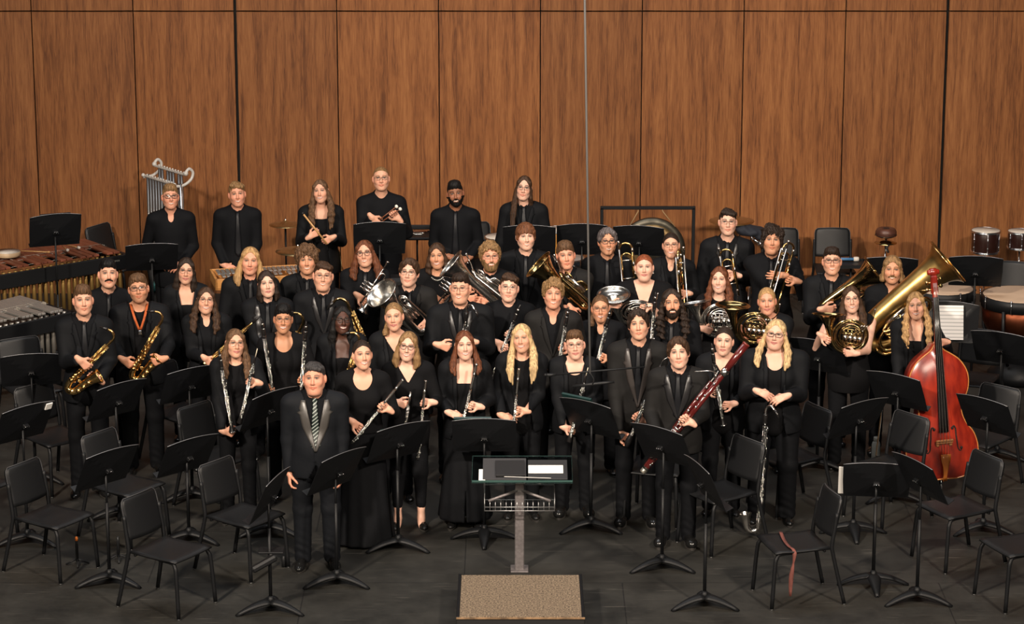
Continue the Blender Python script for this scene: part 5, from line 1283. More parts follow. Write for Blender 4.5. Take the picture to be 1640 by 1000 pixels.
# ------------------------------------------------------------------ the stage
WALLY = on_z(820, 470, 0).y
def wood():
    m = bpy.data.materials.new('walnut_veneer'); m.use_nodes = True; nt = m.node_tree; b = nt.nodes['Principled BSDF']; N = nt.nodes.new; K = nt.links.new
    tc = N('ShaderNodeTexCoord'); mp = N('ShaderNodeMapping'); K(tc.outputs['Object'], mp.inputs[0]); mp.inputs['Scale'].default_value = (11, 1, .75)
    n1 = N('ShaderNodeTexNoise'); n1.inputs['Scale'].default_value = 1.5; n1.inputs['Detail'].default_value = 5; n1.inputs['Roughness'].default_value = .6; n1.inputs['Distortion'].default_value = .5; K(mp.outputs[0], n1.inputs[0])
    mp2 = N('ShaderNodeMapping'); K(tc.outputs['Object'], mp2.inputs[0]); mp2.inputs['Scale'].default_value = (60, 1, 3.2)
    n2 = N('ShaderNodeTexNoise'); n2.inputs['Scale'].default_value = 1.6; n2.inputs['Detail'].default_value = 4; n2.inputs['Distortion'].default_value = .8; K(mp2.outputs[0], n2.inputs[0])
    ad = N('ShaderNodeMath'); ad.operation = 'MULTIPLY_ADD'; ad.inputs[1].default_value = .45; K(n2.outputs['Fac'], ad.inputs[0]); 
    s = N('ShaderNodeMath'); s.operation = 'MULTIPLY'; s.inputs[1].default_value = .55; K(n1.outputs['Fac'], s.inputs[0]); K(s.outputs[0], ad.inputs[2])
    r = N('ShaderNodeValToRGB'); e = r.color_ramp.elements; e[0].position = .36; e[0].color = (.094, .031, .0088, 1); e[1].position = .66; e[1].color = (.275, .112, .036, 1)
    q = e.new(.5); q.color = (.193, .070, .0205, 1)
    K(ad.outputs[0], r.inputs[0]); 
    # each veneer sheet has its own tone
    sp = N('ShaderNodeSeparateXYZ'); K(tc.outputs['Object'], sp.inputs[0])
    dv = N('ShaderNodeMath'); dv.operation = 'MULTIPLY_ADD'; dv.inputs[1].default_value = 1 / PW; dv.inputs[2].default_value = -PX0 / PW; K(sp.outputs[0], dv.inputs[0])
    fl = N('ShaderNodeMath'); fl.operation = 'FLOOR'; K(dv.outputs[0], fl.inputs[0])
    wn = N('ShaderNodeTexWhiteNoise'); wn.noise_dimensions = '1D'; K(fl.outputs[0], wn.inputs['W'])
    mr = N('ShaderNodeMapRange'); mr.inputs[3].default_value = .88; mr.inputs[4].default_value = 1.10; K(wn.outputs['Value'], mr.inputs[0])
    mx = N('ShaderNodeMix'); mx.data_type = 'RGBA'; mx.blend_type = 'MULTIPLY'; mx.inputs[0].default_value = 1; K(r.outputs[0], mx.inputs[6]); K(mr.outputs[0], mx.inputs[7])
    K(mx.outputs[2], b.inputs['Base Color']); b.inputs['Roughness'].default_value = .52; b.inputs['Specular IOR Level'].default_value = .3
    return m
_a = on_y(213, 20, WALLY).x; _b = on_y(1355, 20, WALLY).x
PW = (_b - _a) / 7; PX0 = _a
SEAMZ = on_y(820, 18, WALLY).z; LOWZ = on_y(1575, 418, WALLY).z
WOOD = wood()
GAPM = mat('dark_gap', (.006, .005, .004), .9)
# veneer panels: one wall, with routed joints
m = MB()
for i in range(-5, 14):
    x0, x1 = PX0 + i * PW, PX0 + (i + 1) * PW
    g0 = .016 if i in (1, 8) else .006; g1 = .016 if i + 1 in (1, 8) else .006
    rows = [(-.2, SEAMZ - .008), (SEAMZ + .008, SEAMZ + 3.2)]
    if i >= 8: rows = [(-.2, LOWZ - .006), (LOWZ + .006, SEAMZ - .008), (SEAMZ + .008, SEAMZ + 3.2)]
    for z0, z1 in rows:
        xs = [x0 + g0 + (x1 - x0 - g0 - g1) * k / 14 for k in range(15)]
        def yy(x): u = (x - (x0 + x1) / 2) / (PW / 2); return WALLY - .015 * (1 - u * u)
        m.grid([[(x, yy(x), z) for x in xs] for z in (z0, z1)])
        m.box(((x0 + x1) / 2 + (g0 - g1) / 2, WALLY + .021, (z0 + z1) / 2), (x1 - x0 - g0 - g1, .04, z1 - z0))
structure(m.build('wall_back', WOOD))
structure(MB().box((0, WALLY + .075, 2.5), (24, .05, 9), bev=0).build('trim_1', GAPM))

def floor_mat():
    m = bpy.data.materials.new('stage_floor_paint'); m.use_nodes = True; nt = m.node_tree; b = nt.nodes['Principled BSDF']; N = nt.nodes.new; K = nt.links.new
    tc = N('ShaderNodeTexCoord')
    br = N('ShaderNodeTexBrick'); br.inputs['Scale'].default_value = 1; br.inputs['Brick Width'].default_value = 2.44; br.inputs['Row Height'].default_value = 1.22; br.inputs['Mortar Size'].default_value = .006; br.inputs['Mortar Smooth'].default_value = .3
    br.inputs['Color1'].default_value = (.0175, .0170, .0148, 1); br.inputs['Color2'].default_value = (.0215, .0202, .0175, 1); br.inputs['Mortar'].default_value = (.008, .0075, .007, 1)
    mp0 = N('ShaderNodeMapping'); mp0.inputs['Location'].default_value = (.37, .28, 0); K(tc.outputs['Object'], mp0.inputs[0]); K(mp0.outputs[0], br.inputs[0])
    n = N('ShaderNodeTexNoise'); n.inputs['Scale'].default_value = 2.2; n.inputs['Detail'].default_value = 9; n.inputs['Roughness'].default_value = .68; K(tc.outputs['Object'], n.inputs[0])
    mr = N('ShaderNodeMapRange'); mr.inputs[1].default_value = .3; mr.inputs[2].default_value = .7; mr.inputs[3].default_value = .52; mr.inputs[4].default_value = 1.75; K(n.outputs['Fac'], mr.inputs[0])
    mx = N('ShaderNodeMix'); mx.data_type = 'RGBA'; mx.blend_type = 'MULTIPLY'; mx.inputs[0].default_value = 1; K(br.outputs['Color'], mx.inputs[6]); K(mr.outputs[0], mx.inputs[7])
    # pale scuffs: short thin scratches
    mp = N('ShaderNodeMapping'); mp.inputs['Scale'].default_value = (1.2, 16, 1); mp.inputs['Rotation'].default_value = (0, 0, .08); K(tc.outputs['Object'], mp.inputs[0])
    n2 = N('ShaderNodeTexNoise'); n2.inputs['Scale'].default_value = 2.3; n2.inputs['Detail'].default_value = 6; K(mp.outputs[0], n2.inputs[0])
    m2 = N('ShaderNodeMapRange'); m2.inputs[1].default_value = .63; m2.inputs[2].default_value = .78; m2.inputs[3].default_value = 0; m2.inputs[4].default_value = .55; K(n2.outputs['Fac'], m2.inputs[0])
    x2 = N('ShaderNodeMix'); x2.data_type = 'RGBA'; K(m2.outputs[0], x2.inputs[0]); K(mx.outputs[2], x2.inputs[6]); x2.inputs[7].default_value = (.16, .145, .125, 1)
    K(x2.outputs[2], b.inputs['Base Color'])
    rr = N('ShaderNodeMapRange'); rr.inputs[3].default_value = .5; rr.inputs[4].default_value = .72; K(n.outputs['Fac'], rr.inputs[0]); K(rr.outputs[0], b.inputs['Roughness'])
    b.inputs['Specular IOR Level'].default_value = .35
    return m
structure(MB().box((0, 22, -.05), (30, 24, .1)).build('floor', floor_mat()))

# ------------------------------------------------------------------ camera and stage lighting
cd = bpy.data.cameras.new('camera'); cam = bpy.data.objects.new('camera', cd); COL.objects.link(cam)
cam.location = (0, 0, CAMH); cam.rotation_euler = (R(90) - TILT, 0, 0); cd.sensor_width = 36; cd.lens = 36 * FPX / 1640; cd.clip_end = 200
bpy.context.scene.camera = cam
def lamp(name, loc, target, power, size, col, size_y=None, spread=180):
    l = bpy.data.lights.new(name, 'AREA'); l.energy = power; l.size = size; l.color = col; l.spread = R(spread)
    if size_y: l.shape = 'RECTANGLE'; l.size_y = size_y
    o = bpy.data.objects.new(name, l); COL.objects.link(o); o.location = loc
    o.rotation_euler = (V(target) - V(loc)).to_track_quat('-Z', 'Y').to_euler()
    return o
WARM = (1, .86, .72)
lamp('stage_light', (-7.5, 8.0, 11.5), (.3, 24.2, .7), 900, .9, WARM, spread=85)
lamp('stage_light', (7.5, 8.0, 11.5), (.3, 24.2, .7), 640, .9, WARM, spread=85)
lamp('stage_light', (1.5, 1.5, 9.8), (.6, 24.0, .6), 175, 3.2, (1, .84, .68), spread=70)
lamp('overhead_fill', (0, 23.0, 10), (0, 23.2, 0), 420, 9, (.92, .95, 1.0), 4)
lamp('overhead_fill', (.8, 24.0, 8.0), (.8, WALLY, 1.0), 90, 8, (1, .78, .55), 1.0)  # unseen wall wash, added to brighten the veneer
w = bpy.data.worlds.new('hall'); bpy.context.scene.world = w; w.use_nodes = True
w.node_tree.nodes['Background'].inputs[0].default_value = (.55, .6, .7, 1); w.node_tree.nodes['Background'].inputs[1].default_value = .03
vs = bpy.context.scene.view_settings; vs.view_transform = 'Standard'; vs.look = 'None'; vs.gamma = 1; vs.use_curve_mapping = False; vs.exposure = -0.06
# ------------------------------------------------------------------ chairs and music stands
def chair_proto():
    t = thing('orchestra_chair')
    # seat: dished plastic pan
    rows = []
    for i in range(9):
        v = i / 8; yy = -.225 + .43 * v
        row = []
        for j in range(11):
            u = j / 10 * 2 - 1; wd = .225 - .018 * v - (.004 if i in (0, 8) else 0)
            z = .452 + .006 * u * u - .008 * math.sin(math.pi * v) - (.010 if i == 0 else 0) + (.006 if i == 8 else 0)
            row.append((u * wd, yy, z))
        rows.append(row)
    MB().grid(rows, .012).build('seat', BLKP, t)
    rows = []
    for i in range(11):
        v = i / 10; z = .535 + .315 * v; row = []
        for j in range(13):
            u = j / 12 * 2 - 1
            rr = 1 - max(0, (v - .78) / .22) ** 2.4 * .16 - max(0, (.14 - v) / .14) ** 2 * .06
            row.append((u * (.208 - .008 * v) * rr, .225 + .075 * v - .03 * (1 - u * u), z + (-.012 * u * u if i == 10 else 0)))
        rows.append(row)
    bk = MB().grid(rows, .022).build('backrest', BLKP, t)
    ed = [rows[i][0] for i in range(3, 11)] + [rows[10][j] for j in range(1, 12)] + [rows[i][12] for i in range(10, 2, -1)]
    MB().tube([(x, y_ - .002, z) for x, y_, z in ed], .0035, 6).build('highlight_bead', mat('plastic_edge_highlight', (.055, .055, .058), .45), bk)  # paler bead imitates the edge highlight on the curved plastic
    for s in (-1, 1):
        l = MB().tube(smooth_path([(s * .19, -.05, .435), (s * .195, -.175, .43), (s * .2, -.205, .405), (s * .208, -.222, .34), (s * .222, -.245, .012)], 4), .0155, 10).build('leg', BLKM, t)
        MB().lathe([(.013, 0), (.014, .01), (.011, .02)], 10, Matrix.Translation((s * .222, -.245, 0))).build('foot_glide', CHROME, l)
        l = MB().tube(smooth_path([(s * .205, .262, .72), (s * .207, .245, .60), (s * .208, .225, .47), (s * .210, .235, .40), (s * .222, .275, .22), (s * .236, .325, .012)], 4), .0155, 10).build('leg', BLKM, t)
        MB().lathe([(.013, 0), (.014, .01), (.011, .02)], 10, Matrix.Translation((s * .236, .325, 0))).build('foot_glide', CHROME, l)
    m = MB(); m.cyl((-.2, -.16, .43), (.2, -.16, .43), .011, 8); m.cyl((-.205, .17, .43), (.205, .17, .43), .011, 8)
    for s in (-1, 1): m.cyl((s * .195, -.17, .43), (s * .205, .225, .45), .011, 8)
    m.build('frame', BLKM, t)
    return t
CH = []
def chair(px, py, yaw, label, z=.45, group='black orchestra chairs'):
    p = on_z(px, py, z)
    o = CHP if not CH else copy_tree(CHP); CH.append(o)
    o.location = (p.x, p.y, 0); o.rotation_euler = (0, 0, R(yaw)); tag(o, label, 'chair', group)
    return o
def music_stand(px, py, yaw, label, h=None, base=None, tilt=62, group='black music stands', tee=False):
    """px, py: centre of the desk; base: photo y of the foot"""
    if base: b = on_z(px if not isinstance(base, tuple) else base[0], base if not isinstance(base, tuple) else base[1], 0); hz = on_y(px, py, b.y).z
    else: hz = h or 1.02; q = on_z(px, py, hz); b = V((q.x, q.y, 0))
    t = thing('music_stand', label, 'music stand', (b.x, b.y, 0), R(yaw), group)
    f = MB()
    for a in ((180 - yaw, -yaw, 270 - yaw) if tee else (90 - yaw, 203 - yaw, 337 - yaw)):
        d = V((math.cos(R(a)), math.sin(R(a)), 0)); w_ = d.cross(V((0, 0, 1)))
        rows = []
        for i in range(9):
            s_ = i / 8; r_ = .02 + .255 * s_; z = .085 * (1 - s_ ** 1.7) + .012; hw = .046 * (1 - s_) ** .8 + .014
            rows.append([d * r_ - w_ * hw + V((0, 0, z - .014)), d * r_ - w_ * hw * .4 + V((0, 0, z + .004)), d * r_ + w_ * hw * .4 + V((0, 0, z + .004)), d * r_ + w_ * hw + V((0, 0, z - .014))])
        f.grid(rows, .012)
    f.lathe([(.03, .06), (.028, .10), (.018, .125)], 14)
    f.build('base', BLKM, t)
    zt = hz - .03
    MB().cyl((0, 0, .08), (0, 0, min(.66, zt - .1)), .0135, 12).build('post', BLKM, t)
    MB().cyl((0, 0, min(.62, zt - .15)), (0, 0, zt), .0095, 10).build('inner_tube', BLKM, t)
    # desk: shallow folded sheet with a curved top edge, lip at the bottom; back faces -y
    d = bpy.data.objects.new('desk', None)
    W, Hh = .255, .17
    rows = []
    for i in range(9):
        v = i / 8 * 2 - 1; row = []
        for j in range(13):
            u = j / 12 * 2 - 1
            top = Hh * (1 + .16 * (1 - u * u)) if v > 0 else Hh
            z = v * top
            bulge = -.030 * max(0, 1 - max(abs(u), abs(v)))
            row.append((u * W * (1 - .03 * (v < 0) * abs(v)), bulge, z))
        rows.append(row)
    dm = MB().grid(rows, .004, smooth=False); dk = dm.build('desk', DESKM, t); dk.location = (0, -.012, hz + .01); dk.rotation_euler = (R(90 - tilt), 0, 0)
    MB().box((0, .032, -Hh - .001), (W * 2 * .97, .065, .004)).build('lip', DESKM, dk)
    e = MB(); e.tube([(u_ / 8 * W, -.002, Hh * (1 + .16 * (1 - (u_ / 8) ** 2))) for u_ in range(-8, 9)], .0026, 6); e.build('top_edge', EDGE, dk)  # highlight along the desk's top edge, built as a pale tube
    k = MB(); k.box((0, -.035, .0), (.05, .03, .035), bev=.006); k.ball((-.024, -.05, -.004), .006, 6); k.ball((.024, -.05, -.004), .006, 6); k.build('clamp', BLKM, dk)
    r = MB()
    for s in (-.018, 0, .018): r.ball((s, -.054, .010), .0042, 5)
    r.build('rivets', CHROME, dk)
    return t
if FULL:
    CHP = chair_proto()
    chair(85, 827, 58, 'chair in the front left corner, next to a peg stand on the floor')
    chair(272, 880, 58, 'chair nearest the camera on the left side')
    chair(392, 825, 54, 'chair left of the conductor behind a steeply tilted stand')
    chair(202, 776, 54, 'chair behind the nearest left music stand, in front of a saxophonist\'s legs')
    chair(352, 730, 50, 'chair behind the front clarinettist, half hidden by a stand desk')
    chair(88, 698, 44, 'chair left of the leftmost saxophonist')
    chair(50, 620, 30, 'chair in front of the vibraphone resonators')
    chair(-42, 775, 58, 'chair cut off by the left edge of the picture')
    chair(292, 660, 48, 'chair seat showing between the saxophonist and a tilted stand')
    chair(1272, 868, -76, 'chair with a faded red ribbon over its seat')
    chair(1531, 812, -62, 'chair right of the double bass, nearest to it')
    chair(1418, 746, -52, 'chair in front of the double bass beside a white bottle')
    chair(1634, 872, -68, 'chair cut off by the right edge of the picture at the front')
    chair(1570, 700, -42, 'chair at the right edge behind a tilted stand')
    chair(1556, 606, -28, 'chair behind the scroll side of the double bass, under the sheet music')
    chair(1152, 787, -56, 'chair left of the bass clarinet player')
    chair(1052, 746, -15, 'chair seat between the english horn player and the bassoonist')
    chair(1262, 730, -62, 'chair behind the broad platinum blond person')
    for px, lab in ((1250, 'chair against the wall behind the tousled trombonist'), (1333, 'chair against the wall with an empty backrest above the euphonium player')):
        o = chair(px, 383, 0, lab, z=.70, group='chairs against the wall'); o.location.y = WALLY - .66; o.location.x = on_y(px, 383, WALLY - .4).x; o.scale = (.94, .94, .97)
    o = chair(190, 383, 58, 'chair at the wall behind the marimba', z=.7, group='chairs against the wall'); o.location.y = WALLY - .5; o.location.x = on_y(194, 383, WALLY - .35).x
    o = chair(762, 383, 10, 'chair at the wall right of the bearded percussionist', z=.7, group='chairs against the wall'); o.location.y = WALLY - .5
    o = chair(1622, 452, -20, 'chair behind the timpani and a stand', z=.7, group='chairs against the wall')
    S = music_stand
    S(176, 752, 47, 'music stand at the front left before two chairs', base=936)
    S(540, 757, 52, 'music stand directly in front of the conductor\'s left side', base=937)
    S(427, 796, 74, 'steeply turned stand left of the conductor with a small tray on its post', base=(434, 980), tilt=66)
    S(638, 710, 37, 'music stand in front of the gown and the blond bob', base=880)
    S(776, 700, 0, 'music stand with a dark green folder at the middle, left of the podium desk', base=864, tee=True)
    S(946, 672, -38, 'music stand with a green folder in front of the short-haired oboist', base=850)
    S(1060, 715, -42, 'music stand hiding the bassoonist\'s legs', base=912)
    S(1138, 776, -72, 'steeply turned stand at the front right of the bassoonist', base=(1128, 972), tilt=66)
    S(303, 732, 44, 'music stand between two chairs on the left', base=868)
    S(185, 643, 46, 'music stand between the two alto saxophonists\' legs', h=1.0)
    S(303, 618, 36, 'music stand behind a chair, left of the front clarinettist', h=1.0)
    S(428, 657, 50, 'music stand between the front clarinettist and the conductor', h=1.05)
    S(36, 680, 46, 'music stand with a pale card at its corner at the left edge', h=1.0)
    S(50, 595, 12, 'music stand with its back square to the camera beside the leftmost chair row', h=.98)
    S(1408, 772, -6, 'music stand with a white page edge, front right', base=(1398, 938), tee=True)
    S(1476, 768, -62, 'music stand at the front right corner of the picture', base=(1468, 965))
    S(1432, 628, -38, 'music stand covering the left bout of the double bass', base=802)
    S(1373, 672, 36, 'music stand turned the other way, left of the white bottle', base=(1366, 855), tee=True)
    S(1582, 668, -46, 'music stand right of the double bass body', h=.98)
    S(1312, 573, -36, 'music stand in front of the horn player in the sleeveless top', base=(1308, 752))
    S(1604, 560, -28, 'music stand at the right edge below the timpani', h=1.0)
    S(88, 371, 20, 'tall music stand above the marimba with a black folder', h=1.30, tilt=70)
    S(243, 414, 10, 'music stand in front of the tubular chimes', h=1.10, tilt=58)
    S(608, 384, 4, 'music stand in front of the buzz-cut percussionist', h=1.30, tilt=70)
    S(848, 388, -2, 'music stand in front of the very tall long-haired percussionist', h=1.30, tilt=66)
    S(932, 386, 0, 'music stand in front of the yellow drum', h=1.10, tilt=70)
    S(1024, 388, -10, 'music stand in front of the gong', h=1.12, tilt=66)
    S(1562, 437, -8, 'music stand above the timpani', h=1.12, tilt=64)
    S(1426, 437, -6, 'music stand behind the tuba player', h=1.12, tilt=60)
    o = S(1521, 520, 165, 'music stand with a white sheet of music turned to the camera', h=1.0, tilt=72)
# ------------------------------------------------------------------ percussion and small things
HEADM = mat('drum_head', (.62, .57, .50), .6, var=.08, bscale=4)
TIMPH = mat('timpani_head', (.58, .43, .31), .55, var=.08, bscale=3)
COPPER = mat('copper_bowl', (.15, .045, .022), .42, 1.0, var=.2, bscale=5)
ROSE = mat('rosewood_bar', (.17, .050, .026), .42, var=.35, bscale=7, stretch=(1, .3, 1))
ALU = mat('aluminium_bar', (.42, .40, .37), .42, .7)
GOLDT = mat('gold_resonator', (.40, .25, .08), .5, .75)
CYMB = mat('bronze_cymbal', (.50, .36, .17), .34, 1.0, var=.15, bscale=30)
CASEW = mat('honey_wood_case', (.52, .24, .07), .4, var=.15, bscale=5, stretch=(.4, 4, 4))
def mallet_keyboard(name, label, A, B, zt, nat, w0, l0, l1, barm, resm, res_len, seedgap):
    """A, B: photo points at the left and right end of the audience-side rail, zt the bar height"""
    a = on_z(*A, zt); b = on_z(*B, zt); u = (a - b); u.z = 0; L = u.length; u.normalize()
    v = V((-u.y, u.x, 0)); v = -v if v.y < 0 else v
    t = thing(name, label, 'mallet instrument'); M = Matrix((u, v, V((0, 0, 1)))).transposed().to_4x4(); M.translation = V((b.x, b.y, 0)); t.matrix_world = M
    if u.cross(v).z < 0: pass
    n = nat; x = .07; pat = (1, 1, 0, 1, 1, 1, 0)
    for i in range(n):
        w_ = w0 * (1 - .35 * i / n); ln = l0 + (l1 - l0) * i / n
        if x + w_ > 2.6: break
        MB().box((x + w_ / 2, .36 + ln / 2, zt), (w_ * .90, ln, .022), bev=.004).build('bar', barm, t)
        if pat[(i + seedgap) % 7]: MB().box((x + w_, .345 - ln * .46, zt + .012), (w_ * .86, ln * .92, .022), bev=.004).build('bar', barm, t)
        x += w_
    Lx = x + .06
    f = MB()
    f.box((Lx / 2, .01, zt - .10), (Lx, .03, .15), bev=.006); f.box((Lx / 2, .36, zt - .05), (Lx, .03, .05)); f.box((Lx / 2, .36 + l0 * .8, zt - .06), (Lx, .03, .07))
    for q in (.02, Lx - .02): f.box((q, .40, zt - .10), (.045, .86, .15), bev=.006); f.box((q, .40, .45), (.05, .10, .72), bev=.006); f.box((q, .40, .10), (.06, .75, .05), bev=.006)
    f.box((Lx / 2, .40, .22), (Lx, .04, .06)); f.build('frame', BLKM, t)
    for i in range(int(Lx / .066)):
        xx = .06 + i * .066
        if xx > Lx - .05: break
        MB().lathe([(.020, zt - .16 - res_len * (1 - .5 * i * .066 / Lx)), (.020, zt - .03)], 12, Matrix.Translation((xx, .085, 0))).build('resonator', resm, t)
    c = MB()
    for y_ in (.08, .30, .42): c.tube([(.08, y_, zt + .014), (Lx - .08, y_, zt + .014)], .0014, 5)
    for i in range(int((Lx - .2) / .15)): c.box((.1 + i * .15, .335, zt + .01), (.006, .05, .03))
    c.build('suspension_cord', mat('pale_cord', (.42, .38, .32), .8), t)
    if name == 'marimba':
        q = MB(); rng = random.Random(3)
        for i in range(9): q.box((.12 + i * .016, -.0065, zt - .075 + rng.uniform(-.002, .002)), (.010, .002, rng.uniform(.012, .018)))
        q.build('maker_lettering', mat('faded_grey_lettering', (.16, .16, .14), .6), t)
    return t
def ring_pts(c, r, n=32, nrm='z'):
    return [(c[0] + r * math.cos(2 * math.pi * i / n), c[1] + r * math.sin(2 * math.pi * i / n), c[2]) for i in range(n)]
def tripod(t, h, m=CHROME, foot=.30):
    MB().cyl((0, 0, .1), (0, 0, h), .011, 10).build('pole', m, t)
    l = MB()
    for a in (20, 140, 260): l.tube([(0, 0, .34), (math.cos(R(a)) * foot, math.sin(R(a)) * foot, .01)], .009, 8)
    l.build('tripod_legs', m, t)
def drum(name, label, px, py, z, r, depth, shell, cat='drum', lugs=8, Y=None, stand=True, tilt=0, hoop=CHROME):
    p = on_z(px, py, z) if Y is None else on_y(px, py, Y)
    t = thing(name, label, cat, (p.x, p.y, 0)); z = p.z
    q = bpy.data.objects.new('shell', None)
    s = MB().lathe([(r * .97, z - depth), (r, z - depth + .01), (r, z - .012), (r * .97, z - .004)], 32).build('shell', shell, t)
    MB().lathe([(r * .985, z - .004), (r * .97, z + .001), (.001, z + .002)], 32).build('head', HEADM, t)
    for zz in (z - .012, z - depth + .012): h = MB(); h.tube(ring_pts((0, 0, zz), r * 1.02), .0075, 8, closed=True); h.tube(ring_pts((0, 0, zz + (.012 if zz > z - depth / 2 else -.012)), r * 1.025), .004, 6, closed=True); h.build('hoop', hoop, t)
    for i in range(lugs):
        a = 2 * math.pi * (i + .5) / lugs; x, y = r * 1.02 * math.cos(a), r * 1.02 * math.sin(a)
        MB().cyl((x, y, z - depth + .01), (x, y, z), .0035, 6).ball((x, y, z - depth * .35), .010, 6).ball((x, y, z - depth * .72), .010, 6).build('lug', CHROME, t)
    if stand: tripod(t, z - depth)
    return t
def cymbal(label, px, py, z, r, Y=None, tilt=(0, 0), name='suspended_cymbal'):
    p = on_z(px, py, z) if Y is None else on_y(px, py, Y); t = thing(name, label, 'cymbal', (p.x, p.y, 0)); z = p.z
    d = MB().lathe([(.001, .028), (.02, .027), (.045, .015), (.06, .006), (r * .7, -.003), (r, -.014), (r, -.016), (.06, .003), (.001, .02)], 40).build('plate', CYMB, t); d.location = (0, 0, z); d.rotation_euler = (R(tilt[0]), R(tilt[1]), 0)
    MB().lathe([(.004, z + .028), (.012, z + .03), (.012, z + .045), (.004, z + .05)], 10).build('wing_nut', CHROME, t)
    tripod(t, z + .02, BLKM); return t
if FULL:
    mallet_keyboard('marimba', 'long marimba with rosewood bars and gold resonators at the left wall', (0, 437), (206, 403), .90, 30, .078, .40, .24, ROSE, GOLDT, .42, 0)
    mallet_keyboard('vibraphone', 'vibraphone with silver bars and silver resonators cut off at the left edge', (0, 521), (119, 495), .86, 24, .047, .40, .26, ALU, mat('silver_resonator', (.50, .47, .42), .4, .8), .30, 2)
    zb = .935; q = on_z(12, 405, zb + .03); t = thing('tambourine', 'small white-headed hand drum lying on the marimba bars', 'drum', (q.x, q.y, 0)); MB().lathe([(.125, zb), (.13, zb + .005), (.13, zb + .04), (.125, zb + .045)], 28).build('shell', mat('pale_wood_shell', (.50, .36, .22), .5), t); MB().lathe([(.126, zb + .046), (.001, zb + .048)], 28).build('head', HEADM, t)
    for (ax, ay), (bx, by), lab, hr in (((78, 404), (34, 402), 'pale wooden drum stick lying beside the hand drum on the marimba', .010), ((126, 397), (106, 392), 'upper marimba mallet lying on the bars left of the wall chair', .016), ((108, 401), (100, 394), 'lower marimba mallet lying on the bars left of the wall chair', .016)):
        a = on_z(ax, ay, zb + .012); b = on_z(bx, by, zb + .012); L = (b - a).length; t = thing('mallet', lab, 'mallet'); MB().lathe([(.007, 0), (.006, L)], 8).build('stick', PINE, t); MB().lathe([(.001, -.02), (hr, -.012), (hr, .012), (.001, .02)], 10).build('head', HEADM if hr > .012 else PINE, t); orient(t, a, b - a, (0, 0, 1))
    # boxed bells
    a = on_z(345, 449, .93); b = on_z(455, 443, .93); t = thing('glockenspiel', 'boxed bells with metal bars in a honey-coloured wooden case', 'bells', (a.x, a.y, 0), math.atan2(b.y - a.y, b.x - a.x))
    cs = MB(); W_, D_, z = .95, .44, .93
    for q in ((W_ / 2, .012, z - .05, W_, .024, .11), (W_ / 2, D_, z - .05, W_, .024, .11), (.012, D_ / 2, z - .05, .024, D_, .11), (W_, D_ / 2, z - .05, .024, D_, .11), (W_ / 2, D_ / 2, z - .09, W_, D_, .02)): cs.box(q[:3], q[3:], bev=.004)
    cs.build('wooden_case', CASEW, t)
    for i in range(19):
        x = .05 + i * .046; ln = .20 - i * .003
        MB().box((x + .02, .40 - ln / 2, z + .004), (.036, ln, .010), bev=.002).build('bar', ALU, t)
        if (1, 1, 0, 1, 1, 1, 0)[i % 7]: MB().box((x + .043, .04 + ln * .42, z + .014), (.034, ln * .8, .010), bev=.002).build('bar', ALU, t)
    f = MB()
    for x in (.12, W_ - .12): f.cyl((x, .08, .02), (x, .36, z - .10), .012, 8); f.cyl((x, .36, .02), (x, .08, z - .10), .012, 8)
    f.cyl((.12, .22, .46), (W_ - .12, .22, .46), .01, 8); f.build('folding_stand', BLKM, t)
    # tubular chimes
    Y = WALLY - .62; c0 = on_y(233, 281, Y); t = thing('tubular_chimes', 'set of chrome tubular chimes in a frame behind the glasses-wearing percussionist', 'chimes', (c0.x, c0.y, 0), R(-52))
    zt = c0.z; DKCH = mat('dull_chrome_tube', (.30, .30, .30), .3, .9)
    for i in range(10): MB().tube([(.045 + i * .055, 0, zt - .02), (.045 + i * .055, 0, zt - 1.60 + i * .045)], .0165, 12).build('tube', DKCH, t)
    for i in range(9):
        if i in (2, 6): continue
        MB().tube([(.072 + i * .055, .13, zt + .07), (.072 + i * .055, .13, zt - 1.45 + i * .045)], .0165, 12).build('tube', DKCH, t)
    GREYP = mat('grey_enamel', (.48, .46, .43), .4)
    f = MB(); f.box((.29, 0, zt - .005), (.62, .024, .024), bev=.006); f.box((.29, .13, zt + .085), (.62, .024, .024), bev=.006)
    for i in range(10): f.ball((.045 + i * .055, -.006, zt + .014), .011, 6); f.ball((.072 + i * .055, .125, zt + .105), .011, 6)
    f.build('top_rails', GREYP, t)
    for x in (-.03, .60):
        b = MB(); b.tube(smooth_path([(x, -.01, zt - .02), (x, .10, zt - .02), (x, .19, zt + .03), (x, .215, zt + .10), (x, .17, zt + .145), (x, .12, zt + .10)], 5), .016, 8); b.ball((x, -.01, zt), .02, 8); b.ball((x, .13, zt + .10), .026, 8); b.build('scroll_bracket', GREYP, t)
        MB().cyl((x, .06, .05), (x, .06, zt), .018, 10).build('upright', CHROME, t)
    MB().box((.34, .06, .05), (.86, .40, .06), bev=.01).box((.34, .06, .34), (.8, .03, .05)).build('base', BLKM, t)
    MB().box((-.05, .05, zt - .80), (.05, .12, .16), bev=.01).build('damper_box', GREYP, t)
    # cymbals
    cymbal('bronze suspended cymbal above the tousled brown fringe', 477, 400, 0, .215, Y=26.15)
    cymbal('suspended cymbal partly hidden behind the long-haired percussionist', 457, 358, 0, .17, Y=WALLY - .75)
    cymbal('dark suspended cymbal behind the tall trombonist\'s head', 1172, 352, 0, .24, Y=WALLY - .55)
    Y = on_z(546, 560, 0).y; p = on_y(546, 434, Y); t = thing('crash_cymbal', 'bronze cymbal hanging on edge beside the long reddish hair', 'cymbal', (p.x, p.y, 0))
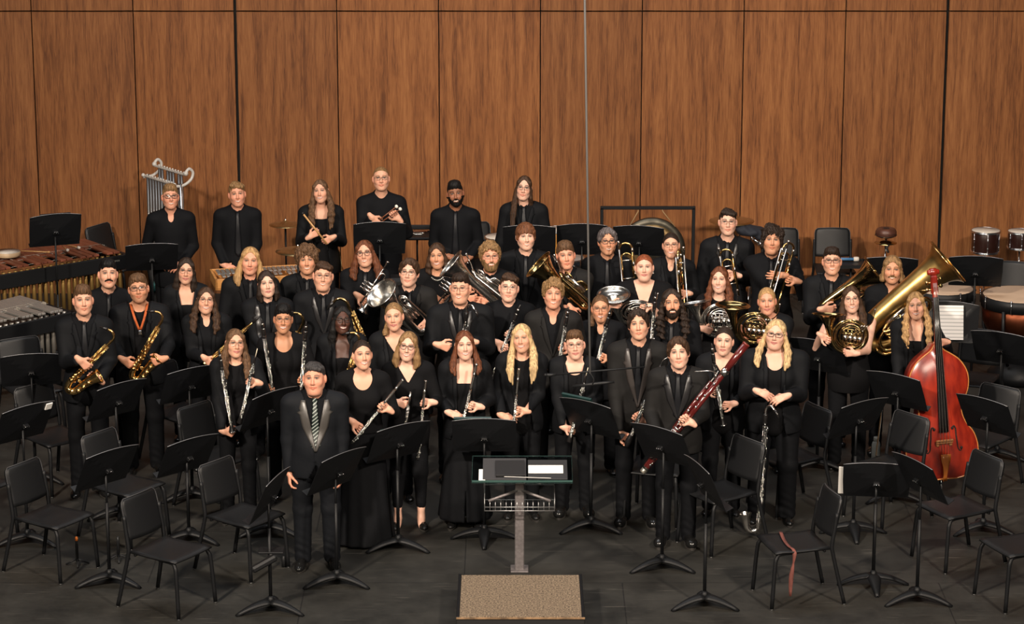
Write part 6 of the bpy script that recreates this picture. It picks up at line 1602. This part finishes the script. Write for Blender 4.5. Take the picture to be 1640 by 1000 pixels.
    d = MB().lathe([(.001, .03), (.05, .014), (.06, .006), (.15, -.004), (.215, -.014), (.215, -.017), (.06, .002), (.001, .02)], 40).build('plate', CYMB, t); d.location = (0, 0, p.z); d.rotation_euler = (0, R(90), R(10)); tripod(t, p.z, BLKM)
    # tray table with a triangle
    Y = WALLY - 1.0; p = on_y(668, 374, Y); t = thing('percussion_tray', 'black padded tray table right of the buzz-cut percussionist', 'tray table', (p.x, p.y, 0))
    MB().box((0, 0, p.z - .02), (.32, .36, .03), bev=.01).build('tray', BLKM, t); MB().box((0, .16, p.z + .03), (.30, .04, .05), bev=.012).build('rim', BLKM, t); tripod(t, p.z - .03, BLKM)
    tr = MB(); tr.tube(smooth_path([(-.06, -.08, 0), (.06, -.03, 0), (.07, -.05, 0), (.06, -.10, 0), (-.05, -.11, 0)], 4), .005, 8); tag(tr.build('triangle', SILVER, None, (p.x, p.y + .06, p.z + .0)), 'silver triangle lying on the black tray', 'triangle')
    st = MB(); st.cyl((-.10, .03, 0), (.09, .05, 0), .006, 8); st.ball((.095, .05, 0), .012, 6); tag(st.build('triangle_beater', mat('rosewood_stick', (.16, .05, .02), .4), None, (p.x, p.y + .03, p.z + .006)), 'wooden beater lying beside the triangle on the tray', 'beater')
    q = on_z(628, 452, .80); t = thing('equipment_case', 'black equipment case on a stool behind the raised trumpet', 'case', (q.x, q.y, 0)); MB().box((0, 0, .80), (.26, .22, .12), bev=.03).build('case', BLKP, t); MB().tube(arc((0, -.115, .82), .05, 180, 360, 8, 'xz'), .007, 6).build('handle', BLKP, t); MB().cyl((0, 0, .0), (0, 0, .74), .03, 10).lathe([(.001, .02), (.18, .02), (.18, 0)], 16).build('stool', BLKM, t)
    # drums in the middle
    drum('tom_drum', 'small tom with white head left of the long-haired percussionist\'s stand', 802, 379, 0, .165, .2, BLKP, Y=WALLY - .75)
    drum('tom_drum', 'gold-shelled drum with white head beside the very long-haired percussionist', 893, 367, 0, .150, .38, mat('gold_lacquer_shell', (.50, .22, .035), .3, coat=.6), Y=WALLY - .72)
    drum('snare_drum', 'chrome snare drum behind the unsmiling euphonium player', 908, 413, .78, .175, .15, CHROME, 'snare drum')
    # gong
    Y = WALLY - .85; a = on_y(964, 333, Y); b = on_y(1111, 333, Y); t = thing('gong_stand', 'black rectangular gong frame with a large dark gong', 'gong', ((a.x + b.x) / 2, Y, 0)); hw = (b.x - a.x) / 2
    f = MB()
    for s in (-1, 1): f.box((s * hw, 0, a.z / 2), (.034, .034, a.z), bev=.004); f.box((s * hw, 0, .03), (.05, .6, .04), bev=.006)
    f.box((0, 0, a.z), (hw * 2 + .034, .034, .034), bev=.004); f.box((0, 0, .12), (hw * 2, .03, .03)); f.build('frame', BLKM, t)
    c = on_y(1044, 402, Y); gx = c.x - (a.x + b.x) / 2
    g = MB().lathe([(.001, .03), (.13, .028), (.16, .012), (.30, .006), (.348, .0), (.355, -.03), (.348, -.032), (.001, -.0)], 48, Matrix.Translation((gx, 0, c.z)) @ Matrix.Rotation(R(90), 4, 'X')).build('gong', mat('dark_bronze_gong', (.075, .068, .052), .42, .85, var=.4, bscale=8), t)
    MB().lathe([(.17, .014), (.22, .0115), (.285, .009), (.285, .011), (.22, .0145), (.17, .016)], 48, Matrix.Translation((gx, 0, c.z)) @ Matrix.Rotation(R(90), 4, 'X')).build('polished_ring', mat('brown_polished_bronze', (.30, .20, .09), .4, .9, var=.3, bscale=14), g)
    r = MB()
    for s in (-1, 1): r.tube([(gx + s * .24, 0, c.z + .26), (gx + s * .13 - .02, 0, a.z - .04), (gx + s * .12 - .02, 0, a.z)], .006, 6)
    r.build('rope', mat('hemp_rope', (.36, .24, .12), .9), t)
    # covered hardware right of the tall trombonist
    p = on_y(1203, 370, WALLY - .7); t = thing('covered_drum', 'dark cloth-covered drum on chrome hardware behind the tall trombonist', 'drum', (p.x, p.y, 0))
    F = Field(axis(-.3, .3, .012, []), axis(-.3, .3, .012, []), axis(-.2, .2, .012, [])); F.ell((0, 0, 0), (.15, .13, .055), .02); F.ell((-.08, 0, .03), (.09, .1, .045), .04); F.ell((.10, -.02, -.05), (.06, .08, .05), .04); X, Y_, Z = F.full(); F.D = (F.D + .006 * np.sin(X * 60 + Y_ * 30) * np.sin(Z * 50 + X * 20)).astype(np.float32)
    o = child('cover', to_mesh('cover', *nets(F), mat('navy_cover_cloth', (.010, .013, .022), .8)), t); o.location = (0, 0, p.z); tripod(t, p.z, CHROME)
    MB().tube([(0, -.1, p.z - .06), (.08, -.14, p.z - .10)], .012, 8).ball((.09, -.145, p.z - .105), .02, 8).ball((0, -.1, p.z - .05), .016, 8).tube([(.06, -.16, p.z - .12), (.14, -.10, p.z + .02)], .007, 8).build('clamp', CHROME, t)
    # temple block on a stand
    p = on_y(1419, 372, WALLY - .7); t = thing('temple_block', 'ribbed brown wooden block drum on a chrome stand above the tuba player', 'percussion', (p.x, p.y, 0)); z = p.z
    BRW = mat('brown_lacquer', (.085, .032, .020), .4, var=.3, bscale=12)
    MB().lathe([(.07, -.055), (.095, -.045), (.112, -.02), (.112, .01), (.098, .035), (.085, .042), (.06, .045), (.045, .040), (.001, .038)], 28, Matrix.Translation((0, 0, z))).build('block', BRW, t); 
    r = MB(); 
    for k in range(3): r.tube(ring_pts((0, 0, z - .03 + k * .022), .113 - .004 * k), .004, 6, closed=True)
    r.build('ribs', mat('dark_groove', (.02, .01, .008), .5), t)
    MB().box((0, -.0, z + .046), (.06, .035, .006)).build('slot', mat('dark_groove', (.02, .01, .008), .5), t)
    MB().lathe([(.001, z - .085), (.05, z - .09), (.12, z - .115), (.12, z - .117), (.001, z - .095)], 28).build('small_cymbal', mat('dark_reflective_brass', (.5, .36, .16), .16, 1.0), t)
    MB().ball((0, -.02, z - .10), .022, 8).ball((.02, -.03, z - .14), .018, 8).tube([(0, 0, z - .05), (.01, -.01, z - .16), (.03, -.01, z - .22)], .014, 8).build('clamp', CHROME, t); tripod(t, z - .15, CHROME)
    # tray with a blue-handled mallet
    Y = WALLY - .95; p = on_y(1363, 424, Y); t = thing('percussion_tray', 'flat black tray table right of the euphonium player\'s head', 'tray table', (p.x, p.y, 0)); MB().box((0, 0, p.z), (.30, .30, .02), bev=.004).build('tray', BLKP, t)
    e = MB()
    for s in (-1, 1): e.box((s * .15, 0, p.z + .01), (.012, .30, .035)); e.box((0, s * .15, p.z + .01), (.30, .012, .035))
    e.build('rim', BLKM, t); tripod(t, p.z, BLKM)
    t = thing('mallet', 'blue-handled mallet with white head lying on the flat tray', 'mallet', (p.x - .06, p.y + .10, p.z + .035)); MB().cyl((-.12, 0, 0), (.11, 0, 0), .016, 10).build('handle', mat('blue_grip', (.05, .16, .33), .5), t); MB().lathe([(.001, -.03), (.024, -.026), (.026, 0), (.024, .026), (.001, .03)], 12, Matrix.Translation((.125, 0, 0)) @ Matrix.Rotation(R(90), 4, 'Y')).build('head', HEADM, t)
    # concert toms at the right wall
    DKR = mat('dark_mahogany_shell', (.020, .006, .004), .3, coat=.5)
    drum('concert_tom', 'larger dark mahogany concert tom with white head at the right wall', 1579, 369, 0, .150, .235, DKR, Y=WALLY - .55, lugs=6)
    drum('concert_tom', 'smaller dark mahogany concert tom cut off at the right edge', 1634, 370, 0, .128, .185, DKR, Y=WALLY - .55, lugs=6)
    # timpani
    for px, py, r, lab in ((1511, 462, .305, 'timpani drum with tan head behind the double bass scroll'), (1634, 472, .375, 'larger timpani drum with tan head at the right edge')):
        z = .86; p = on_z(px, py, z); t = thing('timpani', lab, 'timpani', (p.x, p.y, 0), 0, 'timpani'); 
        MB().lathe([(.001, .34), (r * .35, .36), (r * .7, .45), (r * .93, .60), (r * .97, z - .06)], 36).build('bowl', COPPER, t)
        MB().lathe([(r * .99, z - .11), (r * 1.0, z - .002), (r * .97, z + .002)], 36).build('hoop', BLKM, t); MB().lathe([(r * .985, z), (r * .9, z + .004), (.001, z + .004)], 36).build('head', TIMPH, t)
        for i in range(8):
            a = 2 * math.pi * (i + .5) / 8; x, y = math.cos(a) * r * 1.03, math.sin(a) * r * 1.03
            MB().cyl((x, y, z - .11), (x, y, z + .012), .006, 6).ball((x, y, z + .012), .012, 6).build('tension_rod', CHROME, t)
        for i in range(4):
            a = 2 * math.pi * (i + .5) / 4 + .2; x, y = math.cos(a), math.sin(a)
            MB().tube([(x * r * 1.02, y * r * 1.02, z - .09), (x * r * .98, y * r * .98, .5), (x * r * .6, y * r * .6, .2)], .016, 8).build('strut', BLKM, t)
        MB().lathe([(.001, .0), (r * .75, .02), (r * .75, .09), (r * .5, .2), (.06, .22), (.05, .36)], 24).build('base', BLKM, t)
    # ---------------------------------------------------------------- podium, conductor's desk
    a, b, c, d = on_z(734, 920, .2), on_z(932, 920, .2), on_z(937, 989, .2), on_z(731, 989, .2)
    x0, x1, y1, y0 = (a.x + d.x) / 2, (b.x + c.x) / 2, a.y, d.y; t = thing('podium', 'low conductor\'s podium with speckled beige carpet top and black trim', 'podium', ((x0 + x1) / 2, (y0 + y1) / 2, 0)); W_, D_ = x1 - x0, y1 - y0
    MB().box((0, 0, .095), (W_, D_, .19), bev=.006).build('box', mat('black_podium_paint', (.012, .012, .012), .6), t)
    cm = bpy.data.materials.new('speckled_carpet'); cm.use_nodes = True; nt = cm.node_tree; bs = nt.nodes['Principled BSDF']; tc = nt.nodes.new('ShaderNodeTexCoord'); n = nt.nodes.new('ShaderNodeTexNoise'); n.inputs['Scale'].default_value = 75; n.inputs['Detail'].default_value = 4; n.inputs['Roughness'].default_value = .8
    r = nt.nodes.new('ShaderNodeValToRGB'); e = r.color_ramp.elements; e[0].position = .40; e[0].color = (.045, .030, .020, 1); e[1].position = .64; e[1].color = (.33, .245, .16, 1); nt.links.new(tc.outputs['Object'], n.inputs[0]); nt.links.new(n.outputs['Fac'], r.inputs[0]); nt.links.new(r.outputs[0], bs.inputs['Base Color']); bs.inputs['Roughness'].default_value = .95
    bp = nt.nodes.new('ShaderNodeBump'); bp.inputs['Strength'].default_value = .4; nt.links.new(n.outputs['Fac'], bp.inputs['Height']); nt.links.new(bp.outputs[0], bs.inputs['Normal'])
    MB().box((0, 0, .193), (W_ - .045, D_ - .03, .012), bev=.003).build('carpet_top', cm, t)
    e = MB()
    for s in (-1, 1): e.box((s * (W_ / 2 - .012), 0, .193), (.022, D_, .02), bev=.003)
    e.build('side_trim', BLKM, t); MB().box((0, -D_ / 2 - .004, .192), (W_, .012, .014), bev=.002).build('front_nosing', mat('worn_wood_nosing', (.20, .12, .06), .7, var=.6, bscale=14), t)
    g = on_z(832, 914, 0); cz = on_y(836, 753, g.y).z; t = thing('conductor_desk', 'conductor\'s glass-topped desk on a grey post behind the podium', 'conductor desk', (g.x, g.y, 0))
    GRP = mat('scuffed_grey_metal', (.20, .18, .18), .5, .5, var=.2, bscale=40)
    MB().box((0, 0, .40), (.072, .035, .80), bev=.005).build('post', GRP, t); MB().box((0, .02, .006), (.14, .16, .012), bev=.004).build('foot', GRP, t)
    tl = R(12); dt = bpy.data.objects.new('glass_top', None)
    gm = glass_mat('tinted_glass', (.55, .60, .58)); 
    gl = MB().box((0, 0, 0), (.775, .42, .008), bev=.003).build('glass_top', gm, t); gl.location = (.02, 0, cz); gl.rotation_euler = (tl, 0, 0)
    e = MB(); e.tube([(-.386, -.208, .004), (-.386, .21, .004), (.386, .21, .004), (.386, -.21, .004)], .0013, 6, closed=True); e.build('green_edge', mat('green_glass_edge', (.05, .11, .10), .2), gl); MB().box((0, -.2, .014), (.77, .005, .012)).build('ledge', mat('green_glass_edge', (.05, .11, .10), .2), gl)
    k = MB()
    for s in (-1, 1): k.tube([(0, 0, cz - .16), (s * .24, -.10, cz - .22)], .012, 8)
    k.build('arms', GRP, t)
    WIRE = mat('steel_wire', (.42, .42, .42), .4, .8); bk = MB(); zb = on_y(835, 818, g.y - .14).z; hw_ = .27
    for q in (0, .03): bk.tube([(-hw_, -.15, zb + q), (hw_, -.15, zb + q)], .0035, 6)
    bk.tube([(-hw_, -.15, zb), (-hw_, .12, zb), (hw_, .12, zb), (hw_, -.15, zb)], .0035, 6); bk.tube([(-hw_, -.15, zb), (-hw_, -.15, zb + .10), (-hw_, .1, zb + .13), (hw_, .1, zb + .13), (hw_, -.15, zb + .10), (hw_, -.15, zb)], .003, 6)
    for i in range(14): x = -hw_ + 2 * hw_ * i / 13; bk.tube([(x, -.15, zb + .07), (x, -.15, zb), (x, .12, zb)], .0026, 5)
    bk.build('wire_basket', WIRE, t)
    Rt = Matrix.Rotation(tl, 4, 'X'); 
    def on_desk(name, label, cat, px, py, size, m, up, rz=0, extra=None):
        yy = g.y; dq = ray(px, py); nrm = (Rt @ V((0, 0, 1, 0)).to_4d()).to_3d(); p0 = V((g.x + .02, g.y, cz)) + nrm * up; tt = (p0 - V((0, 0, CAMH))).dot(nrm) / dq.dot(nrm); p = V((0, 0, CAMH)) + dq * tt
        o = MB().box((0, 0, 0), size, bev=.0015).build(name, m, None, p, (tl, 0, 0)); o.rotation_euler = (Matrix.Rotation(tl, 3, 'X') @ Matrix.Rotation(R(rz), 3, 'Z')).to_euler(); return tag(o, label, cat)
    DKG = mat('dark_grey_board', (.035, .034, .036), .6); BKC = mat('black_book_cover', (.011, .011, .012), .45)
    on_desk('folder', 'large dark grey folder under the black score on the glass desk', 'folder', 808, 752, (.335, .33, .010), DKG, .011)
    on_desk('score_book', 'black bound score lying on the grey folder', 'score', 817, 751, (.225, .235, .018), BKC, .026, 1)
    on_desk('writing_pad', 'dark pad under the white paper on the right of the glass desk', 'pad', 877, 753, (.305, .30, .010), mat('dark_pad', (.02, .021, .023), .5), .011)
    on_desk('paper', 'white sheet of paper lying on the dark pad', 'paper', 874, 752, (.27, .125, .003), WHITE, .019)
    on_desk('card', 'small pale card at the left edge of the glass desk', 'card', 772, 761, (.05, .17, .004), WHITE, .012)
    on_desk('baton', 'thin white baton lying across the glass desk', 'baton', 845, 765, (.36, .004, .004), WHITE, .040, -3.5)
    # folders and pages resting on stands
    GRN = mat('dark_green_folder', (.006, .028, .026), .4)
    def page(name, label, cat, px, py, who, size, m, tilt, yaw, dy=.03):
        t = [o for o in bpy.data.objects if o.get('label') == who][0]; p = on_y(px, py, t.location.y + dy); o = MB().box((0, 0, 0), size, bev=.001).build(name, m, None, p); o.rotation_euler = (R(90 - tilt), 0, R(yaw)); return tag(o, label, cat)
    page('folder', 'dark green folder standing on the middle music stand', 'folder', 757, 687, 'music stand with a dark green folder at the middle, left of the podium desk', (.30, .02, .25), GRN, 62, 0, .012)
    page('folder', 'dark green folder on the stand in front of the short-haired oboist', 'folder', 930, 653, 'music stand with a green folder in front of the short-haired oboist', (.29, .02, .25), GRN, 62, -38, .012)
    page('folder', 'green-edged folder on the stand in front of the gown', 'folder', 628, 704, 'music stand in front of the gown and the blond bob', (.30, .02, .26), GRN, 62, 37, .03)
    page('folder', 'black folder sticking up above the tall marimba stand', 'folder', 88, 359, 'tall music stand above the marimba with a black folder', (.30, .02, .24), BKC, 70, 20, .03)
    page('sheet_music', 'white page peeping out left of the front right stand', 'sheet music', 1366, 770, 'music stand with a white page edge, front right', (.22, .004, .29), WHITE, 62, -6, .03)
    page('card', 'pale card clipped to the corner of a stand at the left edge', 'card', 78, 651, 'music stand with a pale card at its corner at the left edge', (.06, .01, .06), WHITE, 62, 46, .08)
    # printed page facing the camera
    sm = bpy.data.materials.new('printed_music'); sm.use_nodes = True; nt = sm.node_tree; bs = nt.nodes['Principled BSDF']; tc = nt.nodes.new('ShaderNodeTexCoord'); w = nt.nodes.new('ShaderNodeTexWave'); w.bands_direction = 'Z'; w.inputs['Scale'].default_value = 9.5; mp = nt.nodes.new('ShaderNodeMapping'); r = nt.nodes.new('ShaderNodeValToRGB')
    r.color_ramp.elements[0].position = .0; r.color_ramp.elements[0].color = (.42, .41, .40, 1); r.color_ramp.elements[1].position = .28; r.color_ramp.elements[1].color = (.80, .77, .74, 1); nt.links.new(tc.outputs['Object'], w.inputs[0]); nt.links.new(w.outputs['Fac'], r.inputs[0]); nt.links.new(r.outputs[0], bs.inputs['Base Color']); bs.inputs['Roughness'].default_value = .8
    t = [o for o in bpy.data.objects if o.get('label', '').startswith('music stand with a white sheet')][0]; p = on_y(1521, 517, t.location.y - .05); o = MB().box((0, 0, 0), (.245, .003, .31)).build('sheet_music', sm, None, p); o.rotation_euler = (R(-18), 0, R(-3)); tag(o, 'white sheet of printed music beside the double bass neck', 'sheet music')
    # hanging microphone
    Y = 21.0; top = on_y(936, -40, Y); bot = on_y(945, 598, Y); t = thing('hanging_microphone', 'microphone bar hanging on a long grey cable', 'microphone', bot)
    MB().tube([(0, 0, 0), (top.x - bot.x, 0, top.z - bot.z), (top.x - bot.x - .02, 0, top.z - bot.z + 2)], .0085, 8).build('cable', mat('grey_cable', (.16, .155, .15), .5), t)
    l = on_y(880, 601, Y) - bot; r_ = on_y(1033, 588, Y) - bot; l2 = on_y(917, 619, Y) - bot; r2 = on_y(984, 612, Y) - bot
    MB().cyl(l, r_, .0075, 10).build('bar', BLKM, t); MB().tube([l - V((.03, 0, 0)), l, l + V((.05, 0, .004))], [.012, .013, .010], 12).ball(l - V((.03, 0, 0)), .0125, 6).build('microphone_capsule', BLKP, t); MB().tube([l2, l2 * .3 + r2 * .7, r2], [.013, .013, .009], 10).build('microphone_capsule', BLKP, t)
    MB().tube(smooth_path([V((0, 0, 0)), V((.03, -.01, -.05)), V((.02, -.01, -.085)), (l2 + r2) / 2], 5), .0055, 8).build('clip', BLKM, t)
    # small things on the floor
    def peg_stand(px, py, label, tip):
        p = on_z(px, py, 0); t = thing('peg_stand', label, 'instrument stand', p); MB().lathe([(.012, .03), (.012, .16), (.009, .2)], 10).build('peg', BLKP, t); l = MB()
        for a in (10, 100, 190, 280): l.tube([(0, 0, .05), (math.cos(R(a)) * .09, math.sin(R(a)) * .09, .008)], .007, 6)
        l.build('feet', BLKM, t)
        if tip: MB().lathe([(.012, .2), (.013, .22), (.008, .232)], 10).build('orange_cap', mat('orange_cap', (.62, .16, .02), .5), t)
    peg_stand(124, 905, 'small instrument peg stand with an orange tip by the front left chair', True); peg_stand(190, 898, 'small black peg stand between the two front left chairs', False)
    p = on_z(52, 697, 0); tag(MB().lathe([(.028, .0), (.036, .01), (.03, .05), (.014, .10), (.011, .16)], 16).build('mute', SILVER, None, p), 'silver cone mute standing on the floor behind the left stand', 'mute')
    p = on_z(455, 908, 0); tag(MB().lathe([(.02, .0), (.02, .075), (.016, .08), (.016, .09)], 12).build('canister', BLKP, None, p), 'short black canister on the floor by the conductor\'s shoe', 'canister')
    p = on_z(1402, 742, 0); t = thing('bottle', 'pale grey drink bottle on the floor left of the double bass', 'bottle', p); MB().lathe([(.036, 0), (.038, .01), (.038, .17), (.03, .195), (.022, .2)], 18).build('body', mat('pale_grey_bottle', (.36, .39, .39), .4), t); MB().lathe([(.024, .2), (.024, .235), (.02, .24)], 14).build('cap', mat('pale_grey_bottle', (.36, .39, .39), .4), t)
    a = on_y(1402, 733, p.y - .12); b = on_y(1410, 669, p.y - .05); t = thing('bow', 'wooden double bass bow leaning behind the chair by the bottle', 'bow'); MB().tube([(0, 0, 0), (0, .01, .35), (0, 0, .7)], [.008, .007, .005], 8).build('stick', PINE, t); MB().box((0, -.02, .06), (.014, .03, .05), bev=.003).build('frog', EBONY, t); MB().tube([(0, -.03, .06), (0, -.022, .69)], .003, 5).build('hair', WHITE, t); orient(t, V((a.x, a.y, max(.02, a.z - .1))), b - a, (1, 0, 0))
    # ribbon on the chair
    ch = [o for o in bpy.data.objects if o.get('label', '').startswith('chair with a faded red ribbon')][0]; Mc = ch.matrix_basis; ym = ch.rotation_euler.z
    def cw(px, py, z): return on_z(px, py, z)
    s0 = [cw(1250, 852, .468), cw(1256, 866, .458), cw(1264, 876, .460), cw(1270, 880, .462)]; e_ = s0[-1]; s0 += [e_ + V((.01, -.03, -.03)), e_ + V((.0, -.035, -.12)), e_ + V((-.012, -.035, -.22)), e_ + V((-.015, -.04, -.36))]
    rows = []
    P_ = smooth_path(s0, 4)
    for i, q in enumerate(P_): wd = .013 if i < len(P_) * .5 else (.006 + .010 * abs(math.sin(i * .33))); rows.append([q - V((wd, -.004, 0)), q + V((wd, -.004, 0))])
    tag(MB().grid(rows, .002).build('ribbon', mat('faded_red_ribbon', (.15, .045, .034), .7, var=.3, bscale=20)), 'faded red ribbon trailing over the front edge of a chair seat', 'ribbon')
    # accessory tray on the stand left of the conductor
    st = [o for o in bpy.data.objects if o.get('label', '').startswith('steeply turned stand left')][0]; p = on_y(434, 885, st.location.y); t = thing('accessory_tray', 'small black tray clamped to the post left of the conductor', 'tray', (p.x, p.y, 0)); MB().box((0, .04, p.z), (.19, .13, .014), bev=.005).build('tray', BLKP, t); MB().lathe([(.02, p.z - .05), (.02, p.z)], 10).build('clamp', BLKM, t)
    q = on_y(423, 903, st.location.y - .1); o = MB().box((0, 0, 0), (.21, .06, .05), bev=.014).build('pencil_case', BLKP, None, q); o.rotation_euler = (0, R(-24), R(20)); tag(o, 'black oblong case hanging under the small tray left of the conductor', 'case')
    p = on_z(265, 455, .62); t = thing('storage_crate', 'teal case on a low stand behind the woman with clear glasses', 'case', (p.x, p.y, 0)); MB().box((0, 0, .60), (.26, .2, .09), bev=.02).build('body', mat('teal_case', (.012, .085, .085), .5), t); MB().box((0, 0, .28), (.24, .18, .55)).build('stand', BLKM, t)
